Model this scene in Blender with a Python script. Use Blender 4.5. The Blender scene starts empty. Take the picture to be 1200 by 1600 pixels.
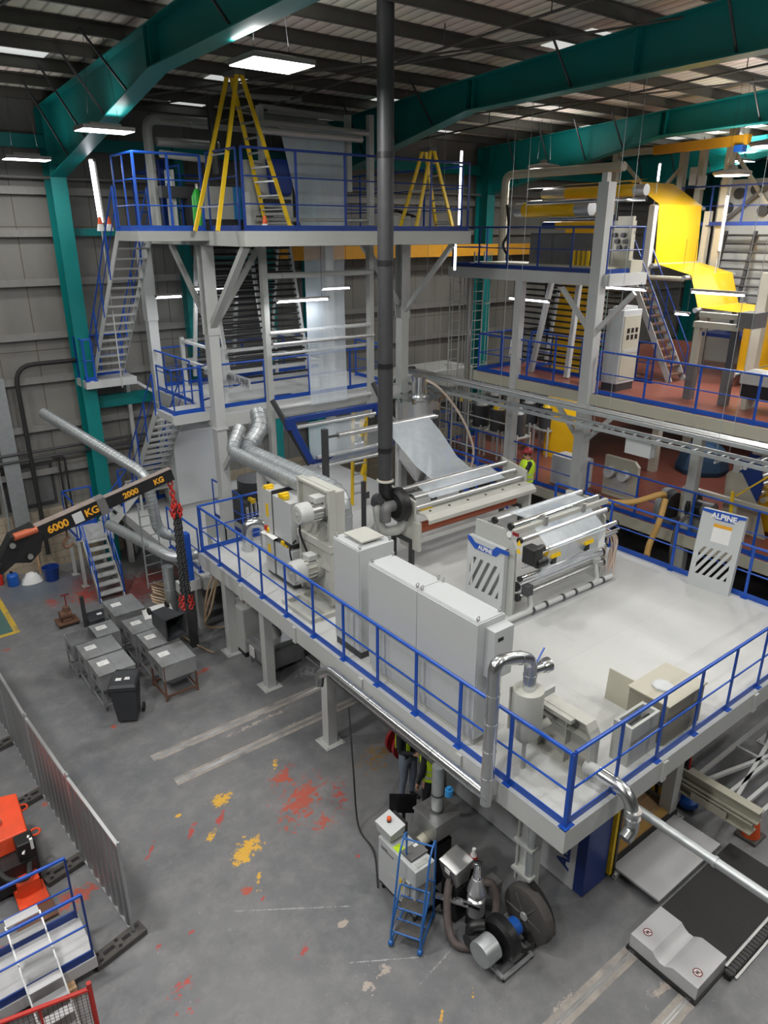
import bpy, math, random
from math import sin, cos, pi, radians, hypot
from mathutils import Vector, Matrix, Euler
random.seed(7)
SC = bpy.context.scene
COL = SC.collection

# ------------------------------------------------------------------ camera
FPX, HORIZON, CX, CY, CAM_Z = 1131.0, 361.0, 600.0, 800.0, 9.2
PITCH = math.atan((CY - HORIZON) / FPX)
AZ = radians(52.12)
cam_data = bpy.data.cameras.new('camera')
cam = bpy.data.objects.new('camera', cam_data)
COL.objects.link(cam)
cam_data.sensor_fit = 'VERTICAL'
cam_data.sensor_height = 36.0
cam_data.sensor_width = 27.0
cam_data.lens = 36.0 * FPX / 1600.0
cam_data.clip_end = 300
cam_data.clip_start = 0.05
cam.location = (0, 0, CAM_Z)
cam.rotation_euler = Euler((pi / 2 - PITCH, 0, AZ - pi / 2), 'XYZ')
SC.camera = cam

# ------------------------------------------------------------------ exposure, world, lamps' strength
SC.view_settings.view_transform = 'Standard'
SC.view_settings.look = 'None'
SC.view_settings.gamma = 1
SC.view_settings.use_curve_mapping = False
SC.view_settings.exposure = 0.0
LAMP_W = 230.0
UPLIGHT = 0.22
TUBE_E = 7.0
world = bpy.data.worlds.new('hall_air')
SC.world = world
world.use_nodes = True
world.node_tree.nodes['Background'].inputs[0].default_value = (0.8, 0.9, 1.0, 1)
world.node_tree.nodes['Background'].inputs[1].default_value = 0.3
SC.cycles.max_bounces = 8
SC.cycles.diffuse_bounces = 4
SC.cycles.transparent_max_bounces = 16
SC.cycles.sample_clamp_indirect = 4.0

# ------------------------------------------------------------------ pixel + known plane -> point of the hall
def ray(u, v):
    x = (u - CX) / FPX; y = -(v - CY) / FPX
    fwd = cos(PITCH) + y * sin(PITCH); up = -sin(PITCH) + y * cos(PITCH)
    c, s = cos(AZ), sin(AZ)
    return Vector((fwd * c + x * s, fwd * s - x * c, up))
def at_z(u, v, z):
    d = ray(u, v); return Vector((0, 0, CAM_Z)) + d * ((z - CAM_Z) / d.z)
def at_x(u, v, x):
    d = ray(u, v); return Vector((0, 0, CAM_Z)) + d * (x / d.x)
def at_y(u, v, y):
    d = ray(u, v); return Vector((0, 0, CAM_Z)) + d * (y / d.y)
def height(u, v, x, y):
    d = ray(u, v); return CAM_Z + d.z * hypot(x, y) / hypot(d.x, d.y)

# ------------------------------------------------------------------ materials
M = {}
def nodes_of(name):
    m = bpy.data.materials.new(name); m.use_nodes = True
    nt = m.node_tree
    return m, nt, nt.nodes['Principled BSDF']
def link(nt, a, b): nt.links.new(a, b)
def mat(key, col, rough=0.5, metal=0.0, vary=0.08, scale=6.0, bump=0.0, bscale=40.0, spec=0.5, dirt=None, dirt_amt=0.0, stretch=None):
    m, nt, p = nodes_of(key)
    p.inputs['Roughness'].default_value = rough
    p.inputs['Metallic'].default_value = metal
    p.inputs['Specular IOR Level'].default_value = spec
    tc = nt.nodes.new('ShaderNodeTexCoord')
    src = tc.outputs['Object']
    if stretch:
        mp = nt.nodes.new('ShaderNodeMapping'); mp.inputs['Scale'].default_value = stretch
        link(nt, src, mp.inputs[0]); src = mp.outputs[0]
    n = nt.nodes.new('ShaderNodeTexNoise')
    n.inputs['Scale'].default_value = scale; n.inputs['Detail'].default_value = 5
    link(nt, src, n.inputs['Vector'])
    mx = nt.nodes.new('ShaderNodeMix'); mx.data_type = 'RGBA'
    link(nt, n.outputs['Fac'], mx.inputs[0])
    mx.inputs[6].default_value = tuple(max(0, c * (1 - vary)) for c in col) + (1,)
    mx.inputs[7].default_value = tuple(min(1, c * (1 + vary)) for c in col) + (1,)
    out = mx.outputs[2]
    if dirt:
        n2 = nt.nodes.new('ShaderNodeTexNoise'); n2.inputs['Scale'].default_value = scale * 0.45; n2.inputs['Detail'].default_value = 8
        link(nt, src, n2.inputs['Vector'])
        rp = nt.nodes.new('ShaderNodeMapRange'); rp.inputs[1].default_value = 0.48; rp.inputs[2].default_value = 0.7
        rp.inputs[3].default_value = 0; rp.inputs[4].default_value = dirt_amt
        link(nt, n2.outputs['Fac'], rp.inputs[0])
        m2 = nt.nodes.new('ShaderNodeMix'); m2.data_type = 'RGBA'
        link(nt, rp.outputs[0], m2.inputs[0]); link(nt, out, m2.inputs[6]); m2.inputs[7].default_value = tuple(dirt) + (1,)
        out = m2.outputs[2]
    link(nt, out, p.inputs['Base Color'])
    if bump:
        n3 = nt.nodes.new('ShaderNodeTexNoise'); n3.inputs['Scale'].default_value = bscale
        link(nt, src, n3.inputs['Vector'])
        b = nt.nodes.new('ShaderNodeBump'); b.inputs['Strength'].default_value = bump; b.inputs['Distance'].default_value = 0.02
        link(nt, n3.outputs['Fac'], b.inputs['Height']); link(nt, b.outputs[0], p.inputs['Normal'])
    M[key] = m
    return m
def glow(key, col, strength):
    m, nt, p = nodes_of(key)
    p.inputs['Base Color'].default_value = tuple(col) + (1,)
    p.inputs['Emission Color'].default_value = tuple(col) + (1,)
    p.inputs['Emission Strength'].default_value = strength
    M[key] = m
def film(key, col, alpha, rough=0.25, trans=0.0):
    m, nt, p = nodes_of(key)
    p.inputs['Base Color'].default_value = tuple(col) + (1,)
    p.inputs['Roughness'].default_value = rough
    p.inputs['Alpha'].default_value = alpha
    tc = nt.nodes.new('ShaderNodeTexCoord')
    mp = nt.nodes.new('ShaderNodeMapping'); mp.inputs['Scale'].default_value = (6, 6, 0.5)
    link(nt, tc.outputs['Object'], mp.inputs[0])
    n = nt.nodes.new('ShaderNodeTexNoise'); n.inputs['Scale'].default_value = 1.2; n.inputs['Detail'].default_value = 3
    link(nt, mp.outputs[0], n.inputs['Vector'])
    b = nt.nodes.new('ShaderNodeBump'); b.inputs['Strength'].default_value = 0.25; b.inputs['Distance'].default_value = 0.03
    link(nt, n.outputs['Fac'], b.inputs['Height']); link(nt, b.outputs[0], p.inputs['Normal'])
    rp = nt.nodes.new('ShaderNodeMapRange'); rp.inputs[3].default_value = alpha * 0.85; rp.inputs[4].default_value = min(1, alpha * 1.15)
    link(nt, n.outputs['Fac'], rp.inputs[0]); link(nt, rp.outputs[0], p.inputs['Alpha'])
    M[key] = m

mat('blue', (0.008, 0.070, 0.40), 0.38, vary=0.12)
mat('navy', (0.008, 0.035, 0.20), 0.4, vary=0.15)
mat('ladder_blue', (0.02, 0.13, 0.42), 0.4)
mat('white_steel', (0.50, 0.51, 0.50), 0.45, vary=0.05, scale=2)
mat('grey_steel', (0.42, 0.43, 0.41), 0.5, vary=0.06, scale=2)
mat('cabinet', (0.50, 0.52, 0.525), 0.42, vary=0.03, scale=1.5)
mat('beige', (0.47, 0.47, 0.43), 0.48, vary=0.05, scale=2.5)
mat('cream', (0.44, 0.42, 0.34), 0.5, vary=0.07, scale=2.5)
mat('galv', (0.46, 0.49, 0.50), 0.42, 0.7, vary=0.16, scale=9)
mat('duct', (0.62, 0.64, 0.65), 0.22, 0.95, vary=0.12, scale=9)
mat('stainless', (0.48, 0.48, 0.47), 0.34, 0.85, vary=0.16, scale=5)
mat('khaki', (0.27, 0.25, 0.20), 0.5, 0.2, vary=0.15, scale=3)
mat('hopper_steel', (0.40, 0.41, 0.42), 0.45, 0.6, vary=0.2, scale=5, dirt=(0.12, 0.09, 0.07), dirt_amt=0.35)
mat('chrome', (0.80, 0.81, 0.82), 0.14, 1.0, vary=0.05)
mat('alu', (0.68, 0.69, 0.70), 0.3, 0.8, vary=0.06)
mat('roller', (0.62, 0.63, 0.63), 0.28, 0.7, vary=0.06)
mat('dark_steel', (0.055, 0.056, 0.06), 0.5, 0.3, vary=0.2)
mat('grey_dark', (0.13, 0.13, 0.13), 0.55, 0.1, vary=0.2)
mat('black', (0.010, 0.010, 0.011), 0.42, vary=0.3)
mat('rubber', (0.018, 0.018, 0.018), 0.7, vary=0.3, scale=12)
mat('rubber_grey', (0.07, 0.065, 0.06), 0.75, vary=0.25, scale=12)
mat('hose', (0.11, 0.09, 0.085), 0.5, vary=0.2, scale=14)
mat('hose_beige', (0.42, 0.31, 0.20), 0.5, vary=0.15)
mat('bin_grey', (0.035, 0.037, 0.042), 0.5, vary=0.2)
mat('yellow', (0.80, 0.52, 0.01), 0.4, vary=0.08)
mat('yellow_film', (0.74, 0.43, 0.010), 0.3, vary=0.05, scale=1.2)
mat('crane_orange', (0.72, 0.34, 0.02), 0.45, vary=0.1)
mat('orange', (0.75, 0.10, 0.015), 0.5)
mat('red', (0.50, 0.022, 0.015), 0.45, vary=0.15, dirt=(0.09, 0.05, 0.04), dirt_amt=0.3)
mat('red_dark', (0.22, 0.01, 0.012), 0.45, vary=0.2)
mat('red_orange', (0.72, 0.07, 0.02), 0.45, vary=0.15, dirt=(0.12, 0.06, 0.04), dirt_amt=0.3)
mat('copper', (0.42, 0.10, 0.045), 0.35, 0.1, vary=0.2, scale=3, stretch=(1, 6, 6))
mat('rust', (0.13, 0.065, 0.04), 0.8, vary=0.4, scale=9)
mat('teal', (0.0, 0.185, 0.18), 0.42, vary=0.12, scale=1.5)
mat('green', (0.02, 0.38, 0.03), 0.4)
mat('purlin', (0.085, 0.082, 0.07), 0.55, 0.3, vary=0.15)
mat('girt', (0.24, 0.235, 0.22), 0.55, 0.2, vary=0.15)
mat('paper', (0.75, 0.75, 0.74), 0.8, vary=0.02)
mat('white_plate', (0.50, 0.50, 0.51), 0.4, vary=0.04, scale=1.3, dirt=(0.4, 0.39, 0.38), dirt_amt=0.35)
mat('red_floor', (0.21, 0.066, 0.045), 0.3, vary=0.18, scale=1.0, dirt=(0.28, 0.12, 0.09), dirt_amt=0.5)
mat('hivis', (0.55, 0.80, 0.02), 0.6, vary=0.05)
mat('reflective', (0.55, 0.56, 0.56), 0.35, 0.3)
mat('skin', (0.48, 0.27, 0.19), 0.55)
mat('jeans', (0.15, 0.18, 0.23), 0.8, vary=0.2, scale=20)
mat('dark_cloth', (0.012, 0.013, 0.018), 0.8, vary=0.3)
mat('shoe', (0.012, 0.011, 0.011), 0.5)
mat('hair', (0.03, 0.02, 0.014), 0.6)
mat('wood', (0.48, 0.31, 0.17), 0.6, vary=0.25, scale=3, stretch=(1, 8, 8), dirt=(0.10, 0.07, 0.05), dirt_amt=0.5)
mat('wood_orange', (0.55, 0.33, 0.10), 0.55, vary=0.15, stretch=(1, 8, 8))
mat('tube_pink', (0.62, 0.50, 0.42), 0.4)
mat('worn', (0.22, 0.18, 0.16), 0.55, vary=0.3)
mat('blue_plastic', (0.01, 0.10, 0.45), 0.45)
mat('sky_blue', (0.03, 0.24, 0.55), 0.45)
mat('lamp_grey', (0.22, 0.21, 0.2), 0.5)
mat('tarp', (0.02, 0.06, 0.12), 0.7, vary=0.3)
mat('sheet_metal', (0.30, 0.305, 0.31), 0.42, 0.55, vary=0.15, scale=3, stretch=(3, 3, 0.4))
mat('screen', (0.006, 0.006, 0.008), 0.25)
glow('lamp_glow', (1.0, 0.99, 0.96), 9.0)
glow('tube_glow', (0.93, 0.93, 1.0), TUBE_E)
glow('green_led', (0.05, 1.0, 0.3), 2.0)
glow('rooflight', (0.9, 0.93, 0.9), 0.55)
film('clear_film', (0.78, 0.86, 0.93), 0.46, 0.2)
film('clear_film_thin', (0.82, 0.86, 0.88), 0.30, 0.2)

# ------------------------------------------------------------------ mesh builder
class MB:
    def __init__(self): self.v = []; self.f = []
    def quad(self, *pts):
        i = len(self.v); self.v += [Vector(p) for p in pts]; self.f.append(tuple(range(i, i + len(pts)))); return self
    def box(self, x0, y0, z0, x1, y1, z1):
        if x0 > x1: x0, x1 = x1, x0
        if y0 > y1: y0, y1 = y1, y0
        if z0 > z1: z0, z1 = z1, z0
        j = [random.uniform(0.0001, 0.0008) for _ in range(6)]
        x0 -= j[0]; y0 -= j[1]; z0 -= j[2] * .3; x1 += j[3]; y1 += j[4]; z1 += j[5] * .3
        i = len(self.v)
        self.v += [Vector((x, y, z)) for z in (z0, z1) for (x, y) in ((x0, y0), (x1, y0), (x1, y1), (x0, y1))]
        self.f += [tuple(i + k for k in q) for q in ((3, 2, 1, 0), (4, 5, 6, 7), (0, 1, 5, 4), (1, 2, 6, 5), (2, 3, 7, 6), (3, 0, 4, 7))]
        return self
    def hexa(self, b, t):
        i = len(self.v); self.v += [Vector(p) for p in list(b) + list(t)]
        self.f += [tuple(i + k for k in q) for q in ((3, 2, 1, 0), (4, 5, 6, 7), (0, 1, 5, 4), (1, 2, 6, 5), (2, 3, 7, 6), (3, 0, 4, 7))]
        return self
    def bar(self, p, q, w, h=None, up=(0, 0, 1)):
        h = w if h is None else h
        p = Vector(p); q = Vector(q); d = (q - p).normalized(); u = Vector(up)
        if abs(d.dot(u)) > 0.98: u = Vector((0, 1, 0))
        s = d.cross(u).normalized() * (w / 2); t = s.cross(d).normalized() * (h / 2)
        return self.hexa([p - s - t, p + s - t, p + s + t, p - s + t], [q - s - t, q + s - t, q + s + t, q - s + t])
    def _frame(self, d):
        u = Vector((0, 0, 1)) if abs(d.z) < 0.9 else Vector((1, 0, 0))
        a = d.cross(u).normalized(); return a, a.cross(d).normalized()
    def cyl(self, p, q, r, r2=None, n=14, cap=True):
        r2 = r if r2 is None else r2
        p = Vector(p); q = Vector(q); d = (q - p).normalized(); a, b = self._frame(d)
        i = len(self.v)
        for c, rr in ((p, r), (q, r2)):
            for k in range(n):
                t = 2 * pi * k / n; self.v.append(c + a * (rr * cos(t)) + b * (rr * sin(t)))
        for k in range(n):
            k2 = (k + 1) % n; self.f.append((i + k, i + n + k, i + n + k2, i + k2))
        if cap: self.f.append(tuple(i + k for k in range(n))); self.f.append(tuple(i + n + k for k in reversed(range(n))))
        return self
    def lathe(self, p, q, prof, n=20):
        # prof: (distance along p->q, radius)
        p = Vector(p); d = (Vector(q) - p).normalized(); a, b = self._frame(d)
        i = len(self.v)
        for (s, r) in prof:
            for k in range(n):
                t = 2 * pi * k / n; self.v.append(p + d * s + a * (r * cos(t)) + b * (r * sin(t)))
        for j in range(len(prof) - 1):
            for k in range(n):
                k2 = (k + 1) % n
                self.f.append((i + j * n + k, i + (j + 1) * n + k, i + (j + 1) * n + k2, i + j * n + k2))
        if prof[0][1] > 1e-4: self.f.append(tuple(i + k for k in range(n)))
        if prof[-1][1] > 1e-4: self.f.append(tuple(i + (len(prof) - 1) * n + k for k in reversed(range(n))))
        return self
    def tube(self, path, r, n=10, closed=False, cap=True):
        P = [Vector(p) for p in path]; m = len(P); i = len(self.v); prev = None
        for j in range(m):
            if closed: d = (P[(j + 1) % m] - P[j - 1]).normalized()
            else: d = (P[min(j + 1, m - 1)] - P[max(j - 1, 0)]).normalized()
            if prev is None: a, b = self._frame(d)
            else:
                a = (prev - d * prev.dot(d))
                a = a.normalized() if a.length > 1e-6 else self._frame(d)[0]
                b = a.cross(d).normalized()
            prev = a
            rr = r[j] if isinstance(r, (list, tuple)) else r
            k_ = 1.0
            if not closed and 0 < j < m - 1:
                c = (P[j] - P[j - 1]).normalized().dot((P[j + 1] - P[j]).normalized()); k_ = 1.0
            for k in range(n):
                t = 2 * pi * k / n; self.v.append(P[j] + a * (rr * cos(t)) + b * (rr * sin(t)))
        for j in range(m if closed else m - 1):
            j2 = (j + 1) % m
            for k in range(n):
                k2 = (k + 1) % n
                self.f.append((i + j * n + k, i + j2 * n + k, i + j2 * n + k2, i + j * n + k2))
        if cap and not closed: self.f.append(tuple(i + k for k in range(n))); self.f.append(tuple(i + (m - 1) * n + k for k in reversed(range(n))))
        return self
    def prism(self, poly, a, b):
        # poly: list of 3-D points, extruded by vector b-a given as two offsets
        a = Vector(a); b = Vector(b); n = len(poly); i = len(self.v)
        self.v += [Vector(p) + a for p in poly] + [Vector(p) + b for p in poly]
        self.f.append(tuple(i + k for k in reversed(range(n)))); self.f.append(tuple(i + n + k for k in range(n)))
        for k in range(n):
            k2 = (k + 1) % n; self.f.append((i + k, i + k2, i + n + k2, i + n + k))
        return self
    def grid(self, rows):
        n = len(rows[0]); i = len(self.v)
        for r in rows: self.v += [Vector(p) for p in r]
        for j in range(len(rows) - 1):
            for k in range(n - 1):
                self.f.append((i + j * n + k, i + j * n + k + 1, i + (j + 1) * n + k + 1, i + (j + 1) * n + k))
        return self
    def xform(self, mtx, start=0):
        for k in range(start, len(self.v)): self.v[k] = mtx @ self.v[k]
        return self
    def build(self, name, m, parent=None, smooth=True, bevel=0.0, **props):
        me = bpy.data.meshes.new(name)
        off = Vector((0, 0, 0)); o_ = parent
        base = parent.get('_base') if parent is not None else None
        if base is not None: off = Vector(base)
        me.from_pydata([v - off for v in self.v], [], self.f)
        me.validate()
        import bmesh
        bm = bmesh.new(); bm.from_mesh(me); bmesh.ops.recalc_face_normals(bm, faces=bm.faces[:]); bm.to_mesh(me); bm.free()
        if smooth:
            me.shade_smooth(); me.set_sharp_from_angle(angle=radians(35))
        me.materials.append(M[m] if isinstance(m, str) else m)
        o = bpy.data.objects.new(name, me); COL.objects.link(o)
        if parent is not None: o.parent = parent
        if base is not None: o['_base'] = base
        if bevel:
            bv = o.modifiers.new('edge', 'BEVEL'); bv.width = bevel; bv.segments = 2; bv.limit_method = 'ANGLE'; bv.angle_limit = radians(40)
        for k, v in props.items(): o[k] = v
        return o

def thing(name, loc, label, cat, group=None):
    o = bpy.data.objects.new(name, None); COL.objects.link(o)
    o.location = loc; o.empty_display_size = 0.1
    o['label'] = label; o['category'] = cat; o['_base'] = tuple(loc)
    if group: o['group'] = group
    return o
def tag(o, label, cat, group=None):
    o['label'] = label; o['category'] = cat
    if group: o['group'] = group
    return o
def single(name, mb, m, label, cat, group=None, **kw):
    return tag(mb.build(name, m, None, **kw), label, cat, group)
def struct(name, mb, m, parent=None, **kw):
    o = mb.build(name, m, parent, **kw)
    if parent is None: o['kind'] = 'structure'
    return o
def struct_root(name, loc=(0, 0, 0)):
    o = bpy.data.objects.new(name, None); COL.objects.link(o); o.location = loc; o['_base'] = tuple(loc); o['kind'] = 'structure'
    return o
def kids(o): return [c for c in COL.objects if c.parent == o]
def copy_tree(o, delta, label=None, group=None, rotz=None):
    c = o.copy(); COL.objects.link(c)
    c.location = o.location + Vector(delta)
    if rotz is not None: c.rotation_euler = (0, 0, rotz)
    if label: c['label'] = label
    if group: c['group'] = group
    def rec(src, dst):
        for ch in src.children:
            d = ch.copy(); COL.objects.link(d); d.parent = dst
            rec(ch, d)
    rec(o, c)
    return c
def text(name, body, pos, xdir, ydir, size, m, parent=None, bold=0.0, align='CENTER', extrude=0.001, spacing=1.0, sx=1.0):
    cu = bpy.data.curves.new(name, 'FONT'); cu.body = body; cu.size = size; cu.align_x = align; cu.align_y = 'CENTER'
    cu.offset = bold; cu.extrude = extrude; cu.space_character = spacing
    cu.materials.append(M[m])
    o = bpy.data.objects.new(name, cu); COL.objects.link(o)
    x = Vector(xdir).normalized(); y = Vector(ydir); y = (y - x * y.dot(x)).normalized(); z = x.cross(y)
    mt = Matrix((x * sx, y, z)).transposed().to_4x4()
    off = Vector(parent['_base']) if parent is not None and parent.get('_base') is not None else Vector((0, 0, 0))
    mt.translation = Vector(pos) - off
    o.matrix_local = mt
    if parent is not None: o.parent = parent; o.matrix_parent_inverse = Matrix(); o.matrix_local = mt
    return o
def arc(c, a, b, r, t0, t1, n=8):
    c = Vector(c); a = Vector(a); b = Vector(b)
    return [c + a * (r * cos(radians(t0 + (t1 - t0) * k / n))) + b * (r * sin(radians(t0 + (t1 - t0) * k / n))) for k in range(n + 1)]
def spline(pts, n=8):
    P = [Vector(p) for p in pts]; P = [P[0] * 2 - P[1]] + P + [P[-1] * 2 - P[-2]]; out = []
    for i in range(1, len(P) - 2):
        for k in range(n):
            t = k / n; a, b, c, d = P[i - 1], P[i], P[i + 1], P[i + 2]
            out.append(0.5 * ((2 * b) + (c - a) * t + (2 * a - 5 * b + 4 * c - d) * t * t + (3 * b - a - 3 * c + d) * t ** 3))
    out.append(P[-2]); return out
def bent(pts, r=0.1, n=5):
    # polyline with rounded corners
    P = [Vector(p) for p in pts]; out = [P[0]]
    for i in range(1, len(P) - 1):
        a = (P[i - 1] - P[i]); b = (P[i + 1] - P[i]); rr = min(r, a.length * 0.45, b.length * 0.45)
        s = P[i] + a.normalized() * rr; e = P[i] + b.normalized() * rr
        for k in range(n + 1):
            t = k / n; out.append(s * (1 - t) ** 2 + P[i] * (2 * t * (1 - t)) + e * t * t)
    out.append(P[-1]); return out

def guardrail(pts, z, label, group=None, h=1.1, step=1.0, rails=1, toe=0.11, m='blue', closed=False, w=0.055, r=0.026, posts=None, name='guardrail'):
    P = [Vector((p[0], p[1], z)) for p in pts]
    t = thing(name, P[0], label, 'railing', group)
    up = Vector((0, 0, h))
    MB().tube(bent([p + up for p in P], 0.04, 2), r, 8).build('handrail', m, t)
    for k in range(rails):
        hh = Vector((0, 0, h * (k + 1) / (rails + 1)))
        MB().tube(bent([p + hh for p in P], 0.03, 2), r * 0.6, 6).build('mid_rail', m, t)
    if toe:
        b = MB()
        for a, c in zip(P, P[1:]): b.bar(a + Vector((0, 0, toe / 2)), c + Vector((0, 0, toe / 2)), 0.012, toe)
        b.build('toe_board', m, t, smooth=False)
    done = []
    for a, c in zip(P, P[1:]):
        n = max(1, round((c - a).length / step)); d = (c - a).normalized()
        for k in range(n + 1):
            q = a + (c - a) * (k / n)
            if any((q - e).length < 0.12 for e in done): continue
            done.append(q)
            s = d.cross(Vector((0, 0, 1)))
            mb = MB().bar(q, q + up, w, 0.014, up=d.cross(Vector((0, 0, 1)))) if False else MB()
            mb.hexa([q - d * w / 2 - s * 0.01, q + d * w / 2 - s * 0.01, q + d * w / 2 + s * 0.01, q - d * w / 2 + s * 0.01],
                    [q - d * w / 2 - s * 0.01 + up, q + d * w / 2 - s * 0.01 + up, q + d * w / 2 + s * 0.01 + up, q - d * w / 2 + s * 0.01 + up])
            mb.box(q.x - 0.06, q.y - 0.06, z, q.x + 0.06, q.y + 0.06, z + 0.012)
            mb.build('post', m, t, smooth=False)
    return t

def stair(p0, p1, width, n, label, m='white_steel', side=(0, 1, 0), rail=(True, True), rm='blue', tread_m=None, name='staircase', treadw=0.24, group=None, railh=0.95, str_h=0.2):
    """p0 foot centre, p1 top centre; side = unit vector across"""
    p0 = Vector(p0); p1 = Vector(p1); s = Vector(side).normalized() * (width / 2)
    t = thing(name, p0, label, 'stairs', group)
    run = Vector((p1.x - p0.x, p1.y - p0.y, 0)); rd = run.normalized() if run.length > 1e-4 else Vector((1, 0, 0))
    for sg in (-1, 1):
        MB().bar(p0 + s * sg, p1 + s * sg, 0.02, str_h).build('stringer', m, t, smooth=False)
    for k in range(n):
        c = p0 + (p1 - p0) * ((k + 1) / (n + 0.4))
        mb = MB(); a = c - s * 0.98; b = c + s * 0.98; hw = rd * (treadw / 2)
        mb.hexa([a - hw - Vector((0, 0, .035)), b - hw - Vector((0, 0, .035)), b + hw - Vector((0, 0, .035)), a + hw - Vector((0, 0, .035))], [a - hw, b - hw, b + hw, a + hw])
        mb.build('tread', tread_m or m, t, smooth=False)
    for sg, on in zip((-1, 1), rail):
        if not on: continue
        up = Vector((0, 0, railh)); o = s * sg * 1.04
        MB().tube([p0 + o + up * 0.15, p0 + o + up, p1 + o + up], 0.02, 8).build('handrail', rm, t)
        MB().tube([p0 + o + up * 0.5, p1 + o + up * 0.5], 0.013, 6).build('mid_rail', rm, t)
        k = max(2, int((p1 - p0).length / 1.2))
        for j in range(k + 1):
            q = p0 + (p1 - p0) * (j / k) + o
            MB().bar(q - Vector((0, 0, 0.1)), q + up, 0.04, 0.02).build('post', rm, t, smooth=False)
    return t
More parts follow.
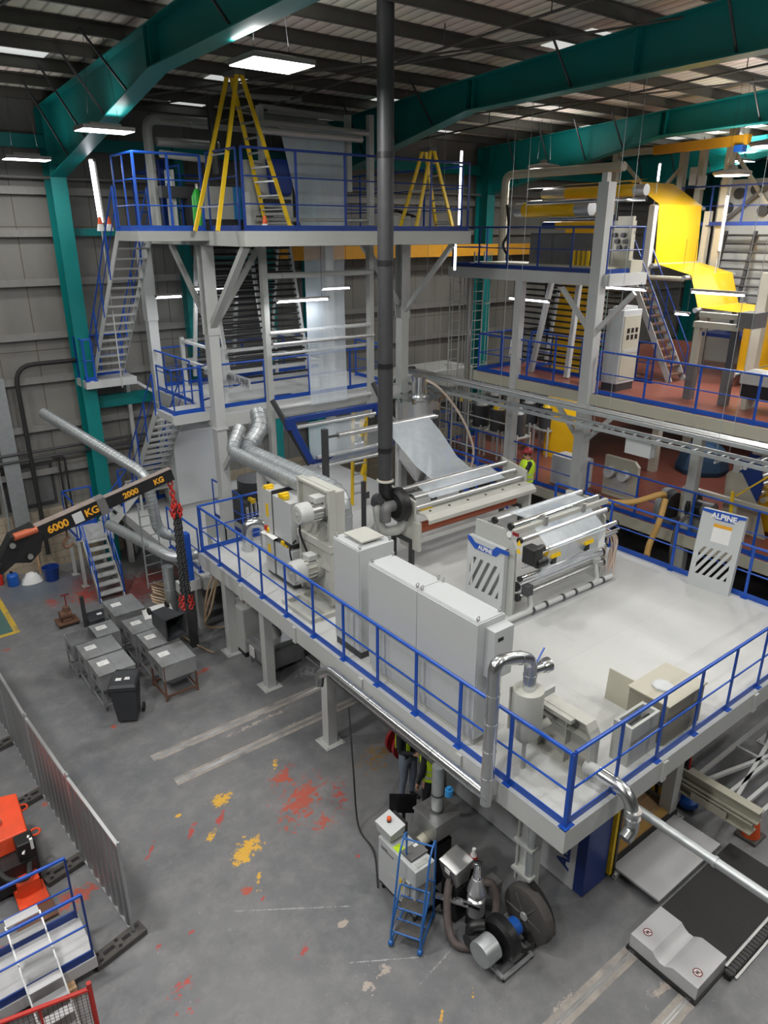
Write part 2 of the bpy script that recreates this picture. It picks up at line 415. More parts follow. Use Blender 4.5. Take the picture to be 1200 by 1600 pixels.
# ================================================================== THE HALL
WALL_Y = 21.3
def floor_material():
    m, nt, p = nodes_of('concrete_floor')
    tc = nt.nodes.new('ShaderNodeTexCoord'); O = tc.outputs['Object']
    def noise(scale, detail=6, rough=0.6):
        n = nt.nodes.new('ShaderNodeTexNoise'); n.inputs['Scale'].default_value = scale
        n.inputs['Detail'].default_value = detail; n.inputs['Roughness'].default_value = rough
        link(nt, O, n.inputs['Vector']); return n.outputs['Fac']
    def ramp(src, a, b, c=0.0, d=1.0):
        r = nt.nodes.new('ShaderNodeMapRange'); r.inputs[1].default_value = a; r.inputs[2].default_value = b
        r.inputs[3].default_value = c; r.inputs[4].default_value = d; link(nt, src, r.inputs[0]); return r.outputs[0]
    def mix(fac, a, b):
        x = nt.nodes.new('ShaderNodeMix'); x.data_type = 'RGBA'
        if hasattr(fac, 'links'): link(nt, fac, x.inputs[0])
        else: x.inputs[0].default_value = fac
        for k, c in ((6, a), (7, b)):
            if isinstance(c, tuple): x.inputs[k].default_value = c + (1,)
            else: link(nt, c, x.inputs[k])
        return x.outputs[2]
    def math_(op, a, b=None):
        x = nt.nodes.new('ShaderNodeMath'); x.operation = op
        for k, c in ((0, a), (1, b)):
            if c is None: continue
            if isinstance(c, (int, float)): x.inputs[k].default_value = c
            else: link(nt, c, x.inputs[k])
        return x.outputs[0]
    col = mix(ramp(noise(0.55, 8), 0.3, 0.7), (0.115, 0.12, 0.13), (0.190, 0.191, 0.196))
    col = mix(ramp(noise(2.6, 9, 0.7), 0.45, 0.75, 0, 0.55), col, (0.27, 0.265, 0.26))
    col = mix(ramp(noise(0.9, 10, 0.75), 0.55, 0.72, 0, 0.6), col, (0.085, 0.088, 0.095))
    col = mix(ramp(noise(14, 4), 0.64, 0.74, 0, 0.5), col, (0.3, 0.295, 0.29))
    fine = noise(5.5, 10, 0.78); fine2 = noise(11, 8, 0.7)
    RED, YEL, PALE, ORA = (0.42, 0.055, 0.04), (0.72, 0.40, 0.03), (0.42, 0.36, 0.31), (0.42, 0.075, 0.04)
    spots = [  # pixel, radius x, radius y, turn, colour, cover
        (470, 1250, 1.05, 0.62, 40, ORA, 0.50), (440, 1215, 0.6, 0.35, 20, ORA, 0.46), (505, 1285, 0.5, 0.3, 10, ORA, 0.42), (530, 1240, 0.7, 0.3, 60, RED, 0.36),
        (345, 1250, 0.35, 0.25, 10, YEL, 0.58), (385, 1330, 0.55, 0.3, 25, YEL, 0.60), (330, 1305, 0.3, 0.14, 30, YEL, 0.46), (278, 1275, 0.10, 0.06, 0, YEL, 0.65),
        (345, 1278, 0.35, 0.10, 52, RED, 0.55), (300, 1298, 0.4, 0.08, 52, RED, 0.52), (235, 1330, 0.6, 0.06, 50, RED, 0.46), (385, 1392, 0.2, 0.12, 0, ORA, 0.52),
        (405, 1375, 0.3, 0.1, 60, YEL, 0.44), (410, 1405, 0.16, 0.06, 40, RED, 0.5), (430, 1195, 0.4, 0.1, 52, YEL, 0.42),
        (475, 1485, 0.28, 0.1, 30, RED, 0.45), (246, 1480, 0.085, 0.085, 0, RED, 0.52), (280, 1545, 0.3, 0.2, 0, RED, 0.42), (295, 1575, 0.28, 0.12, 0, RED, 0.42), (298, 1457, 0.08, 0.05, 0, RED, 0.5),
        (560, 1338, 0.12, 0.08, 0, RED, 0.5), (535, 1444, 0.13, 0.09, 10, PALE, 0.75), (690, 1588, 0.14, 0.06, 40, YEL, 0.48), (740, 1552, 0.12, 0.06, 40, YEL, 0.42),
        (600, 1515, 0.3, 0.12, 20, PALE, 0.42), (575, 1540, 0.3, 0.15, 70, PALE, 0.40), (512, 1558, 0.15, 0.1, 30, PALE, 0.42),
        (120, 1400, 0.62, 0.28, 0, ORA, 0.55), (60, 1235, 0.22, 0.15, 0, ORA, 0.6), (75, 1255, 0.16, 0.1, 0, ORA, 0.6), (30, 1480, 0.4, 0.4, 0, ORA, 0.5),
        (120, 910, 1.2, 1.6, 0, RED, 0.46), (135, 930, 0.9, 1.0, 0, RED, 0.48), (210, 920, 1.2, 1.5, 0, (0.20, 0.05, 0.045), 0.62), (80, 940, 0.35, 0.9, 0, RED, 0.40), (245, 900, 1.5, 1.0, 0, (0.2, 0.05, 0.045), 0.6),
        (318, 1048, 0.35, 0.12, 20, ORA, 0.52), (12, 1015, 0.18, 0.14, 0, RED, 0.46), (178, 1135, 0.14, 0.1, 0, ORA, 0.46), (215, 1048, 0.12, 0.4, 0, RED, 0.42),
        (590, 1180, 0.9, 0.5, 20, (0.28, 0.16, 0.04), 0.40), (480, 1050, 0.5, 0.4, 0, (0.3, 0.3, 0.3), 0.45),
        (880, 1570, 0.55, 0.12, 0, PALE, 0.48), (930, 1535, 0.6, 0.10, 0, PALE, 0.46), (1040, 1540, 0.6, 0.14, 0, PALE, 0.50), (1180, 1430, 0.15, 0.12, 0, PALE, 0.4),
        (400, 1130, 1.9, 0.11, 2, PALE, 0.44), (400, 1160, 1.9, 0.11, 2, PALE, 0.50), (295, 1212, 0.35, 0.14, 2, PALE, 0.6),
        (450, 1420, 1.6, 0.02, -35, (0.33, 0.33, 0.33), 0.55), (600, 1500, 0.9, 0.018, -33, (0.36, 0.36, 0.36), 0.6), (690, 1500, 1.0, 0.03, 10, (0.33, 0.33, 0.33), 0.42),
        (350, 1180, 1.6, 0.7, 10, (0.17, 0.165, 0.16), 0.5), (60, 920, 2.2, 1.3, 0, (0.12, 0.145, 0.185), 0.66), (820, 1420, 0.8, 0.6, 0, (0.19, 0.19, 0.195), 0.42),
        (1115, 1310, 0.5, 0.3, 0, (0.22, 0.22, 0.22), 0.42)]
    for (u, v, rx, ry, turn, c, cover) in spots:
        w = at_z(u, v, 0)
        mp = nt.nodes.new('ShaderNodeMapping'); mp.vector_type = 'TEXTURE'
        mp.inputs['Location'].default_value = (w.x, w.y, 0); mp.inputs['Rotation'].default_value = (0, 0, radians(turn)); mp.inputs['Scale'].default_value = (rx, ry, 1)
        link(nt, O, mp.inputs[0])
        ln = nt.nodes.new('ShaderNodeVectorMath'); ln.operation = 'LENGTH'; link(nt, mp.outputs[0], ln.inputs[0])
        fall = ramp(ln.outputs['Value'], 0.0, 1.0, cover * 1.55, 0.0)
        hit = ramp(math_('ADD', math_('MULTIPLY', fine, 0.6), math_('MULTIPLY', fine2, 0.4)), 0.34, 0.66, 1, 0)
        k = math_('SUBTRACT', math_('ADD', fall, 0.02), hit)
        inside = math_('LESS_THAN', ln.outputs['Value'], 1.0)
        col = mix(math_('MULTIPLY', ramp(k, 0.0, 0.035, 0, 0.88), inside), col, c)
    link(nt, col, p.inputs['Base Color'])
    link(nt, ramp(noise(1.4, 6), 0.3, 0.7, 0.38, 0.62), p.inputs['Roughness'])
    b = nt.nodes.new('ShaderNodeBump'); b.inputs['Strength'].default_value = 0.12; b.inputs['Distance'].default_value = 0.01
    link(nt, fine2, b.inputs['Height']); link(nt, b.outputs[0], p.inputs['Normal'])
    M['concrete_floor'] = m
floor_material()
def panel_material(key, c1, c2, mortar, w, h, msize, rough=0.6, rot=(pi / 2, 0, 0), dirt=0.5, off=0.5, dirtcol=(0.07, 0.068, 0.06)):
    m, nt, p = nodes_of(key)
    tc = nt.nodes.new('ShaderNodeTexCoord')
    mp = nt.nodes.new('ShaderNodeMapping'); mp.inputs['Rotation'].default_value = rot
    link(nt, tc.outputs['Object'], mp.inputs[0])
    b = nt.nodes.new('ShaderNodeTexBrick'); b.inputs['Color1'].default_value = c1 + (1,); b.inputs['Color2'].default_value = c2 + (1,)
    b.inputs['Mortar'].default_value = mortar + (1,); b.inputs['Scale'].default_value = 1; b.inputs['Mortar Size'].default_value = msize
    b.inputs['Brick Width'].default_value = w; b.inputs['Row Height'].default_value = h; b.offset = off
    link(nt, mp.outputs[0], b.inputs['Vector'])
    n = nt.nodes.new('ShaderNodeTexNoise'); n.inputs['Scale'].default_value = 0.7; n.inputs['Detail'].default_value = 7
    mp2 = nt.nodes.new('ShaderNodeMapping'); mp2.inputs['Scale'].default_value = (1.5, 1.5, 0.5); link(nt, tc.outputs['Object'], mp2.inputs[0]); link(nt, mp2.outputs[0], n.inputs['Vector'])
    r = nt.nodes.new('ShaderNodeMapRange'); r.inputs[1].default_value = 0.48; r.inputs[2].default_value = 0.75; r.inputs[4].default_value = dirt; link(nt, n.outputs['Fac'], r.inputs[0])
    x = nt.nodes.new('ShaderNodeMix'); x.data_type = 'RGBA'; link(nt, r.outputs[0], x.inputs[0]); link(nt, b.outputs['Color'], x.inputs[6]); x.inputs[7].default_value = dirtcol + (1,)
    link(nt, x.outputs[2], p.inputs['Base Color']); p.inputs['Roughness'].default_value = rough
    bp = nt.nodes.new('ShaderNodeBump'); bp.inputs['Strength'].default_value = 0.4; bp.inputs['Distance'].default_value = 0.01; bp.invert = True
    link(nt, b.outputs['Fac'], bp.inputs['Height']); link(nt, bp.outputs[0], p.inputs['Normal'])
    M[key] = m
panel_material('cladding', (0.225, 0.218, 0.20), (0.205, 0.20, 0.183), (0.11, 0.09, 0.065), 0.95, 3.1, 0.012, dirt=0.4, off=0.0)
panel_material('blockwork', (0.42, 0.35, 0.26), (0.36, 0.30, 0.22), (0.26, 0.22, 0.17), 0.45, 0.225, 0.012, dirt=0.35)
def roof_material():
    m, nt, p = nodes_of('roof_sheet')
    tc = nt.nodes.new('ShaderNodeTexCoord')
    w = nt.nodes.new('ShaderNodeTexWave'); w.wave_type = 'BANDS'; w.bands_direction = 'X'; w.inputs['Scale'].default_value = 1.1; w.wave_profile = 'SIN'
    link(nt, tc.outputs['Object'], w.inputs['Vector'])
    r = nt.nodes.new('ShaderNodeMapRange'); r.inputs[1].default_value = 0.0; r.inputs[2].default_value = 0.16; link(nt, w.outputs['Fac'], r.inputs[0])
    n = nt.nodes.new('ShaderNodeTexNoise'); n.inputs['Scale'].default_value = 0.8; link(nt, tc.outputs['Object'], n.inputs['Vector'])
    x = nt.nodes.new('ShaderNodeMix'); x.data_type = 'RGBA'; link(nt, r.outputs[0], x.inputs[0]); x.inputs[6].default_value = (0.40, 0.36, 0.31, 1); x.inputs[7].default_value = (0.86, 0.79, 0.68, 1)
    x2 = nt.nodes.new('ShaderNodeMix'); x2.data_type = 'RGBA'; x2.blend_type = 'MULTIPLY'; x2.inputs[0].default_value = 0.3
    link(nt, x.outputs[2], x2.inputs[6]); link(nt, n.outputs['Color'], x2.inputs[7])
    link(nt, x2.outputs[2], p.inputs['Base Color']); p.inputs['Roughness'].default_value = 0.5
    bp = nt.nodes.new('ShaderNodeBump'); bp.inputs['Strength'].default_value = 0.5; bp.inputs['Distance'].default_value = 0.03
    link(nt, w.outputs['Fac'], bp.inputs['Height']); link(nt, bp.outputs[0], p.inputs['Normal'])
    M['roof_sheet'] = m
roof_material()
def deck_material(key, col, rough):
    m, nt, p = nodes_of(key)
    tc = nt.nodes.new('ShaderNodeTexCoord')
    b = nt.nodes.new('ShaderNodeTexBrick'); b.offset = 0.5; b.inputs['Scale'].default_value = 1
    b.inputs['Color1'].default_value = col + (1,); b.inputs['Color2'].default_value = tuple(c * 0.96 for c in col) + (1,); b.inputs['Mortar'].default_value = tuple(c * 0.75 for c in col) + (1,)
    b.inputs['Brick Width'].default_value = 2.4; b.inputs['Row Height'].default_value = 1.2; b.inputs['Mortar Size'].default_value = 0.003
    link(nt, tc.outputs['Object'], b.inputs['Vector'])
    n = nt.nodes.new('ShaderNodeTexNoise'); n.inputs['Scale'].default_value = 2.2; n.inputs['Detail'].default_value = 8; link(nt, tc.outputs['Object'], n.inputs['Vector'])
    r = nt.nodes.new('ShaderNodeMapRange'); r.inputs[1].default_value = 0.5; r.inputs[2].default_value = 0.8; r.inputs[4].default_value = 0.3; link(nt, n.outputs['Fac'], r.inputs[0])
    x = nt.nodes.new('ShaderNodeMix'); x.data_type = 'RGBA'; link(nt, r.outputs[0], x.inputs[0]); link(nt, b.outputs['Color'], x.inputs[6]); x.inputs[7].default_value = tuple(c * 0.75 for c in col) + (1,)
    link(nt, x.outputs[2], p.inputs['Base Color']); p.inputs['Roughness'].default_value = rough
    # raised chequer pattern
    def wave(rot):
        mp = nt.nodes.new('ShaderNodeMapping'); mp.inputs['Rotation'].default_value = (0, 0, radians(rot)); link(nt, tc.outputs['Object'], mp.inputs[0])
        w = nt.nodes.new('ShaderNodeTexWave'); w.inputs['Scale'].default_value = 9; link(nt, mp.outputs[0], w.inputs['Vector']); return w.outputs['Fac']
    mu = nt.nodes.new('ShaderNodeMath'); mu.operation = 'MULTIPLY'; link(nt, wave(45), mu.inputs[0]); link(nt, wave(-45), mu.inputs[1])
    bp = nt.nodes.new('ShaderNodeBump'); bp.inputs['Strength'].default_value = 0.25; bp.inputs['Distance'].default_value = 0.004
    link(nt, mu.outputs[0], bp.inputs['Height']); link(nt, bp.outputs[0], p.inputs['Normal'])
    M[key] = m
deck_material('deck_white', (0.52, 0.525, 0.515), 0.42)

struct('floor', MB().box(-14, -22, -0.2, 46, 22, 0), 'concrete_floor', smooth=False)
wl = struct('wall_left', MB().box(-14, WALL_Y, 1.75, 46, WALL_Y + 0.15, 12.6), 'cladding', smooth=False)
struct('trim_1', MB().box(-14, WALL_Y - 0.12, 0, 46, WALL_Y + 0.15, 1.75), 'blockwork', smooth=False)
struct('wall_front', MB().box(45.9, -22, 0, 46.1, 22, 14), 'cladding', smooth=False)
struct('wall_right', MB().box(-14, -22.1, 0, 46, -21.9, 14), 'cladding', smooth=False)
struct('wall_back', MB().box(-14.1, -22, 0, -13.9, 22, 14), 'cladding', smooth=False)
def roof_z(y): return 12.28 + 0.058 * (21.2 - y)
struct('ceiling', MB().hexa([(-14, -22, roof_z(-22)), (46, -22, roof_z(-22)), (46, 21.5, roof_z(21.5)), (-14, 21.5, roof_z(21.5))],
                            [(-14, -22, roof_z(-22) + .1), (46, -22, roof_z(-22) + .1), (46, 21.5, roof_z(21.5) + .1), (-14, 21.5, roof_z(21.5) + .1)]), 'roof_sheet', smooth=False)
k = 0
y = 20.5
while y > -12:
    z = roof_z(y)
    mb = MB().box(-13, y - 0.012, z - 0.21, 45, y + 0.012, z - 0.005).box(-13, y, z - 0.22, 45, y + 0.075, z - 0.205).box(-13, y - 0.075, z - 0.02, 45, y, z - 0.005)
    struct('roof_purlin', mb, 'purlin', smooth=False)
    y -= 1.38
wn = 1
for (x, y0) in ((4.5, 17.2), (9.0, 17.2), (9.2, 19.4), (13.9, 19.4), (13.8, 17.2), (13.9, 10.6), (23.1, 19.2), (22.6, 16.8), (28, 19.3), (27.5, 17), (18.5, 19.3), (31, 15)):
    b = MB(); z0, z1 = roof_z(y0), roof_z(y0 + 1.3)
    b.hexa([(x - .5, y0, z0 - .012), (x + .5, y0, z0 - .012), (x + .5, y0 + 1.3, z1 - .012), (x - .5, y0 + 1.3, z1 - .012)], [(x - .5, y0, z0 - .002), (x + .5, y0, z0 - .002), (x + .5, y0 + 1.3, z1 - .002), (x - .5, y0 + 1.3, z1 - .002)])
    struct('window_%d' % wn, b, 'rooflight', smooth=False); wn += 1
for z in (10.15, 9.15, 7.95, 6.6, 5.45, 4.15, 2.9):
    struct('wall_girt', MB().box(-13, WALL_Y - 0.2, z - 0.08, 45, WALL_Y - 0.005, z + 0.02).box(-13, WALL_Y - 0.2, z - 0.09, 45, WALL_Y - 0.19, z + 0.09), 'girt', smooth=False)
struct('wall_conduit', MB().cyl((-13, WALL_Y - 0.3, 10.45), (45, WALL_Y - 0.3, 10.45), 0.04, n=8), 'girt')
for z in (3.55, 3.35):
    struct('wall_conduit', MB().cyl((-13, WALL_Y - 0.3, z), (9, WALL_Y - 0.3, z), 0.04, n=8), 'dark_steel')
struct('eaves_beam', MB().box(-13, WALL_Y - 0.42, 11.1, 45, WALL_Y - 0.22, 11.4), 'teal', smooth=False)
wn = 20
for x0, x1 in ((1.2, 3.1), (3.3, 4.6)):
    f = MB().box(x0, WALL_Y - 0.06, 1.9, x1, WALL_Y - 0.004, 3.15)
    w_ = struct('window_%d' % wn, f, 'dark_steel', smooth=False)
    struct('pane', MB().box(x0 + .08, WALL_Y - 0.075, 2.0, x1 - .08, WALL_Y - 0.061, 3.05), 'grey_dark', w_, smooth=False); wn += 1

def portal(x, label):
    r = struct_root('portal_frame', (x, WALL_Y - 0.5, 0))
    fw = 0.19
    yi, yo = 20.45, 21.05
    c = MB().box(x - fw, yi, 0, x + fw, yi + 0.025, 10.5).box(x - fw, yo - 0.02, 0, x + fw, yo, 12.0).box(x - 0.012, yi, 0, x + 0.012, yo, 12.0)
    struct('column', c, 'teal', r, smooth=False)
    low = [(20.45, 10.45), (13.7, 11.78), (9, 11.87), (0, 12.05), (-14, 12.6)]
    top = [(21.05, 11.98), (13.7, 12.40), (9, 12.66), (0, 13.15), (-14, 13.95)]
    b = MB()
    poly = [(x, y, z) for y, z in low] + [(x, y, z) for y, z in reversed(top)]
    b.prism(poly, (-0.012, 0, 0), (0.012, 0, 0))
    for P in (low, top):
        for (y0, z0), (y1, z1) in zip(P, P[1:]):
            b.hexa([(x - fw, y0, z0 - .012), (x + fw, y0, z0 - .012), (x + fw, y1, z1 - .012), (x - fw, y1, z1 - .012)], [(x - fw, y0, z0 + .012), (x + fw, y0, z0 + .012), (x + fw, y1, z1 + .012), (x - fw, y1, z1 + .012)])
    for yy, za, zb in ((13.7, 11.78, 12.4), (9.3, 11.87, 12.64), (20.45, 10.45, 12.0), (13.5, 11.79, 12.41)):
        b.box(x - fw * .95, yy - 0.01, za, x + fw * .95, yy + 0.01, zb)
    struct('rafter', b, 'teal', r, smooth=False)
    s = MB()
    for yy in (19.1, 17.7, 16.3, 14.95, 10.8, 7.4, 3):
        t = (20.45 - yy) / 6.75
        zz = 10.45 + 1.33 * t if yy > 13.7 else 11.8 + .02 * (13.7 - yy)
        for sg in (-1, 1):
            s.bar((x + sg * .05, yy, zz + .03), (x + sg * 0.85, yy - .05, roof_z(yy) - .14), 0.035, 0.035)
    struct('rafter_stay', s, 'dark_steel', r, smooth=False)
for x in (-1.8, 5.72, 13.2, 20.9, 28.4, 36): portal(x, '')
# slender wind post between the portals, and a beam tying the first column to the stair tower
struct('wind_post', MB().box(8.9, 20.75, 0, 9.15, 21.08, 11.3), 'teal', smooth=False)
struct('wind_post', MB().box(11.6, 20.75, 0, 11.85, 21.08, 11.3), 'teal', smooth=False)
struct('wall_rail', MB().box(6, WALL_Y - 0.36, 9.08, 8.8, WALL_Y - 0.21, 9.26).box(6, WALL_Y - 0.36, 4.5, 8.8, WALL_Y - 0.21, 4.85).box(9.1, WALL_Y - 0.36, 8.3, 11.6, WALL_Y - 0.21, 8.5), 'teal', smooth=False)
# roof bracing rods and hanging conduits
for (a, b) in (((1.5, 19.8), (5.6, 6.0)), ((6.0, 20.3), (13.0, 9.0)), ((13.4, 20.3), (20.6, 8.0)), ((7.2, 20.3), (16, 3)), ((21, 20), (28, 8))):
    struct('roof_brace', MB().cyl((a[0], a[1], roof_z(a[1]) - .36), (b[0], b[1], roof_z(b[1]) - .36), 0.022, n=6), 'purlin')
for (x, y0, y1, dz) in ((10.0, 20, 4, .42), (16.5, 20, 2, .5), (2.6, 20, 8, .45), (24.3, 20, 4, .4)):
    mb = MB().cyl((x, y0, roof_z(y0) - dz), (x + 1.2, y1, roof_z(y1) - dz), 0.025, n=6)
    yy = y0 - 1
    while yy > y1:
        f = (y0 - yy) / (y0 - y1); mb.cyl((x + 1.2 * f, yy, roof_z(yy) - dz), (x + 1.2 * f, yy, roof_z(yy) - .02), 0.012, n=5); yy -= 2.4
    struct('sprinkler_pipe', mb, 'purlin')
struct('wall_pipe', MB().tube(bent([(4.05, WALL_Y - .3, 0.5), (4.05, WALL_Y - .3, 5.9), (5.6, WALL_Y - .3, 5.9)], .5), 0.06, 8), 'rubber')
struct('cable_tray_riser', MB().box(3.35, WALL_Y - .28, 0.8, 3.75, WALL_Y - .21, 5.6), 'galv', smooth=False)
struct('wall_pipe', MB().cyl((3.2, WALL_Y - .3, 0.9), (3.2, WALL_Y - .3, 5.5), 0.03, n=8), 'galv')
struct('wall_pipe', MB().tube(bent([(4.6, WALL_Y - .3, 3.3), (4.75, WALL_Y - .3, 3.3), (4.75, WALL_Y - .3, 1.0)], .1), 0.03, 8), 'rubber')
struct('wall_pipe', MB().tube(bent([(4.6, WALL_Y - .34, 3.3), (4.9, WALL_Y - .34, 3.3), (4.9, WALL_Y - .34, 1.0)], .1), 0.03, 8), 'rubber')

# ---- floor markings, embedded rails
def slab(name, pts, z0, z1, m, parent=None): return struct(name, MB().hexa([(x, y, z0) for x, y in pts], [(x, y, z1) for x, y in pts]), m, parent, smooth=False)
mat('floor_green', (0.07, 0.17, 0.15), 0.5, dirt=(0.12, 0.13, 0.14), dirt_amt=0.5)
mat('line_yellow', (0.62, 0.42, 0.05), 0.55, dirt=(0.2, 0.18, 0.13), dirt_amt=0.7)
mat('rail_grout', (0.33, 0.30, 0.27), 0.7, vary=0.35, scale=7, dirt=(0.15, 0.15, 0.155), dirt_amt=0.9)
slab('floor_marking', [(0.5, 17.9), (2.35, 17.9), (2.35, 22 - .85), (0.5, 21.1)], 0.0, 0.004, 'floor_green')
slab('floor_marking', [(2.35, 17.75), (2.48, 17.75), (2.48, 20.9), (2.35, 20.9)], 0.0, 0.006, 'line_yellow')
slab('floor_marking', [(0.5, 17.75), (2.35, 17.75), (2.35, 17.88), (0.5, 17.88)], 0.0, 0.006, 'line_yellow')
slab('floor_marking', [(0.5, 20.6), (2.3, 20.6), (2.3, 20.9), (0.5, 20.9)], 0.0, 0.006, 'dark_steel')
for (yy, x0, x1) in ((11.3, 3.3, 13), (10.45, 3.4, 13), (3.49, 4.3, 7.0), (2.66, 5.0, 7.1)):
    r = struct('floor_rail', MB().box(x0, yy - 0.11, 0, x1, yy + 0.11, 0.004), 'rail_grout', smooth=False)
    struct('steel_strip', MB().box(x0, yy - 0.03, 0.004, x1, yy - 0.008, 0.007).box(x0, yy + 0.008, 0.004, x1, yy + 0.03, 0.007), 'alu', r, smooth=False)

# ---- ceiling lamps
def add_area(parent, loc, sx, sy, power, col=(1, 0.985, 0.96)):
    l = bpy.data.lights.new('lamp_light', 'AREA'); l.shape = 'RECTANGLE'; l.size = sx; l.size_y = sy; l.energy = power; l.color = col
    o = bpy.data.objects.new('lamp_light', l); COL.objects.link(o); o.parent = parent
    o.location = Vector(loc) - Vector(parent['_base']); return o
def panel_lamp(x, y, z, label, sx=1.05, sy=0.62, power=None, group=None, round_=False):
    t = thing('ceiling_lamp', (x, y, z), label, 'lamp', group)
    if round_:
        MB().lathe((x, y, z), (x, y, z + 1), [(0.0, .45), (.05, .5), (.1, .48), (.16, .12), (.26, .1), (.26, 0)], 24).build('housing', 'lamp_grey', t)
        MB().cyl((x, y, z - .012), (x, y, z - .002), .43, n=24).build('diffuser', 'lamp_glow', t)
    else:
        MB().box(x - sx / 2, y - sy / 2, z, x + sx / 2, y + sy / 2, z + .07).box(x - sx * .3, y - sy * .2, z + .07, x + sx * .3, y + sy * .2, z + .13).build('housing', 'lamp_grey', t, bevel=.008)
        MB().box(x - sx / 2 + .02, y - sy / 2 + .02, z - .012, x + sx / 2 - .02, y + sy / 2 - .02, z - .001).build('diffuser', 'lamp_glow', t, smooth=False)
    top = roof_z(y) - .02
    for sx_ in (-.3, .3):
        MB().cyl((x + sx_ * sx, y, z + .06), (x + sx_ * sx * .6, y, top), 0.005, n=5, cap=False).build('suspension_wire', 'dark_steel', t)
    pw = LAMP_W if power is None else power
    add_area(t, (x, y, z - .03), sx * .9, sy * .9, pw)
    up = add_area(t, (x, y, z + .28), sx * .9, sy * .9, pw * UPLIGHT * ((2.5 if x < 0 else 5.5) if group == 'ceiling grid lamps' else .8)); up.rotation_euler = (pi, 0, 0)  # extra upward light added above each lamp to brighten the roof
panel_lamp(6.33, 10.85, 11.5, 'big square bright ceiling lamp beside the long green roof girder, over the yellow ladder', 1.05, .8)
panel_lamp(5.38, 15.7, 11.0, 'bright rectangular lamp hanging under the sloping corner of the green roof frame', 1.0, .6, 40)
panel_lamp(4.74, 19.2, 10.7, 'narrow bright lamp hanging by the green wall column, furthest to the left', 0.95, .5, 50)
panel_lamp(19.2, 16.6, 11.0, 'round hanging lamp in front of the far green girder, above the yellow rollers', power=200, round_=True)
panel_lamp(20.6, 11.2, 10.6, 'round hanging lamp in front of a grey steel upright, right of the yellow film', power=200, round_=True)
panel_lamp(18.3, 9.1, 11.0, 'hanging lamp cut by the right edge of the photo, above the grey machinery', power=200, round_=True)
for (x, y, p) in ((6.6, 4.6, .50), (2.2, 3.4, .75), (12.5, 2.0, .8), (17.5, 3.5, .7), (-1.0, 9.0, 1.7), (-2.0, 3.0, 1.5), (25, 8, .8), (28, 15, .7), (7, -4, 1.1), (15, -4, .9), (22, 0, .8), (32, 6, .8), (-2.5, 15.0, 1.4), (-7, 9, .5), (-7, 2, .4)):  # those left of and around the camera are added fill for side faces
    panel_lamp(x, y, 11.55, 'rectangular ceiling lamp added out of view to light the hall', 1.05, .62, LAMP_W * p, 'ceiling grid lamps')
def tube_lamp(a, b, label, group=None, r=0.03, hang=None, power=0, pole=None):
    a = Vector(a); b = Vector(b)
    t = thing('tube_lamp', a, label, 'lamp', group)
    MB().cyl(a, b, r, n=10).build('tube', 'tube_glow', t)
    d = (b - a).normalized(); s = d.cross(Vector((0, 0, 1)));
    off = Vector((0, 0, r * 1.6)) if s.length > .3 else Vector((0.05, 0.05, 0))
    mb = MB().bar(a + off - d * .04, b + off + d * .04, r * 2.2, r * 1.4)
    for e in (a, b): mb.bar(e + off, e - off * .2, r * 2.2, r * 1.2, up=d)
    mb.build('fitting', 'lamp_grey', t, smooth=False)
    if pole is not None: MB().cyl((a.x + .06, a.y + .06, pole), (a.x + .06, a.y + .06, max(a.z, b.z)), .018, n=8).build('mounting_pole', 'grey_steel', t)
    if hang:
        for f in (.12, .88):
            q = a + (b - a) * f; MB().cyl((q.x, q.y, q.z + r), (q.x, q.y, hang), .005, n=5, cap=False).build('suspension_wire', 'dark_steel', t)
    if power:
        q = (a + b) / 2; l = add_area(t, (q.x, q.y, q.z - .06), (b - a).length * .9, .1, power, (.96, .97, 1)); l.rotation_euler = (0, 0, math.atan2(d.y, d.x))
# ================================================================== MAIN RAISED PLATFORM
PX0, PX1, PY0, PY1, PD = 5.80, 13.42, 3.93, 14.28, 2.5
t = thing('raised_platform', (PX0, PY0, 0), 'large white steel platform with chequer plate floor in the middle of the hall', 'platform')
MB().box(PX0 + .05, PY0 + .05, PD - .03, PX1 - .05, PY1 - .05, PD).build('deck', 'deck_white', t, smooth=False)
def channel(t, a, b, m='grey_steel', d=0.33, z=PD, inward=(1, 0), w=.10):
    mb = MB(); iw = Vector((inward[0], inward[1], 0)) * w
    a = Vector((a[0], a[1], 0)); b = Vector((b[0], b[1], 0))
    def slab_(z0, z1, off0, off1):
        mb.hexa([a + off0 + Vector((0, 0, z0)), b + off0 + Vector((0, 0, z0)), b + off1 + Vector((0, 0, z0)), a + off1 + Vector((0, 0, z0))],
                [a + off0 + Vector((0, 0, z1)), b + off0 + Vector((0, 0, z1)), b + off1 + Vector((0, 0, z1)), a + off1 + Vector((0, 0, z1))])
    Z = Vector((0, 0, 0)); slab_(z - d, z + .004, Z, iw * .15); slab_(z - .015, z + .004, iw * .15, iw); slab_(z - d, z - d + .015, iw * .15, iw)
    return mb.build('edge_beam', m, t, smooth=False)
channel(t, (PX0, PY0 + .003), (PX0, PY1), 'white_steel', inward=(1, 0))
channel(t, (PX0 - .002, PY0), (PX1, PY0), 'white_steel', inward=(0, 1))
channel(t, (PX1, PY0), (PX1, PY1), 'white_steel', inward=(-1, 0))
channel(t, (PX0, PY1), (PX1, PY1), 'white_steel', inward=(0, -1))
mb = MB()
for y in (6.5, 9.1, 11.7): mb.box(PX0 + .1, y - .06, PD - .3, PX1 - .1, y + .06, PD - .03)
for x in (8.3, 10.8): mb.box(x - .06, PY0 + .1, PD - .3, x + .06, PY1 - .1, PD - .03)
mb.build('joists', 'grey_steel', t, smooth=False)
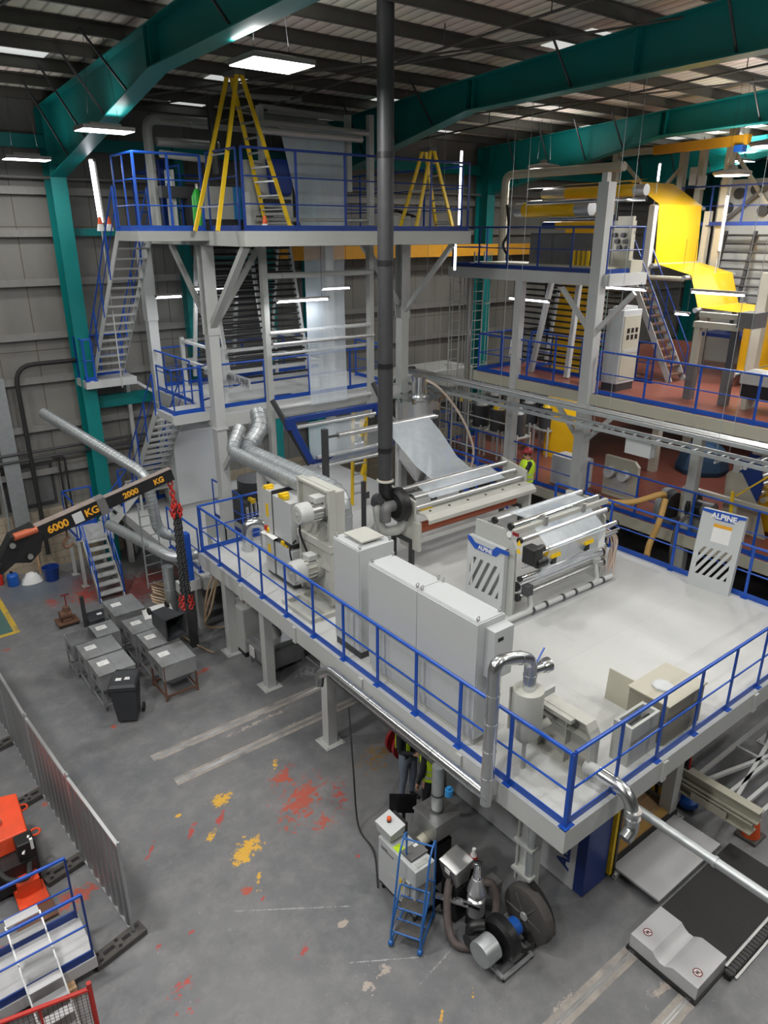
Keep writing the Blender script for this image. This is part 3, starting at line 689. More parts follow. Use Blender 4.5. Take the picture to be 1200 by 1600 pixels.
for y in (5.75, 8.05, 10.1, 12.2): MB().box(PX0 - .035, y - .05, PD - .34, PX0, y + .05, PD - .02).build('splice_plate', 'white_steel', t, smooth=False)
for x in (7.9, 10.4): MB().box(x - .05, PY0 - .03, PD - .34, x + .05, PY0, PD - .02).build('splice_plate', 'white_steel', t, smooth=False)
for (x, y) in ((6.2, 9.66), (6.2, 12.0), (6.2, 13.75), (6.25, 4.75), (12.9, 4.4), (9.6, 4.6), (12.9, 9), (12.9, 13.8), (9.6, 13.8), (9.6, 9)):
    po = MB().box(x - .1, y - .1, 0.02, x + .1, y + .1, PD - .3).build('support_post', 'white_steel', t, smooth=False)
    bp = MB().box(x - .21, y - .21, 0, x + .21, y + .21, 0.02)
    for sx in (-1, 1):
        for sy in (-1, 1): bp.cyl((x + sx * .17, y + sy * .17, .02), (x + sx * .17, y + sy * .17, .045), .018, n=6)
    bp.build('base_plate', 'white_steel', po, smooth=False)
guardrail([(PX0 + .07, PY0 + .07), (PX0 + .07, PY1 - .08)], PD, 'long blue guardrail on the left platform edge, before the grey cabinets', step=.94, h=1.08)
guardrail([(PX0 + .13, PY0 + .07), (PX1 - .1, PY0 + .07)], PD, 'blue guardrail on the near right edge of the white platform, before the beige steel box', step=.98, h=1.08)
guardrail([(PX1 - .1, PY0 + .1), (PX1 - .1, 10.4)], PD, 'blue guardrail on the far platform edge, behind the winder and leaning panel', step=1.55, h=1.08)
guardrail([(PX1 - .1, 11.9), (PX1 - .1, PY1 - .08)], PD, 'short blue guardrail beyond the worker, at the far corner of the white platform', step=1.2, h=1.08)
guardrail([(PX0 + .1, PY1 - .08), (9.0, PY1 - .08)], PD, 'blue guardrail across the far end of the white platform, by the grey ducts', step=1.1, h=1.08)

# ------------------------------------------------------------------ cabinets
def eyebolt(x, y, z, t):
    MB().cyl((x, y, z), (x, y, z + .02), .022, n=8).tube(arc((x, y, z + .045), (1, 0, 0), (0, 0, 1), .025, 0, 330, 10), .007, 6, closed=True).build('lifting_eye', 'stainless', t)
t = thing('control_cabinet', (6.0, 6.9, PD), 'long low double grey control cabinet standing behind the left guardrail', 'cabinet')
X0, X1, Y0, Y1, Z1 = 6.0, 6.5, 5.72, 8.12, 4.45
MB().box(X0 + .02, Y0, PD + .12, X1, Y1, Z1).build('body', 'cabinet', t, smooth=False, bevel=.008)
MB().box(X0 + .05, Y0 + .03, PD, X1 - .03, Y1 - .03, PD + .12).build('plinth', 'beige', t, smooth=False)
ym = at_z(650, 923, Z1).y
for a, b in ((Y0 + .01, ym - .006), (ym + .006, Y1 - .01)):
    MB().box(X0, a, PD + .3, X0 + .02, b, Z1 - .02).build('door', 'cabinet', t, smooth=False, bevel=.004)
    MB().box(X0 + .03, a + .01, Z1, X1 - .03, b - .01, Z1 + .012).build('top_panel', 'cabinet', t, smooth=False)
for p in ((X0 + .05, Y0 + .06), (X1 - .05, Y0 + .06), (X0 + .05, Y1 - .06), (X1 - .05, Y1 - .06), (X0 + .05, ym - .05), (X0 + .05, ym + .05), (X1 - .05, ym - .05), (X1 - .05, ym + .05)): eyebolt(p[0], p[1], Z1 + .01, t)
sb = MB().box(6.14, Y0 - .17, 3.62, 6.50, Y0, 4.36).build('side_box', 'cabinet', t, smooth=False, bevel=.006)
MB().box(6.2, Y0 - .176, 4.2, 6.3, Y0 - .17, 4.25).build('badge', 'black', sb, smooth=False)
t = thing('control_cabinet', (6.1, 8.5, PD), 'tall narrow grey control cabinet with a raised roof plate, beside the two motors', 'cabinet')
X0, X1, Y0, Y1, Z1 = 6.08, 6.78, 8.45, 9.2, 4.5
MB().box(X0 + .015, Y0, PD + .13, X1, Y1, Z1).build('body', 'cabinet', t, smooth=False, bevel=.008)
MB().box(X0 + .02, Y0 + .02, PD, X1 - .02, Y1 - .02, PD + .13).build('plinth', 'dark_steel', t, smooth=False)
MB().box(X0, Y0 + .02, PD + .15, X0 + .015, Y1 - .02, Z1 - .02).build('door', 'cabinet', t, smooth=False, bevel=.004)
MB().box(X0 + .14, Y0 + .12, Z1 + .05, X1 - .12, Y1 - .12, Z1 + .075).box(X0 + .2, Y0 + .2, Z1, X1 - .2, Y1 - .2, Z1 + .05).build('roof_plate', 'beige', t, smooth=False)
for p in ((X0 + .05, Y0 + .05), (X0 + .05, Y1 - .05), (X1 - .05, Y0 + .05)): eyebolt(p[0], p[1], Z1, t)

# ------------------------------------------------------------------ cast frame with two motors
t = thing('drive_unit', (6.75, 10.6, PD), 'tall pale grey cast machine with two electric motors beside the tall cabinet', 'machine')
MB().box(6.78, 10.15, PD + .1, 7.0, 11.2, 4.85).build('housing', 'beige', t, smooth=False, bevel=.02)
f = MB()
Xf = 6.78
f.box(Xf - .05, 10.13, PD + .1, Xf, 11.22, 4.9)
for y in (10.13, 11.16): f.box(Xf - .14, y, PD + .1, Xf - .05, y + .06, 4.9)
for z in (2.75, 3.3, 3.72, 3.78, 4.2, 4.84): f.box(Xf - .14, 10.13, z, Xf - .05, 11.22, z + .045)
for z in (2.95, 3.5, 3.95, 4.5): f.box(Xf - .12, 10.2, z, Xf - .05, 10.34, z + .3); 
for z in (3.45, 4.5): f.cyl((Xf - .1, 10.95, z), (Xf - .05, 10.95, z), .11, n=14)
f.box(Xf - .17, 10.1, 3.70, Xf - .02, 11.25, 3.84)
f.build('cast_frame', 'beige', t, smooth=False)
b = MB()
for y in (9.95, 10.92): b.box(6.05, y, PD, 6.85, y + .07, PD + .09)
for x in (6.05, 6.42, 6.79): b.box(x, 9.95, PD, x + .07, 10.99, PD + .09)
b.build('base_frame', 'beige', t, smooth=False)
for (u, v, r, L) in ((464, 805, .2, .5), (455, 897, .235, .48)):
    c = at_x(u, v, 6.12); x0 = 6.12
    mo = MB().cyl((x0 + .17, c.y, c.z), (Xf - .04, c.y, c.z), r * .82, n=20)
    for k in range(14):
        a = 2 * pi * k / 14
        mo.bar((x0 + .2, c.y + cos(a) * r * .84, c.z + sin(a) * r * .84), (Xf - .2, c.y + cos(a) * r * .84, c.z + sin(a) * r * .84), .014, .05, up=(0, cos(a), sin(a)))
    mo.cyl((Xf - .18, c.y, c.z), (Xf - .04, c.y, c.z), r * 1.02, n=20)
    m_ = mo.build('motor', 'stainless' if v < 850 else 'beige', t)
    MB().lathe((x0, c.y, c.z), (x0 + 1, c.y, c.z), [(0, r * .55), (0.0, r * .82), (.05, r), (.24, r * 1.0)], 22).build('fan_cover', 'white_steel', m_)
    MB().cyl((x0 - .006, c.y, c.z), (x0 + .01, c.y, c.z), r * .62, n=20).cyl((x0 - .02, c.y, c.z), (x0, c.y, c.z), r * .2, n=12).build('fan_grille', 'grey_steel', m_)
    MB().box(x0 + .32, c.y - .12, c.z + r * .8, x0 + .54, c.y + .1, c.z + r * .8 + .12).build('terminal_box', 'white_steel', m_, bevel=.012)
c = at_x(480, 810, 6.3)
MB().tube(spline([(6.45, 10.75, 4.3), (6.5, 10.95, 3.9), (6.6, 10.9, 3.5), (6.7, 10.8, 3.15)]), .022, 8).tube(spline([(6.55, 11.2, 3.62), (6.5, 11.35, 3.4), (6.5, 11.25, 3.1), (6.6, 11.05, 2.95)]), .02, 8).build('cable', 'rubber', t)
# filter boxes with yellow clamps
for z0, z1, lab in ((3.5, 4.42, 'upper grey filter box with yellow clamps, above its twin beside the motors'), (2.62, 3.42, 'lower grey filter box under a loose sheet of paper, near the deck')):
    t = thing('filter_box', (6.5, 11.7, z0), lab, 'filter box')
    MB().box(6.5, 11.27, z0, 7.1, 11.95, z1 - .06).build('body', 'cabinet', t, smooth=False, bevel=.01)
    MB().box(6.47, 11.98, z0, 7.1, 12.3, z1).build('frame', 'white_steel', t, smooth=False, bevel=.01)
    MB().box(6.5, 11.95, z0 - .02, 7.08, 11.98, z1 + .01).build('seal', 'black', t, smooth=False)
    for yy in (11.6, 12.2):
        c_ = MB().box(6.5, yy - .12, z1 - .05, 6.62, yy + .12, z1 + .03).box(6.47, yy - .05, z1 - .02, 6.66, yy + .05, z1 + .06)
        c_.build('clamp', 'yellow', t, smooth=False, bevel=.006)
    MB().box(6.462, 12.08, z0 + .35, 6.47, 12.18, z0 + .62).build('sticker', 'yellow', t, smooth=False)
    MB().box(6.5, 11.3, z0 - .07, 7.0, 12.3, z0).build('bracket', 'dark_steel', t, smooth=False)
single('paper_sheet', MB().grid([[(6.36, 12.3, 3.47), (6.38, 12.1, 3.49), (6.38, 11.8, 3.47)], [(6.55, 12.3, 3.50), (6.55, 12.1, 3.50), (6.55, 11.8, 3.49)], [(6.68, 12.3, 3.47), (6.7, 12.1, 3.49), (6.68, 11.8, 3.47)]]), 'paper', 'white paper sheet lying on the lower filter box', 'paper')
t = thing('switch_handle', (6.48, 12.15, 3.5), 'small red and yellow switch above the paper sheet on the filter box', 'switch')
MB().cyl((6.44, 12.15, 3.56), (6.5, 12.15, 3.56), .06, n=12).build('base', 'yellow', t)
MB().box(6.40, 12.13, 3.56, 6.45, 12.17, 3.66).build('lever', 'red', t)

# ------------------------------------------------------------------ galvanised ducts
def duct(name, pts, r, label, m='duct', rb=.3, rings=0.4, group=None, n=16, parts=True):
    P = bent(pts, rb, 6)
    t = thing(name, P[0], label, 'duct', group)
    MB().tube(P, r, n).build('pipe', m, t)
    # clamp rings
    acc = 0; mb = MB(); cnt = 0
    for a, b in zip(P, P[1:]):
        L = (b - a).length
        if L < 1e-5: continue
        d = (b - a) / L; s = rings - acc
        while s < L:
            c = a + d * s; mb.cyl(c - d * .012, c + d * .012, r * 1.07, n=n); cnt += 1; s += rings
        acc = (acc + L) % rings
    if cnt: mb.build('clamp_rings', m, t)
    return t
a1 = at_x(384, 706, 7.4); a2 = at_x(535, 772, 7.4)
duct('duct', [(8.05, a1.y + .55, a1.z + .75), (7.95, a1.y + .2, a1.z + .45), (7.4, a1.y + .05, a1.z + .02), (7.4, a2.y, a2.z), (7.4, a2.y, 3.0)], .185, 'thicker galvanised spiral duct sloping down to the cast machine, ending in a bend', 'galv', .45, .14, n=18)
b1 = at_x(362, 706, 6.95); b2 = at_x(470, 757, 6.95)
duct('duct', [(7.35, b1.y + .3, b1.z + .45), (6.95, b1.y + .05, b1.z), (6.95, b2.y, b2.z)], .14, 'thinner galvanised spiral duct alongside the thicker one', 'galv', .3, .12, n=18)
c0 = at_z(389, 857, 2.5); c1 = at_x(405, 810, c0.x + .35)
e0 = at_x(425, 778, 6.75); 
ua = at_z(388, 860, 2.5); ub = at_z(416, 857, 2.5)
duct('duct', [(ua.x, ua.y, 2.5), (ua.x, ua.y, 3.15), (ub.x, ub.y, 3.15), (ub.x, ub.y, 2.5)], .12, 'shiny silver duct bent over like a hook, standing on the deck behind the guardrail', 'duct', .3, .3)
duct('duct', [(ub.x, ub.y + .02, 3.1), (ub.x, ub.y + .02, 4.45), (6.95, 12.32, 4.3)], .105, 'short silver duct bending into the upper filter box', 'white_steel', .25, .25)

# ------------------------------------------------------------------ black vertical pipe and blower
vp = at_x(602, 748, 8.75)
t = thing('exhaust_pipe', vp, 'thick black vertical pipe running from the blower up to the roof', 'pipe')
MB().cyl(vp, (vp.x, vp.y, 12.9), .15, n=20).build('pipe', 'dark_steel', t)
for zz in (5.0, 6.7, 8.6, 10.4): MB().cyl((vp.x, vp.y, zz), (vp.x, vp.y, zz + .1), .158, n=20).build('sleeve', 'black', t)
MB().cyl((vp.x, vp.y, vp.z - .02), (vp.x, vp.y, vp.z + .18), .148, n=20).build('cuff', 'tube_pink', t)
MB().cyl((vp.x, vp.y, vp.z - .05), (vp.x, vp.y, vp.z - .02), .18, n=20).build('flange', 'beige', t)
bc = at_x(622, 788, 8.95)
t = thing('blower', bc, 'round black blower at the foot of the black vertical pipe', 'blower')
MB().lathe((bc.x - .12, bc.y, bc.z), (bc.x + 1, bc.y, bc.z), [(0, .1), (.0, .28), (.06, .36), (.2, .36), (.26, .28), (.3, .12)], 26).build('scroll_housing', 'black', t)
MB().lathe((bc.x + .14, bc.y, bc.z), (bc.x + 1, bc.y, bc.z), [(0, .15), (.22, .15), (.26, .1)], 18).build('motor', 'black', t)
MB().tube(bent([(vp.x, vp.y, vp.z - .05), (vp.x, vp.y, bc.z + .22), (bc.x - .0, bc.y + .16, bc.z + .12)], .12), .14, 14).build('outlet', 'black', t)
MB().tube(bent([(bc.x - .1, bc.y, bc.z), (bc.x - .34, bc.y, bc.z), (bc.x - .34, bc.y, bc.z - .3)], .16), .12, 14).build('inlet_elbow', 'grey_dark', t)
MB().tube(bent([(bc.x - .34, bc.y + .3, bc.z + .05), (bc.x - .34, bc.y + .25, bc.z - .15), (bc.x - .3, bc.y + .2, bc.z - .62), (bc.x + .1, bc.y + .05, bc.z - .62), (bc.x + .18, bc.y, bc.z - .38)], .25), .11, 14).build('u_bend', 'grey_steel', t)
MB().tube(bent([(bc.x - .34, bc.y + .3, bc.z - .02), (bc.x - .34, bc.y + .3, bc.z + .12), (bc.x - .34, bc.y + .14, bc.z + .16)], .12), .12, 14).build('cap_elbow', 'dark_steel', t)

# ------------------------------------------------------------------ turner bar unit (red-brown roller)
tl = at_x(650, 842, 9.15)
t = thing('roller_stand', (9.15, 10.9, PD), 'roller unit with a red-brown roller under a long beige cover, behind the winder', 'machine')
xa, xb = 9.2, 12.55
yb = at_x(652, 838, xa)
MB().cyl((xa, yb.y + .1, yb.z + .12), (xb - .3, yb.y + .1, yb.z + .12), .12, n=20).build('red_roller', 'copper', t, label='red-brown roller')
cv = at_x(660, 808, xa)
poly = [(0, cv.y + .40, cv.z + .02), (0, cv.y - .05, cv.z + .04), (0, cv.y - .17, cv.z - .05), (0, cv.y - .17, cv.z - .13), (0, cv.y - .14, cv.z - .13), (0, cv.y - .14, cv.z - .06), (0, cv.y - .04, cv.z), (0, cv.y + .40, cv.z - .02)]
cov = MB().prism(poly, (xa + .05, 0, 0), (xb, 0, 0)).build('cover', 'beige', t, smooth=False)
for k in range(6): MB().cyl((xa + .3 + k * .55, cv.y + .1, cv.z + .028), (xa + .3 + k * .55, cv.y + .1, cv.z + .045), .03, n=10).build('bolt', 'black', cov)
MB().box(xa + .15, cv.y + .22, cv.z + .03, xa + .5, cv.y + .28, cv.z + .036).build('warning_strip', 'yellow', cov, smooth=False)
MB().box(xa, yb.y - .1, yb.z - .12, xb - .3, yb.y - .02, yb.z - .02).build('lower_beam', 'white_steel', t, smooth=False)
tr = at_x(642, 783, xa)
MB().cyl((xa, tr.y + .12, tr.z), (xb, tr.y + .12, tr.z), .055, n=16).build('roller', 'roller', t)
MB().cyl((xa, tr.y + .45, tr.z + .1), (xb, tr.y + .45, tr.z + .1), .06, n=16).build('roller', 'stainless', t)
MB().cyl((xa, tr.y - .12, tr.z - .12), (xb, tr.y - .12, tr.z - .12), .05, n=16).build('roller', 'roller', t)
MB().quad((xa + .5, tr.y + .5, tr.z + .16), (xb - .6, tr.y + .5, tr.z + .16), (xb - .6, tr.y - .1, tr.z - .02), (xa + .5, tr.y - .1, tr.z - .02)).build('film_web', 'clear_film', t)
for x in (xa - .06, xb):
    e = MB().box(x - .02, yb.y - .14, yb.z - .3, x + .06, yb.y + .08, yb.z + .34)
    e.hexa([(x, yb.y + .05, yb.z - .32), (x + .05, yb.y + .05, yb.z - .32), (x + .05, yb.y + .5, yb.z - .32), (x, yb.y + .5, yb.z - .32)], [(x, yb.y + .02, tr.z + .05), (x + .05, yb.y + .02, tr.z + .05), (x + .05, tr.y + .6, tr.z + .2), (x, tr.y + .6, tr.z + .2)])
    e.build('end_plate', 'beige', t, smooth=False, bevel=.008)
for x in (xa - .05, xb):
    L = MB().box(x - .05, 10.75, PD, x + .04, 10.84, 3.08).box(x - .05, 11.36, PD, x + .04, 11.45, 3.08).box(x - .05, 10.75, 3.0, x + .04, 11.45, 3.09)
    L.build('leg_frame', 'dark_steel', t, smooth=False)
# triangular dark bracket behind the blower
single('bracket', MB().prism([(0, 0, 0), (0, .45, 0), (0, .05, .5)], (8.5, 11.2, 3.0), (8.56, 11.2, 3.0)).box(8.45, 11.15, PD, 8.6, 11.25, 3.0), 'grey_steel', 'triangular grey bracket standing behind the black blower', 'bracket')

# ------------------------------------------------------------------ slotted guard panels
def clip(poly, rect):
    x0, y0, x1, y1 = rect
    def cut(P, f, inter):
        out = []
        for i in range(len(P)):
            a, b = P[i - 1], P[i]
            if f(b):
                if not f(a): out.append(inter(a, b))
                out.append(b)
            elif f(a): out.append(inter(a, b))
        return out
    def ix(v): return lambda a, b: (v, a[1] + (b[1] - a[1]) * (v - a[0]) / (b[0] - a[0]))
    def iy(v): return lambda a, b: (a[0] + (b[0] - a[0]) * (v - a[1]) / (b[1] - a[1]), v)
    for f, i_ in ((lambda p: p[0] >= x0, ix(x0)), (lambda p: p[0] <= x1, ix(x1)), (lambda p: p[1] >= y0, iy(y0)), (lambda p: p[1] <= y1, iy(y1))):
        poly = cut(poly, f, i_)
        if len(poly) < 3: return []
    return poly
def slotted(o, S, T, W, H, rect, n, slant, depth, m, parent, name='panel'):
    o = Vector(o); S = Vector(S).normalized(); T = Vector(T); T = (T - S * T.dot(S)).normalized(); N = S.cross(T)
    mb = MB()
    def put(P):
        if len(P) >= 3: mb.prism([o + S * a + T * b for a, b in P], N * -.012, N * 0)
    x0, y0, x1, y1 = rect
    put([(0, 0), (W, 0), (W, y0), (0, y0)]); put([(0, y1), (W, y1), (W, H), (0, H)]); put([(0, y0), (x0, y0), (x0, y1), (0, y1)]); put([(x1, y0), (W, y0), (W, y1), (x1, y1)])
    pitch = (x1 - x0 + abs(slant)) / n
    for k in range(-1, n + 1):
        s = x0 - max(0, slant) + k * pitch
        put(clip([(s, y0), (s + pitch * .55, y0), (s + pitch * .55 + slant, y1), (s + slant, y1)], rect))
    put
    for (a, b, c, d) in ((0, 0, .012, H), (W - .012, 0, W, H), (0, H - .012, W, H)):
        P = [(a, b), (c, b), (c, d), (a, d)]
        mb.prism([o + S * i + T * j for i, j in P], N * -depth, N * -.012)
    mb.build(name, m, parent, smooth=False)
    return o, S, T, N
t = thing('guard_panel', at_z(1104, 922, PD), 'loose grey guard panel with slanted slots, leaning on the far guardrail', 'guard panel')
B0 = at_z(1072, 912, PD); B1 = at_z(1137, 933, PD); T0 = at_x(1103, 794, 13.22)
H_ = (T0 - B0).length
o, S, T, N = slotted(B0, B1 - B0, T0 - B0, (B1 - B0).length, H_, (.1, .28, (B1 - B0).length - .1, .86), 7, .34, .13, 'cabinet', t)
W_ = (B1 - B0).length
hp = [(.0, H_), (W_, H_), (W_, H_ - .05), (W_ - .12, H_ - .07), (W_ - .2, H_ - .17), (.28, H_ - .17), (.2, H_ - .07), (0, H_ - .05)]
hd_ = MB().prism([o + S * a + T * b for a, b in hp], N * 0.001, N * .012).build('header', 'blue', t, smooth=False, label='blue header strip')
text('lettering', 'ALPINE', o + S * (W_ * .52) + T * (H_ - .10) + N * .014, S, T, .15, 'paper', t, bold=.006)
MB().prism([o + S * a + T * b for a, b in ((.27, H_ - .3), (.62, H_ - .3), (.62, H_ - .62), (.27, H_ - .62))], N * .001, N * .004).build('notice', 'paper', t, smooth=False)
MB().prism([o + S * a + T * b for a, b in ((.27, H_ - .25), (.62, H_ - .25), (.62, H_ - .32), (.27, H_ - .32))], N * .004, N * .006).build('notice_band', 'crane_orange', t, smooth=False)

# ------------------------------------------------------------------ winder
t = thing('winder', (9.1, 8.4, PD), 'film winder with many steel rollers between two grey side plates', 'winding machine')
XL, XR = 9.15, 11.75
def onx(u, v, x=XL): q = at_x(u, v, x); return (x, q.y, q.z)
pl = [onx(745, 810), onx(788, 826), onx(806, 860), onx(801, 962), (XL, onx(801, 962)[1], PD), (XL, onx(745, 900)[1] + .1, PD)]
MB().prism(pl, (-.02, 0, 0), (.03, 0, 0)).build('side_plate', 'grey_steel', t, smooth=False)
MB().prism(pl, (XR - XL, 0, 0), (XR - XL + .05, 0, 0)).build('side_plate', 'grey_steel', t, smooth=False)
gx = 9.02
g0 = at_x(727, 932, gx); g1 = at_x(783, 952, gx); gt = at_x(728, 833, gx)
Wg = abs(g0.y - g1.y); Hg = gt.z - PD
og, Sg, Tg, Ng = slotted((gx, g0.y, PD), (0, -1, 0), (0, 0, 1), Wg, Hg, (.08, .3, Wg - .1, .95), 6, .3, .1, 'cabinet', t, 'guard')
hp = [(0, Hg), (.1, Hg - .02), (.2, Hg - .1), (Wg - .3, Hg - .1), (Wg - .2, Hg + .0), (Wg + .1, Hg), (Wg + .1, Hg - .08), (Wg - .1, Hg - .09), (Wg - .2, Hg - .2), (.2, Hg - .22), (.02, Hg - .1)]
MB().prism([og + Sg * a + Tg * b for a, b in hp], Ng * .001, Ng * .012).build('guard_header', 'blue', t, smooth=False)
text('lettering', 'ALPINE', og + Sg * (Wg * .5) + Tg * (Hg - .155) + Ng * .015, Sg, Tg, .11, 'paper', t, bold=.004)
ROLL = [(773, 813, .06, 'roller'), (798, 823, .065, 'chrome'), (812, 845, .055, 'roller'), (828, 868, .05, 'chrome'), (812, 905, .05, 'chrome'), (806, 917, .085, 'alu'), (808, 934, .07, 'stainless')]
RP = []
for (u, v, r, m) in ROLL:
    q = at_x(u, v, XL + .05); RP.append(q)
    ro = MB().cyl((XL + .05, q.y, q.z), (XR - .03, q.y, q.z), r, n=20).build('roller', m, t)
    for x in (XL + .03, XR - .05): MB().cyl((x, q.y, q.z), (x + .05, q.y, q.z), r * 1.08, n=14).build('bearing', 'black', ro)
q = at_x(806, 831, XL + .05)
MB().box(XL, q.y - .04, q.z - .05, XR + .1, q.y + .04, q.z + .05).build('cross_bar', 'beige', t, smooth=False)
for x in (XL + .8, XL + 1.9): MB().box(x - .05, q.y - .07, q.z - .1, x + .05, q.y + .07, q.z + .13).build('bar_clamp', 'stainless', t, smooth=False, bevel=.006)
MB().quad((XL + .45, RP[0].y + .02, RP[0].z + .062), (XR - .4, RP[0].y + .02, RP[0].z + .062), (XR - .4, RP[1].y, RP[1].z + .067), (XL + .45, RP[1].y, RP[1].z + .067)).build('film_web', 'clear_film', t)
MB().grid([[(x, p.y - .07, p.z) for x in (XL + .5, XR - .45)] for p in (RP[1], RP[2], RP[3], RP[4], RP[5])]).build('film_web', 'clear_film', t)
q5 = at_x(812, 885, XL + .05)
MB().box(XL + .02, q5.y - .1, q5.z - .03, XR + .25, q5.y - .06, q5.z + .0).box(XL + .02, q5.y - .13, q5.z + .05, XR + .25, q5.y - .10, q5.z + .08).build('sensor_rail', 'alu', t, smooth=False)
for x in (XL + .75, XL + 1.72):
    s_ = MB().box(x - .13, q5.y - .22, q5.z + .08, x + .13, q5.y - .04, q5.z + .2).hexa([(x - .13, q5.y - .26, q5.z + .08), (x + .13, q5.y - .26, q5.z + .08), (x + .13, q5.y - .22, q5.z + .08), (x - .13, q5.y - .22, q5.z + .08)], [(x - .13, q5.y - .23, q5.z + .17), (x + .13, q5.y - .23, q5.z + .17), (x + .13, q5.y - .22, q5.z + .19), (x - .13, q5.y - .22, q5.z + .19)])
    so = s_.build('knife_holder', 'yellow', t, smooth=False, bevel=.008, label='yellow knife holder')
    MB().box(x - .04, q5.y - .2, q5.z - .08, x + .08, q5.y - .08, q5.z + .08).build('mount', 'black', so, smooth=False)
gq = at_x(815, 868, XL)
g = MB().box(XL - .02, gq.y - .3, gq.z - .12, XL + .22, gq.y - .02, gq.z + .2).cyl((XL + .1, gq.y - .25, gq.z - .1), (XL + .35, gq.y - .25, gq.z - .1), .1, n=12).cyl((XL + .2, gq.y - .15, gq.z + .1), (XL + .4, gq.y - .15, gq.z + .1), .07, n=12)
g.build('gearbox', 'black', t, bevel=.02)
MB().box(XL, gq.y - .2, 3.05, XL + .16, gq.y - .05, 3.25).build('bearing_block', 'dark_steel', t, bevel=.01)
for yy, zz in ((.05, 4.05), (.05, 3.9)): MB().prism([(XL - .03, gq.y + yy - .06 + .0, zz - .06), (XL - .03, gq.y + yy + .06, zz - .06), (XL - .03, gq.y + yy, zz + .05)], (0, -.0, 0), (-.004, 0, 0)).build('warning_triangle', 'yellow', t, smooth=False)
MB().cyl((XL - .03, gq.y + .3, 4.12), (XL - .015, gq.y + .3, 4.12), .06, n=16).build('badge', 'paper', t)
MB().box(XL - .03, gq.y + .08, 4.14, XL - .015, gq.y + .22, 4.2).build('indicator', 'red_dark', t, smooth=False)
MB().box(XR - .5, RP[4].y - .16, RP[4].z + .1, XR - .3, RP[4].y - .155, RP[4].z + .5).build('tag', 'paper', t, smooth=False)
hb = MB()
for k in range(9):
    y0 = 7.95 + random.uniform(-.15, .2); x0 = XR + .1 + random.uniform(0, .25)
    hb.tube(spline([(x0, y0 + .2, 3.5), (x0 + .18, y0, 3.3), (x0 + .1 + random.uniform(-.1, .1), y0 - .05, 2.95), (x0 + random.uniform(-.1, .2), y0 - .1, 2.62)], 5), .018, 6)
hb.build('hose_bundle', 'tube_pink', t)
MB().box(XR + .1, 8.3, PD, XR + .5, 8.8, 3.4).build('valve_cabinet', 'dark_steel', t, smooth=False)
# trim suction duct on the deck in front of the winder
t = thing('suction_duct', at_z(800, 972, PD + .1), 'light grey suction pipe with two funnels, lying on the deck before the winder', 'pipe')
p0 = at_z(792, 970, PD + .11); p1 = at_z(955, 900, PD + .11); d_ = (p1 - p0)
MB().cyl(p0 - d_ * .05, p1, .055, n=14).build('pipe', 'white_steel', t)
for k in (.22, .34, .5, .62, .78, .9): 
    c = p0 + d_ * k; MB().cyl(c - d_.normalized() * .03, c + d_.normalized() * .03, .065, n=14).build('pipe_clip', 'dark_steel', t, smooth=True)
for k, u in ((.14, 1), (.78, 1)):
    c = p0 + d_ * k
    top = c + Vector((.25, .12, .35))
    f = MB().tube(bent([c, c + Vector((.22, .0, .04)), top], .15), .05, 12).lathe(top, top + Vector((.05, .05, 1)), [(0, .05), (.1, .09), (.13, .11)], 14)
    f.build('funnel', 'white_steel', t)
MB().box(p0.x, p0.y - .1, PD, p1.x + .1, p0.y - .02, PD + .05).build('foot_rail', 'alu', t, smooth=False)

# ------------------------------------------------------------------ near corner: pipes, filter vessel, ribbed cover, steel boxes
vx = 5.62
q = at_x(760, 1243, vx); VY, VZ = q.y, q.z
r_ = .085
q2 = at_x(516, 1066, vx)
duct('duct', [(vx - .16, q2.y + .12, VZ - .30), (vx - .10, q2.y + .16, VZ - .1), (vx, q2.y, VZ), (vx, VY, VZ), (vx, VY - .02, VZ + .02)], r_, 'long silver pipe running along the left edge beam of the white platform', 'duct', .12, .75)
zt = 4.38
cyl_c = (6.25, 5.02)
duct('duct', [(vx, VY, VZ - .12), (vx, VY, zt), (5.95, VY - .01, zt - .06), (cyl_c[0], cyl_c[1], zt - .18), (cyl_c[0], cyl_c[1], zt - .64)], r_, 'silver riser pipe bending over the guardrail to the filter vessel', 'duct', .17, .42)
mb = MB()
t = thing('filter_vessel', (cyl_c[0], cyl_c[1], PD), 'beige cylindrical filter vessel at the near corner of the platform', 'filter')
ztop = 3.75; x, y = cyl_c
MB().lathe((x, y, ztop), (x, y, ztop - 1), [(0, .05), (0, .20), (.02, .205), (.62, .205), (.66, .19), (.74, .14), (.82, .06)], 26).build('vessel', 'beige', t)
MB().cyl((x, y, PD), (x, y, ztop - .8), .03, n=10).build('drain_pipe', 'beige', t)
MB().box(x + .1, y - .03, ztop - .25, x + .5, y + .03, ztop - .15).build('bracket', 'white_steel', t, smooth=False)
MB().tube(bent([(x, y, ztop + .27), (x + .05, y - .01, ztop + .27), (x + .24, y - .04, ztop + .27)], .03), .07, 14).lathe((x + .18, y - .03, ztop + .27), (x + 1, y - .12, ztop + .27), [(0, .08), (.06, .1), (.12, .1), (.12, .07)], 16).build('side_branch', 'duct', t)
MB().bar((x + .1, y + .0, ztop + .34), (x + .26, y + .02, ztop + .5), .02, .012).build('valve_lever', 'blue', t)
MB().tube(bent([(x, y, ztop - .74), (x + .2, y - .05, ztop - .66), (x + .35, y - .1, ztop - .6)], .1), .06, 12).build('outlet', 'beige', t)
t = thing('machine_cover', (6.86, 5.0, PD), 'upright ribbed pale grey machine cover behind the filter vessel', 'cover')
XC = 6.86
pp = [(XC, 4.32, PD), (XC, 4.32, 3.18), (XC, 4.42, 3.34), (XC, 5.55, 3.34), (XC, 5.72, 3.2), (XC, 5.72, PD)]
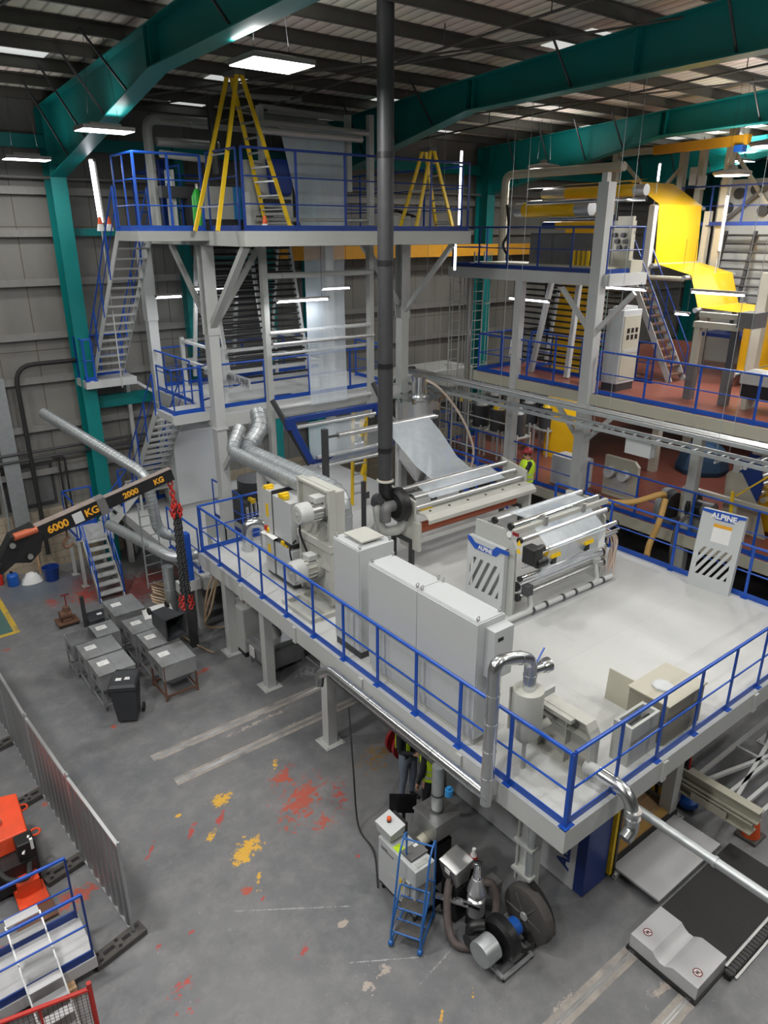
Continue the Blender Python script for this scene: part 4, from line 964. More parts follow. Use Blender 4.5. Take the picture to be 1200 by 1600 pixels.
MB().prism(pp, (0, 0, 0), (.03, 0, 0)).build('back_plate', 'beige', t, smooth=False)
rb = MB()
for (a, b) in zip(pp, pp[1:] + pp[:1]): rb.bar(Vector(a) + Vector((-.07, 0, 0)), Vector(b) + Vector((-.07, 0, 0)), .05, .16, up=(1, 0, 0)) if False else rb.hexa([Vector(a) + Vector((-.16, 0, 0)), Vector(a), Vector(b), Vector(b) + Vector((-.16, 0, 0))], [(Vector(p) - Vector((0, 5.0, 2.9))) * 1 * .96 + Vector((0, 5.0, 2.9)) + Vector((XC * .04 + o_, 0, 0)) for p, o_ in ((a, -.16), (a, 0), (b, 0), (b, -.16))])
for yy in (4.75, 5.2): rb.box(XC - .12, yy - .01, PD + .03, XC, yy + .01, 3.32)
for zz in (2.8, 3.08): rb.box(XC - .12, 4.34, zz - .01, XC, 5.7, zz + .01)
rb.build('ribs', 'beige', t, smooth=False)
MB().box(XC - .24, 4.6, 3.27, XC - .14, 5.4, 3.33).build('top_flange', 'beige', t, smooth=False)
t = thing('elbow_duct', (6.85, 4.25, 2.7), 'silver elbow pipe hanging over the near corner of the platform', 'duct')
s0 = Vector((6.72, 4.34, 2.72))
MB().cyl(s0 - Vector((.0, -.04, 0)), s0 + Vector((.03, -.16, 0)), .09, n=16).build('stub', 'white_steel', t)
MB().tube(bent([s0 + Vector((.03, -.14, 0)), s0 + Vector((.05, -.62, -.02)), s0 + Vector((.02, -.72, -.48)), s0 + Vector((-.12, -.72, -.56))], .3, 7), .088, 18).build('elbow', 'duct', t)
for dz in (-.22, -.33): MB().cyl(s0 + Vector((.03, -.70, dz)), s0 + Vector((.03, -.70, dz + .02)), .1, n=18).build('joint_ring', 'chrome', t)
# beige steel box, its flap and the grille box
bx0 = at_z(1012, 1165, PD); 
t = thing('steel_box', (8.1, 4.5, PD), 'large beige sheet steel box with a small pad on top, by the right guardrail', 'box')
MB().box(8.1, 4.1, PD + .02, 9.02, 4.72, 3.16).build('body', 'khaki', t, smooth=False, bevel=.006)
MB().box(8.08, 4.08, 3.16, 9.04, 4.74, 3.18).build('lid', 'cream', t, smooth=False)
MB().lathe((8.44, 4.42, 3.18), (8.44, 4.42, 4), [(0, .15), (.03, .15), (.035, .12)], 8).build('pad', 'cabinet', t, smooth=False)
single('steel_plate', MB().hexa([(8.42, 4.82, PD), (8.44, 4.82, PD), (8.44, 5.3, PD), (8.42, 5.3, PD)], [(8.46, 4.82, 3.02), (8.48, 4.82, 3.02), (8.48, 5.3, 3.02), (8.46, 5.3, 3.02)]), 'cream', 'thin grey steel plate standing upright behind the beige steel box', 'plate', smooth=False)
t = thing('grille_box', (7.4, 4.2, PD), 'flat steel filter frame with an open slot on top, leaning by the right guardrail', 'filter frame')
b_ = MB().box(7.35, 4.16, PD + .0, 8.0, 4.2, 3.12).box(7.35, 4.4, PD, 8.0, 4.44, 3.12).box(7.35, 4.16, PD, 7.4, 4.44, 3.12).box(7.95, 4.16, PD, 8.0, 4.44, 3.12).box(7.35, 4.16, PD, 8.0, 4.44, PD + .04)
b_.build('frame', 'grey_steel', t, smooth=False)
MB().box(7.4, 4.25, PD + .1, 7.95, 4.3, 3.02).build('filter_pad', 'black', t, smooth=False)
single('galvanised_pipe', MB().cyl(at_y(985, 1257, 3.9), at_y(985, 1257, 3.9) + Vector((0, -6, 0)), .06, n=16).cyl(at_y(985, 1257, 3.9) + Vector((0, -1.15, 0)), at_y(985, 1257, 3.9) + Vector((0, -1.19, 0)), .07, n=16), 'galv', 'long straight galvanised pipe passing over the white floor plates', 'pipe')
# ================================================================== PEOPLE
def person(name, feet, face, label, top, legs, hair='hair', shoe='shoe', pose='stand', h=1.76, helmet=None, vest=None, glove=None):
    """feet = (x, y, z) ground point; face = unit (x, y) the body faces"""
    f = Vector((face[0], face[1], 0)).normalized(); r = Vector((f.y, -f.x, 0))
    t = thing(name, feet, label, 'person')
    k = h / 1.76
    def P(a, b, c): return r * (a * k) + f * (b * k) + Vector((0, 0, c * k))
    V = []; R = []; E = []; TAG = []
    def add(p, rad, parent, tg):
        V.append(p); R.append(rad * k); TAG.append(tg)
        if parent is not None: E.append((parent, len(V) - 1))
        return len(V) - 1
    pel = add(P(0, 0, .94), .145, None, 'legs')
    wa = add(P(0, .0, 1.08), .135, pel, 'top'); ch = add(P(0, .01, 1.28), .155, wa, 'top'); up = add(P(0, .0, 1.42), .13, ch, 'top')
    nk = add(P(0, .0, 1.50), .058, up, 'skin'); hd = add(P(0, .03, 1.56), .075, nk, 'skin'); h2 = add(P(0, .035, 1.645), .098, hd, 'skin'); h3 = add(P(0, .02, 1.715), .075, h2, 'skin')
    add(P(0, .125, 1.625), .014, h2, 'skin')                       # nose
    for s in (-1, 1):
        add(P(s * .1, .02, 1.635), .016, h2, 'skin')                # ear
        hip = add(P(s * .09, 0, .88), .105, pel, 'legs'); kn = add(P(s * .11, .03, .50), .068, hip, 'legs'); cal = add(P(s * .115, -.005, .34), .062, kn, 'legs'); an = add(P(s * .12, -.01, .10), .046, cal, 'legs')
        he = add(P(s * .12, -.03, .045), .042, an, 'shoe'); add(P(s * .135, .17, .035), .034, he, 'shoe')
        sh = add(P(s * .185, 0, 1.40), .07, up, 'top')
        if pose == 'reach': el = add(P(s * .25, .12, 1.16), .05, sh, 'top'); wr = add(P(s * .22, .34, 1.08), .033, el, 'top'); fd = (f * .9 - Vector((0, 0, .3))).normalized()
        elif pose == 'phone': el = add(P(s * .24, .06, 1.14), .05, sh, 'top'); wr = add(P(s * .09, .28, 1.17), .032, el, 'top'); fd = (f * .7 - r * (s * .5) + Vector((0, 0, .2))).normalized()
        else: el = add(P(s * .25, -.01, 1.13), .048, sh, 'top'); wr = add(P(s * .26, .07, .90), .032, el, 'top'); fd = (Vector((0, 0, -1)) + f * .2).normalized()
        pa = V[wr] + fd * .055 * k; ip = add(pa, .036, wr, 'glove' if glove else 'skin')
        side = fd.cross(r if abs(fd.dot(r)) < .9 else f).normalized()
        across = fd.cross(side).normalized()
        for q, (o_, L) in enumerate(((-.03, .065), (-.01, .075), (.01, .07), (.028, .055))):
            a = add(pa + across * (o_ * k) + fd * (.035 * k), .010, ip, 'glove' if glove else 'skin')
            b = add(V[a] + fd * (L * .55 * k) + side * (.012 * k), .009, a, 'glove' if glove else 'skin')
            add(V[b] + fd * (L * .4 * k) + side * (.025 * k), .008, b, 'glove' if glove else 'skin')
        th = add(V[wr] + fd * .03 * k + across * (-.038 * k) + side * .01, .012, wr, 'glove' if glove else 'skin'); add(V[th] + fd * .045 * k + across * (-.014 * k) + side * .02, .009, th, 'glove' if glove else 'skin')
    me = bpy.data.meshes.new('body'); me.from_pydata(V, E, [])
    o = bpy.data.objects.new('body', me); COL.objects.link(o)
    sk = o.modifiers.new('skin', 'SKIN'); sk.use_smooth_shade = True
    for i, v in enumerate(me.skin_vertices[0].data): v.radius = (R[i], R[i]); v.use_root = (i == pel)
    for i, v in enumerate(me.skin_vertices[0].data):
        if TAG[i] == 'top' and i in (wa, ch, up): v.radius = (R[i] * 1.0, R[i] * .8)
    o.modifiers.new('sub', 'SUBSURF').levels = 1; o.modifiers['sub'].render_levels = 1
    bpy.context.view_layer.update()
    dg = bpy.context.evaluated_depsgraph_get()
    m2 = bpy.data.meshes.new_from_object(o.evaluated_get(dg)); m2.name = 'body'
    bpy.data.objects.remove(o)
    names = ['skin', top, legs, shoe, glove or 'skin']
    m2.materials.clear()
    for n in names: m2.materials.append(M[n])
    ix = {'skin': 0, 'top': 1, 'legs': 2, 'shoe': 3, 'glove': 4}
    # each face takes the cloth of the nearest bone
    segs = [(V[a], V[b], TAG[b]) for a, b in E]
    for p in m2.polygons:
        c = p.center; best = None
        for a, b, tg in segs:
            d = b - a; u = max(0, min(1, (c - a).dot(d) / max(d.length_squared, 1e-9))); ds = (c - a - d * u).length
            if best is None or ds < best[0]: best = (ds, tg)
        p.material_index = ix[best[1]]; p.use_smooth = True
    ob = bpy.data.objects.new('body', m2); COL.objects.link(ob); ob.parent = t
    base = Vector(feet)
    def at(a, b, c): return base + P(a, b, c)
    # hair
    mb = MB()
    hc = at(0, .02, 1.66)
    if helmet:
        mb.lathe(hc + Vector((0, 0, -.005)), hc + Vector((0, 0, 1)), [(0, .125), (.02, .128), (.07, .115), (.11, .08), (.13, .03), (.132, .001)], 20)
        mb.grid([[hc + f * (.10 + .07 * j / 2) + r * (.09 * (i - 2) / 2 * (1 - .3 * j / 2)) + Vector((0, 0, .012 - .01 * j)) for i in range(5)] for j in range(3)])
        mb.build('helmet', helmet, t)
        MB().lathe(hc + Vector((0, 0, -.07)), hc + Vector((0, 0, 1)), [(0, .088), (.04, .105), (.07, .108)], 16).build('hair', hair, t)
    else:
        mb.lathe(hc - f * .012 + Vector((0, 0, -.0)), hc - f * .012 + Vector((0, 0, 1)), [(0, .108), (.05, .108), (.085, .075), (.1, .001)], 18); mb.build('hair', hair, t)
    eyes = MB()
    for s in (-1, 1): eyes.cyl(at(s * .035, .122, 1.645), at(s * .035, .135, 1.645), .009, n=8)
    eyes.build('eyes', 'black', t, kind='stuff') if False else eyes.build('eyes', 'black', t)
    if vest:
        def ring(z, w, d, y=0): return [at(w * cos(a), y + d * sin(a), z) for a in [2 * pi * q / 20 for q in range(20)]]
        rows = [ring(.93, .20, .165), ring(1.05, .195, .16), ring(1.2, .21, .18), ring(1.32, .225, .19), ring(1.42, .215, .16), ring(1.49, .12, .10)]
        v = MB(); n = 20; i0 = len(v.v)
        for q in rows: v.v += q
        for j in range(len(rows) - 1):
            for q in range(n): v.f.append((j * n + q, j * n + (q + 1) % n, (j + 1) * n + (q + 1) % n, (j + 1) * n + q))
        ve = v.build('vest', vest, t)
        b = MB()
        for z0 in (1.0, 1.13):
            A = ring(z0, .206, .172); B = ring(z0 + .05, .206, .174); i0 = len(b.v); b.v += A + B
            for q in range(n): b.f.append((i0 + q, i0 + (q + 1) % n, i0 + n + (q + 1) % n, i0 + n + q))
        for s in (-1, 1):
            for d_ in (-1, 1): b.quad(at(s * .11 - .025, d_ * .178, 1.18), at(s * .11 + .025, d_ * .178, 1.18), at(s * .10 + .025, d_ * .168, 1.41), at(s * .10 - .025, d_ * .168, 1.41))
        b.build('reflective_band', 'reflective', ve)
    return t
wp = at_z(826, 703, 4.22)
person('person', (wp.x, wp.y, PD), (-.75, .5), 'worker in a dark red helmet and yellow hi-vis vest at the far guardrail', 'dark_cloth', 'dark_cloth', pose='reach', helmet='red_dark', vest='hivis', glove='orange')
person('person', (6.42, 7.6, 0), (.05, -1), 'person in pale jeans and dark hi-vis jacket looking at a phone under the platform', 'dark_cloth', 'jeans', pose='phone')
p3 = person('person', (6.42, 6.98, 0), (-.15, 1), 'person in black trousers and lime hi-vis vest under the platform, behind the silver pipe', 'dark_cloth', 'dark_cloth', vest='hivis')
for c in list(p3.children):
    pass
ph = MB().box(6.43 - .04, 7.27, 1.20, 6.43 + .04, 7.29, 1.34)
single('mobile_phone', ph, 'paper', 'pale phone held by the person in jeans under the platform', 'phone', smooth=False)
for (y, dz) in ((7.6, 0),):
    b = MB(); 
# hi-vis panels of the jacket on the person in jeans
jk = [o for o in COL.objects if o.name.startswith('person') and 'jeans' in o['label']][0]
b = MB()
for x in (6.42 - .12, 6.42 + .12):
    b.box(x - .035, 7.44, 1.1, x + .035, 7.452, 1.42).box(x - .03, 7.74, 1.05, x + .03, 7.752, 1.42)
b.build('hivis_panel', 'hivis', jk)

# ================================================================== UNDER AND BESIDE THE PLATFORM
t = thing('material_dryer', (5.1, 6.0, 0), 'white control machine with a tilted console box, behind the blue steps', 'machine')
X0, X1, Y0, Y1 = 4.92, 5.28, 5.62, 6.46
MB().box(X0, Y0, .16, X1, Y1, .99).build('body', 'cabinet', t, smooth=False, bevel=.012)
MB().box(X0 + .03, Y0 + .03, .08, X1 + .2, Y1, .16).build('base', 'black', t, smooth=False)
for x in (X0 + .06, X1 + .1):
    for y in (Y0 + .06, Y1 - .06): MB().cyl((x, y - .015, .04), (x, y + .015, .04), .04, n=12).build('castor', 'rubber', t)
MB().box(X0 - .004, 6.0, .25, X0, 6.2, .52).build('inspection_flap', 'white_plate', t, smooth=False)
MB().box(X0 - .004, 5.9, .42, X0, 5.96, .62).build('warning_sticker', 'yellow', t, smooth=False)
MB().box(X0 - .03, 5.72, .5, X0, 5.8, .72).build('valve', 'grey_steel', t, smooth=False)
MB().cyl((X0 - .05, 5.74, .42), (X0, 5.74, .42), .035, n=10).build('red_knob', 'red', t)
mk = MB()
for k, (w_, h_) in enumerate(((.02, .06), (.03, .05), (.02, .06), (.03, .06), (.018, .03), (.022, .028), (.02, .03), (.026, .03))): y_ = 6.37 - .036 * k; mk.box(X0 - .003, y_ - w_ / 2, .83, X0 - .001, y_ + w_ / 2, .83 + h_)
mk.build('faded_print', 'grey_dark', t, smooth=False)
c = MB().hexa([(4.93, 6.2, 1.06), (5.2, 6.2, 1.06), (5.2, 6.5, 1.06), (4.93, 6.5, 1.06)], [(4.9, 6.14, 1.24), (5.17, 6.14, 1.30), (5.17, 6.52, 1.30), (4.9, 6.52, 1.24)]).box(5.02, 6.3, .99, 5.1, 6.4, 1.07)
co = c.build('console_box', 'cabinet', t, smooth=False, bevel=.006)
MB().box(5.17, 6.18, 1.1, 5.24, 6.48, 1.27).build('console_panel', 'black', co, smooth=False)
MB().cyl((5.04, 6.36, 1.27), (5.04, 6.36, 1.30), .035, n=12).build('lamp_base', 'black', co); MB().lathe((5.04, 6.36, 1.30), (5.04, 6.36, 2), [(0, .035), (.04, .033), (.055, .015), (.056, .001)], 12).build('beacon', 'orange', co)
MB().box(4.95, 6.0, .992, 5.08, 6.16, .996).build('neon_label', 'hivis', t, smooth=False)
MB().box(5.0, 5.66, .992, 5.24, 5.74, .998).build('keypad', 'grey_steel', t, smooth=False)
t = thing('laptop', (5.12, 5.9, .99), 'closed dark grey laptop lying on the white control machine', 'laptop')
MB().box(4.98, 5.79, .995, 5.30, 6.02, 1.012).build('base', 'dark_steel', t, smooth=False, bevel=.004)
MB().box(4.98, 5.79, 1.013, 5.30, 6.02, 1.025).build('lid', 'grey_dark', t, smooth=False, bevel=.004)
MB().box(5.18, 5.95, 1.0255, 5.25, 6.0, 1.026).build('sticker', 'paper', t, smooth=False)
t = thing('monitor', (5.55, 6.55, .9), 'black flat screen standing behind the white control machine', 'monitor')
MB().bar((5.36, 6.76, 1.12), (5.68, 6.50, 1.12), .03, .34).build('screen', 'screen', t, smooth=False)
MB().cyl((5.56, 6.66, 0), (5.56, 6.66, 1.0), .03, n=8).cyl((5.56, 6.66, 0), (5.56, 6.66, .03), .2, n=16).build('stand', 'black', t)
# hopper under the silver pipe
t = thing('hopper', (5.62, 6.05, 0), 'square stainless hopper under a vertical grey pipe, on a black stand', 'hopper')
X0, X1, Y0, Y1 = 5.46, 5.93, 5.82, 6.3
MB().box(X0, Y0, 1.02, X1, Y1, 1.3).hexa([(X0 + .17, Y0 + .17, .8), (X1 - .17, Y0 + .17, .8), (X1 - .17, Y1 - .17, .8), (X0 + .17, Y1 - .17, .8)], [(X0, Y0, 1.02), (X1, Y0, 1.02), (X1, Y1, 1.02), (X0, Y1, 1.02)]).build('bin', 'stainless', t, smooth=False, bevel=.006)
MB().box(X0 - .015, Y0 - .015, 1.3, X1 + .015, Y1 + .015, 1.325).build('lid', 'stainless', t, smooth=False)
cx_, cy_ = (X0 + X1) / 2, (Y0 + Y1) / 2
MB().cyl((cx_, cy_, 1.325), (cx_, cy_, 2.12), .09, n=18).build('inlet_pipe', 'galv', t)
for z in (1.34, 1.62): MB().cyl((cx_, cy_, z), (cx_, cy_, z + .02), .1, n=18).build('pipe_clamp', 'dark_steel', t)
MB().box(X0 + .05, Y0 + .1, .1, X1 - .05, Y1 - .1, .8).build('stand', 'black', t, smooth=False)
MB().cyl((X0 - .1, cy_, .9), (X0 + .2, cy_, .95), .09, n=14).build('motor', 'cream', t)
MB().box(X1, Y0 + .1, 1.12, X1 + .02, Y0 + .26, 1.25).build('warning_plate', 'paper', t, smooth=False)
# stainless dosing box and bottle
t = thing('dosing_box', (5.5, 5.45, 0), 'slanted stainless dosing box on a rail, beside the bottle with the red band', 'hopper')
MB().hexa([(5.42, 5.32, .62), (5.66, 5.32, .62), (5.66, 5.6, .62), (5.42, 5.6, .62)], [(5.36, 5.28, .95), (5.7, 5.28, 1.02), (5.7, 5.64, 1.02), (5.36, 5.64, .95)]).build('body', 'stainless', t, smooth=False, bevel=.01)
MB().box(5.352, 5.4, .85, 5.358, 5.5, .92).build('label_plate', 'paper', t, smooth=False)
MB().tube(arc((5.38, 5.42, .72), (0, 1, 0), (0, 0, 1), .045, 0, 360, 14), .01, 6).build('grip', 'black', t)
MB().bar((5.2, 5.5, .5), (5.45, 5.1, .5), .06, .05).build('rail', 'chrome', t, smooth=False); MB().box(5.4, 5.3, 0, 5.66, 5.6, .6).build('stand', 'black', t, smooth=False)
bp = at_z(719, 1372, .75)
t = thing('bottle', (5.9, 5.45, 0), 'white bottle with a red band behind the vacuum loader', 'bottle')
b0 = Vector((5.82, 5.40, .8)); t['_base'] = tuple(t.location)
MB().lathe(b0, b0 + Vector((0, 0, 1)), [(0, .07), (.03, .07)], 14).lathe(b0 + Vector((0, 0, .12)), b0 + Vector((0, 0, 1)), [(0, .05), (.06, .03), (.12, .028), (.12, .01)], 14).build('shell', 'paper', t)
MB().lathe(b0 + Vector((0, 0, .03)), b0 + Vector((0, 0, 1)), [(0, .068), (.09, .055)], 14).build('band', 'red', t)
MB().cyl((b0.x, b0.y, 0), b0, .05, n=10).build('pedestal', 'black', t)
# vacuum loader
lb = (5.62, 5.12)
t = thing('vacuum_loader', (lb[0], lb[1], 0), 'dusty steel vacuum loader with a silver cap and hoses looped round it', 'loader')
MB().lathe((lb[0], lb[1], .22), (lb[0], lb[1], 2), [(0, .08), (.02, .13), (.3, .13), (.32, .1), (.38, .1), (.42, .14), (.62, .09), (.66, .08)], 22).build('vessel', 'alu', t)
MB().lathe((lb[0], lb[1], .88), (lb[0], lb[1], 2), [(0, .07), (.08, .07), (.1, .06), (.26, .06), (.27, .03)], 18).build('cap', 'chrome', t)
MB().box(lb[0] - .1, lb[1] - .1, 0, lb[0] + .1, lb[1] + .1, .22).build('stand', 'black', t, smooth=False)
MB().bar((lb[0] - .3, lb[1] + .1, .6), (lb[0] - .05, lb[1] - .12, .45), .05).build('clamp', 'chrome', t, smooth=False)
MB().box(lb[0] + .16, lb[1] - .16, .5, lb[0] + .34, lb[1] + .04, .72).build('junction_box', 'stainless', t, smooth=False, bevel=.005)
h = MB().tube(spline([(5.75, 5.3, .9), (5.45, 5.45, .75), (5.2, 5.25, .3), (5.15, 5.0, .08), (5.4, 4.78, .07), (5.62, 4.8, .2), (5.8, 4.9, .5), (5.78, 5.0, .75), (5.66, 5.08, .8)], 8), .058, 12)
single('flexible_hose', h, 'hose', 'thick dark brown hose looped around the vacuum loader', 'hose')
# side channel blower on its trolley
bc = Vector((5.45, 4.55, .36))
t = thing('side_channel_blower', (5.5, 4.45, 0), 'black blower with a silver drum and small blue motor on a trolley', 'blower')
MB().lathe(bc + Vector((.0, 0, 0)), bc + Vector((1, -.0, 0)), [(0, .1), (0, .25), (.05, .3), (.16, .3), (.2, .22)], 26).build('scroll_housing', 'black', t)
d0 = at_z(757, 1484, .36)
MB().lathe((5.12, bc.y, .36), (6, bc.y, .36), [(0, .0), (0, .175), (.02, .18), (.24, .18)], 26).build('drum', 'galv', t)
MB().lathe(bc + Vector((.2, 0, .02)), bc + Vector((1, 0, .02)), [(0, .12), (.18, .12), (.2, .06)], 16).build('motor', 'blue_plastic', t)
MB().tube(bent([(bc.x - .05, bc.y + .2, .5), (bc.x - .2, bc.y + .3, .5), (bc.x - .2, bc.y + .3, .2)], .12), .075, 12).build('inlet', 'black', t)
MB().cyl((bc.x - .28, bc.y + .25, .3), (bc.x - .05, bc.y + .25, .3), .11, n=16).build('silencer', 'black', t)
f = MB()
for y in (bc.y - .28, bc.y + .25): f.box(bc.x - .15, y - .02, .06, bc.x + .42, y + .02, .1)
for x in (bc.x - .15, bc.x + .4): f.box(x - .02, bc.y - .28, .06, x + .02, bc.y + .25, .1)
f.build('trolley_frame', 'alu', t, smooth=False)
for x in (bc.x - .14, bc.x + .4):
    for y in (bc.y - .27, bc.y + .24): MB().cyl((x - .012, y, .03), (x + .012, y, .03), .03, n=10).build('castor', 'rubber', t)
MB().tube(spline([(bc.x + .35, bc.y, .4), (bc.x + .5, bc.y - .1, .25), (bc.x + .5, bc.y - .22, .12), (bc.x + .3, bc.y - .2, .12)]), .02, 8).build('cable', 'rubber', t)
rc = Vector((5.98, 4.55, .42))
t = thing('fan_wheel', (rc.x, rc.y, 0), 'big dusty grey round fan casing standing on the floor behind the blower', 'fan')
MB().lathe(rc, rc + Vector((1, -.05, 0)), [(0, .02), (.0, .33), (.02, .4), (.1, .42), (.16, .41), (.18, .3)], 32).build('casing', 'rubber_grey', t)
MB().lathe(rc - Vector((.02, 0, 0)), rc + Vector((1, 0, 0)), [(0, .06), (.03, .07)], 14).build('hub', 'grey_steel', t)
for a in range(6):
    an = a * pi / 3; MB().bar(rc + Vector((-.005, .08 * cos(an), .08 * sin(an))), rc + Vector((-.005, .33 * cos(an), .33 * sin(an))), .02, .02).build('spoke', 'grey_dark', t, smooth=False)
# pipes on the near post
px_, py_ = 6.25, 4.75
t = thing('pipe_bundle', (px_ - .16, py_ - .1, 0), 'vertical steel pipe and black hose fixed along the near platform post', 'pipe')
MB().cyl((px_ - .16, py_ - .12, .95), (px_ - .16, py_ - .12, 2.2), .055, n=14).build('pipe', 'galv', t)
MB().cyl((px_ - .16, py_ + .1, .8), (px_ - .16, py_ + .1, 2.2), .02, n=8).build('conduit', 'grey_steel', t)
MB().tube(spline([(px_ - .16, py_ - .12, .97), (px_ - .05, py_ - .3, .7), (px_ + .02, py_ - .42, .4), (px_ + .05, py_ - .45, .1)]), .05, 12).build('hose', 'rubber', t)
for z in (1.0, 1.5, 2.0): MB().box(px_ - .23, py_ - .2, z, px_ - .1, py_ + .13, z + .04).build('pipe_clip', 'grey_steel', t, smooth=False)
# long thin pipe and hanging cable below the edge beam
single('conduit', MB().cyl((5.72, 9.6, 2.12), (5.72, 6.0, 2.05), .022, n=8), 'dark_steel', 'thin dark conduit running below the silver pipe along the platform edge', 'pipe')
hc = [at_x(545, 1105, 5.75), at_z(552, 1200, 1.0), at_z(560, 1290, .08), at_z(584, 1330, .05), Vector((4.88, 6.42, .05))]
single('hanging_cable', MB().tube(spline(hc, 6), .014, 6), 'rubber', 'grey cable hanging from the silver pipe to the floor by the white machine', 'cable')
single('blue_valve', MB().cyl((5.62, 5.75, 1.86), (5.62, 5.75, 1.96), .06, n=12).cyl((5.62, 5.75, 1.96), (5.62, 5.75, 2.0), .03, n=10), 'sky_blue', 'small blue valve under the silver pipe above the stainless hopper', 'valve')
single('red_hose_reel', MB().lathe((6.55, 8.0, 1.0), (6.5, 7, 1.0), [(0, .1), (0, .3), (.06, .3), (.06, .16), (.2, .16), (.2, .3), (.26, .3)], 24), 'red_dark', 'dark red hose reel beside the person in jeans, under the platform', 'hose reel')

# ---- blue mobile steps
t = thing('mobile_steps', (4.7, 5.55, 0), 'small blue mobile step ladder with three grey treads and a hand loop', 'steps')
A = at_z(611, 1472, .05); B = at_z(640, 1482, .05)
w = (B - A); w.z = 0; W = w.length; w.normalize(); d = Vector((-w.y, w.x, 0))
if d.dot(Vector((1, 1, 0))) < 0: d = -d
A.z = 0
def S(a, b, c): return A + w * a + d * b + Vector((0, 0, c))
W = .42; D = .62
for k in range(3):
    z = .24 + k * .23; y0 = .02 + k * .19
    MB().hexa([S(.03, y0, z - .02), S(W - .03, y0, z - .02), S(W - .03, y0 + .2, z - .02), S(.03, y0 + .2, z - .02)], [S(.03, y0, z), S(W - .03, y0, z), S(W - .03, y0 + .2, z), S(.03, y0 + .2, z)]).build('tread', 'rubber_grey', t, smooth=False)
    MB().tube([S(0, y0, z), S(W, y0, z), S(W, y0 + .21, z), S(0, y0 + .21, z)], .014, 8, closed=True).build('tread_frame', 'ladder_blue', t)
for x in (0, W):
    MB().tube([S(x, .0, .06), S(x, .0, .26), S(x, .38, .72)], .015, 8).build('side_rail', 'ladder_blue', t)
    MB().tube([S(x, .02, .08), S(x, D, .1)], .014, 8).tube([S(x, D, .06), S(x, D, .72)], .015, 8).build('leg', 'ladder_blue', t)
    MB().lathe(S(x - .035, .0, .05), S(x + .2, .0, .05), [(0, .03), (.015, .05), (.055, .05), (.07, .03)], 14).build('castor', 'ladder_blue', t)
    MB().lathe(S(x - .02, D, .045), S(x + .2, D, .045), [(0, .04), (.04, .04)], 14).build('castor', 'ladder_blue', t)
MB().tube(bent([S(0, .02, .3), S(0, .35, 1.4), S(0, .62, 1.5), S(0, .62, .75)], .2), .014, 8).tube(bent([S(W, .02, .3), S(W, .35, 1.4), S(W, .62, 1.5), S(W, .62, .75)], .2), .014, 8).tube([S(0, .5, 1.44), S(W, .5, 1.44)], .013, 8).build('hand_loop', 'ladder_blue', t)
# ---- printed cabinet at the near corner below the platform
t = thing('machine_cabinet', (7.15, 4.6, 0), 'white machine cabinet with a blue end panel below the near corner of the platform', 'cabinet')
MB().box(7.15, 4.62, .02, 8.0, 7.4, 2.0).build('body', 'cabinet', t, smooth=False, bevel=.008)
MB().box(7.16, 4.45, .02, 7.72, 4.62, 2.05).build('end_panel', 'navy', t, smooth=False, bevel=.008, label='blue end panel')
MB().box(7.5, 4.442, 1.45, 7.6, 4.45, 1.75).build('notice', 'paper', t, smooth=False)
MB().box(7.74, 4.40, .1, 7.80, 4.62, 1.9).build('safety_edge', 'yellow', t, smooth=False); MB().box(7.80, 4.38, .08, 7.86, 4.62, 1.9).build('rubber_edge', 'black', t, smooth=False, bevel=.01)
text('lettering', 'ALPINE', Vector((7.145, 4.82, .80)), (0, 0, 1), (0, 1, 0), .30, 'navy', t, bold=.012)
# ---- roll pit: wooden deck, warning plate, panels
t = thing('wooden_pallet_deck', (8.8, 5.2, 0), 'scuffed wooden loading deck with an orange edge below the platform', 'deck')
MB().box(7.75, 4.55, .05, 9.66, 6.6, .2).build('board', 'wood', t, smooth=False)
MB().box(7.75, 4.53, .17, 9.66, 4.66, .215).build('edge_strip', 'wood_orange', t, smooth=False)
MB().box(7.75, 4.47, .02, 9.7, 4.53, .17).build('kerb', 'dark_steel', t, smooth=False)
t = thing('warning_step', (9.85, 4.9, 0), 'white step plate with yellow and black stripes and a no-standing sign', 'step')
MB().hexa([(9.66, 4.6, .05), (10.0, 4.6, .05), (10.0, 5.9, .05), (9.66, 5.9, .05)], [(9.72, 4.6, .42), (10.0, 4.6, .42), (10.0, 5.9, .42), (9.72, 5.9, .42)]).build('step', 'white_plate', t, smooth=False)
n_ = 9
for k in range(n_): MB().hexa([(9.675 - .012, 4.62 + k * .14, .28), (9.675 - .012, 4.69 + k * .14, .28), (9.69, 4.69 + k * .14, .28), (9.69, 4.62 + k * .14, .28)], [(9.715 - .012, 4.65 + k * .14, .40), (9.715 - .012, 4.72 + k * .14, .40), (9.73, 4.72 + k * .14, .40), (9.73, 4.65 + k * .14, .40)]).build('stripe', 'yellow', t, smooth=False)
MB().hexa([(9.667, 4.6, .28), (9.69, 4.6, .28), (9.69, 5.9, .28), (9.667, 5.9, .28)], [(9.707, 4.6, .4), (9.73, 4.6, .4), (9.73, 5.9, .4), (9.707, 5.9, .4)]).build('stripe_ground', 'black', t, smooth=False)
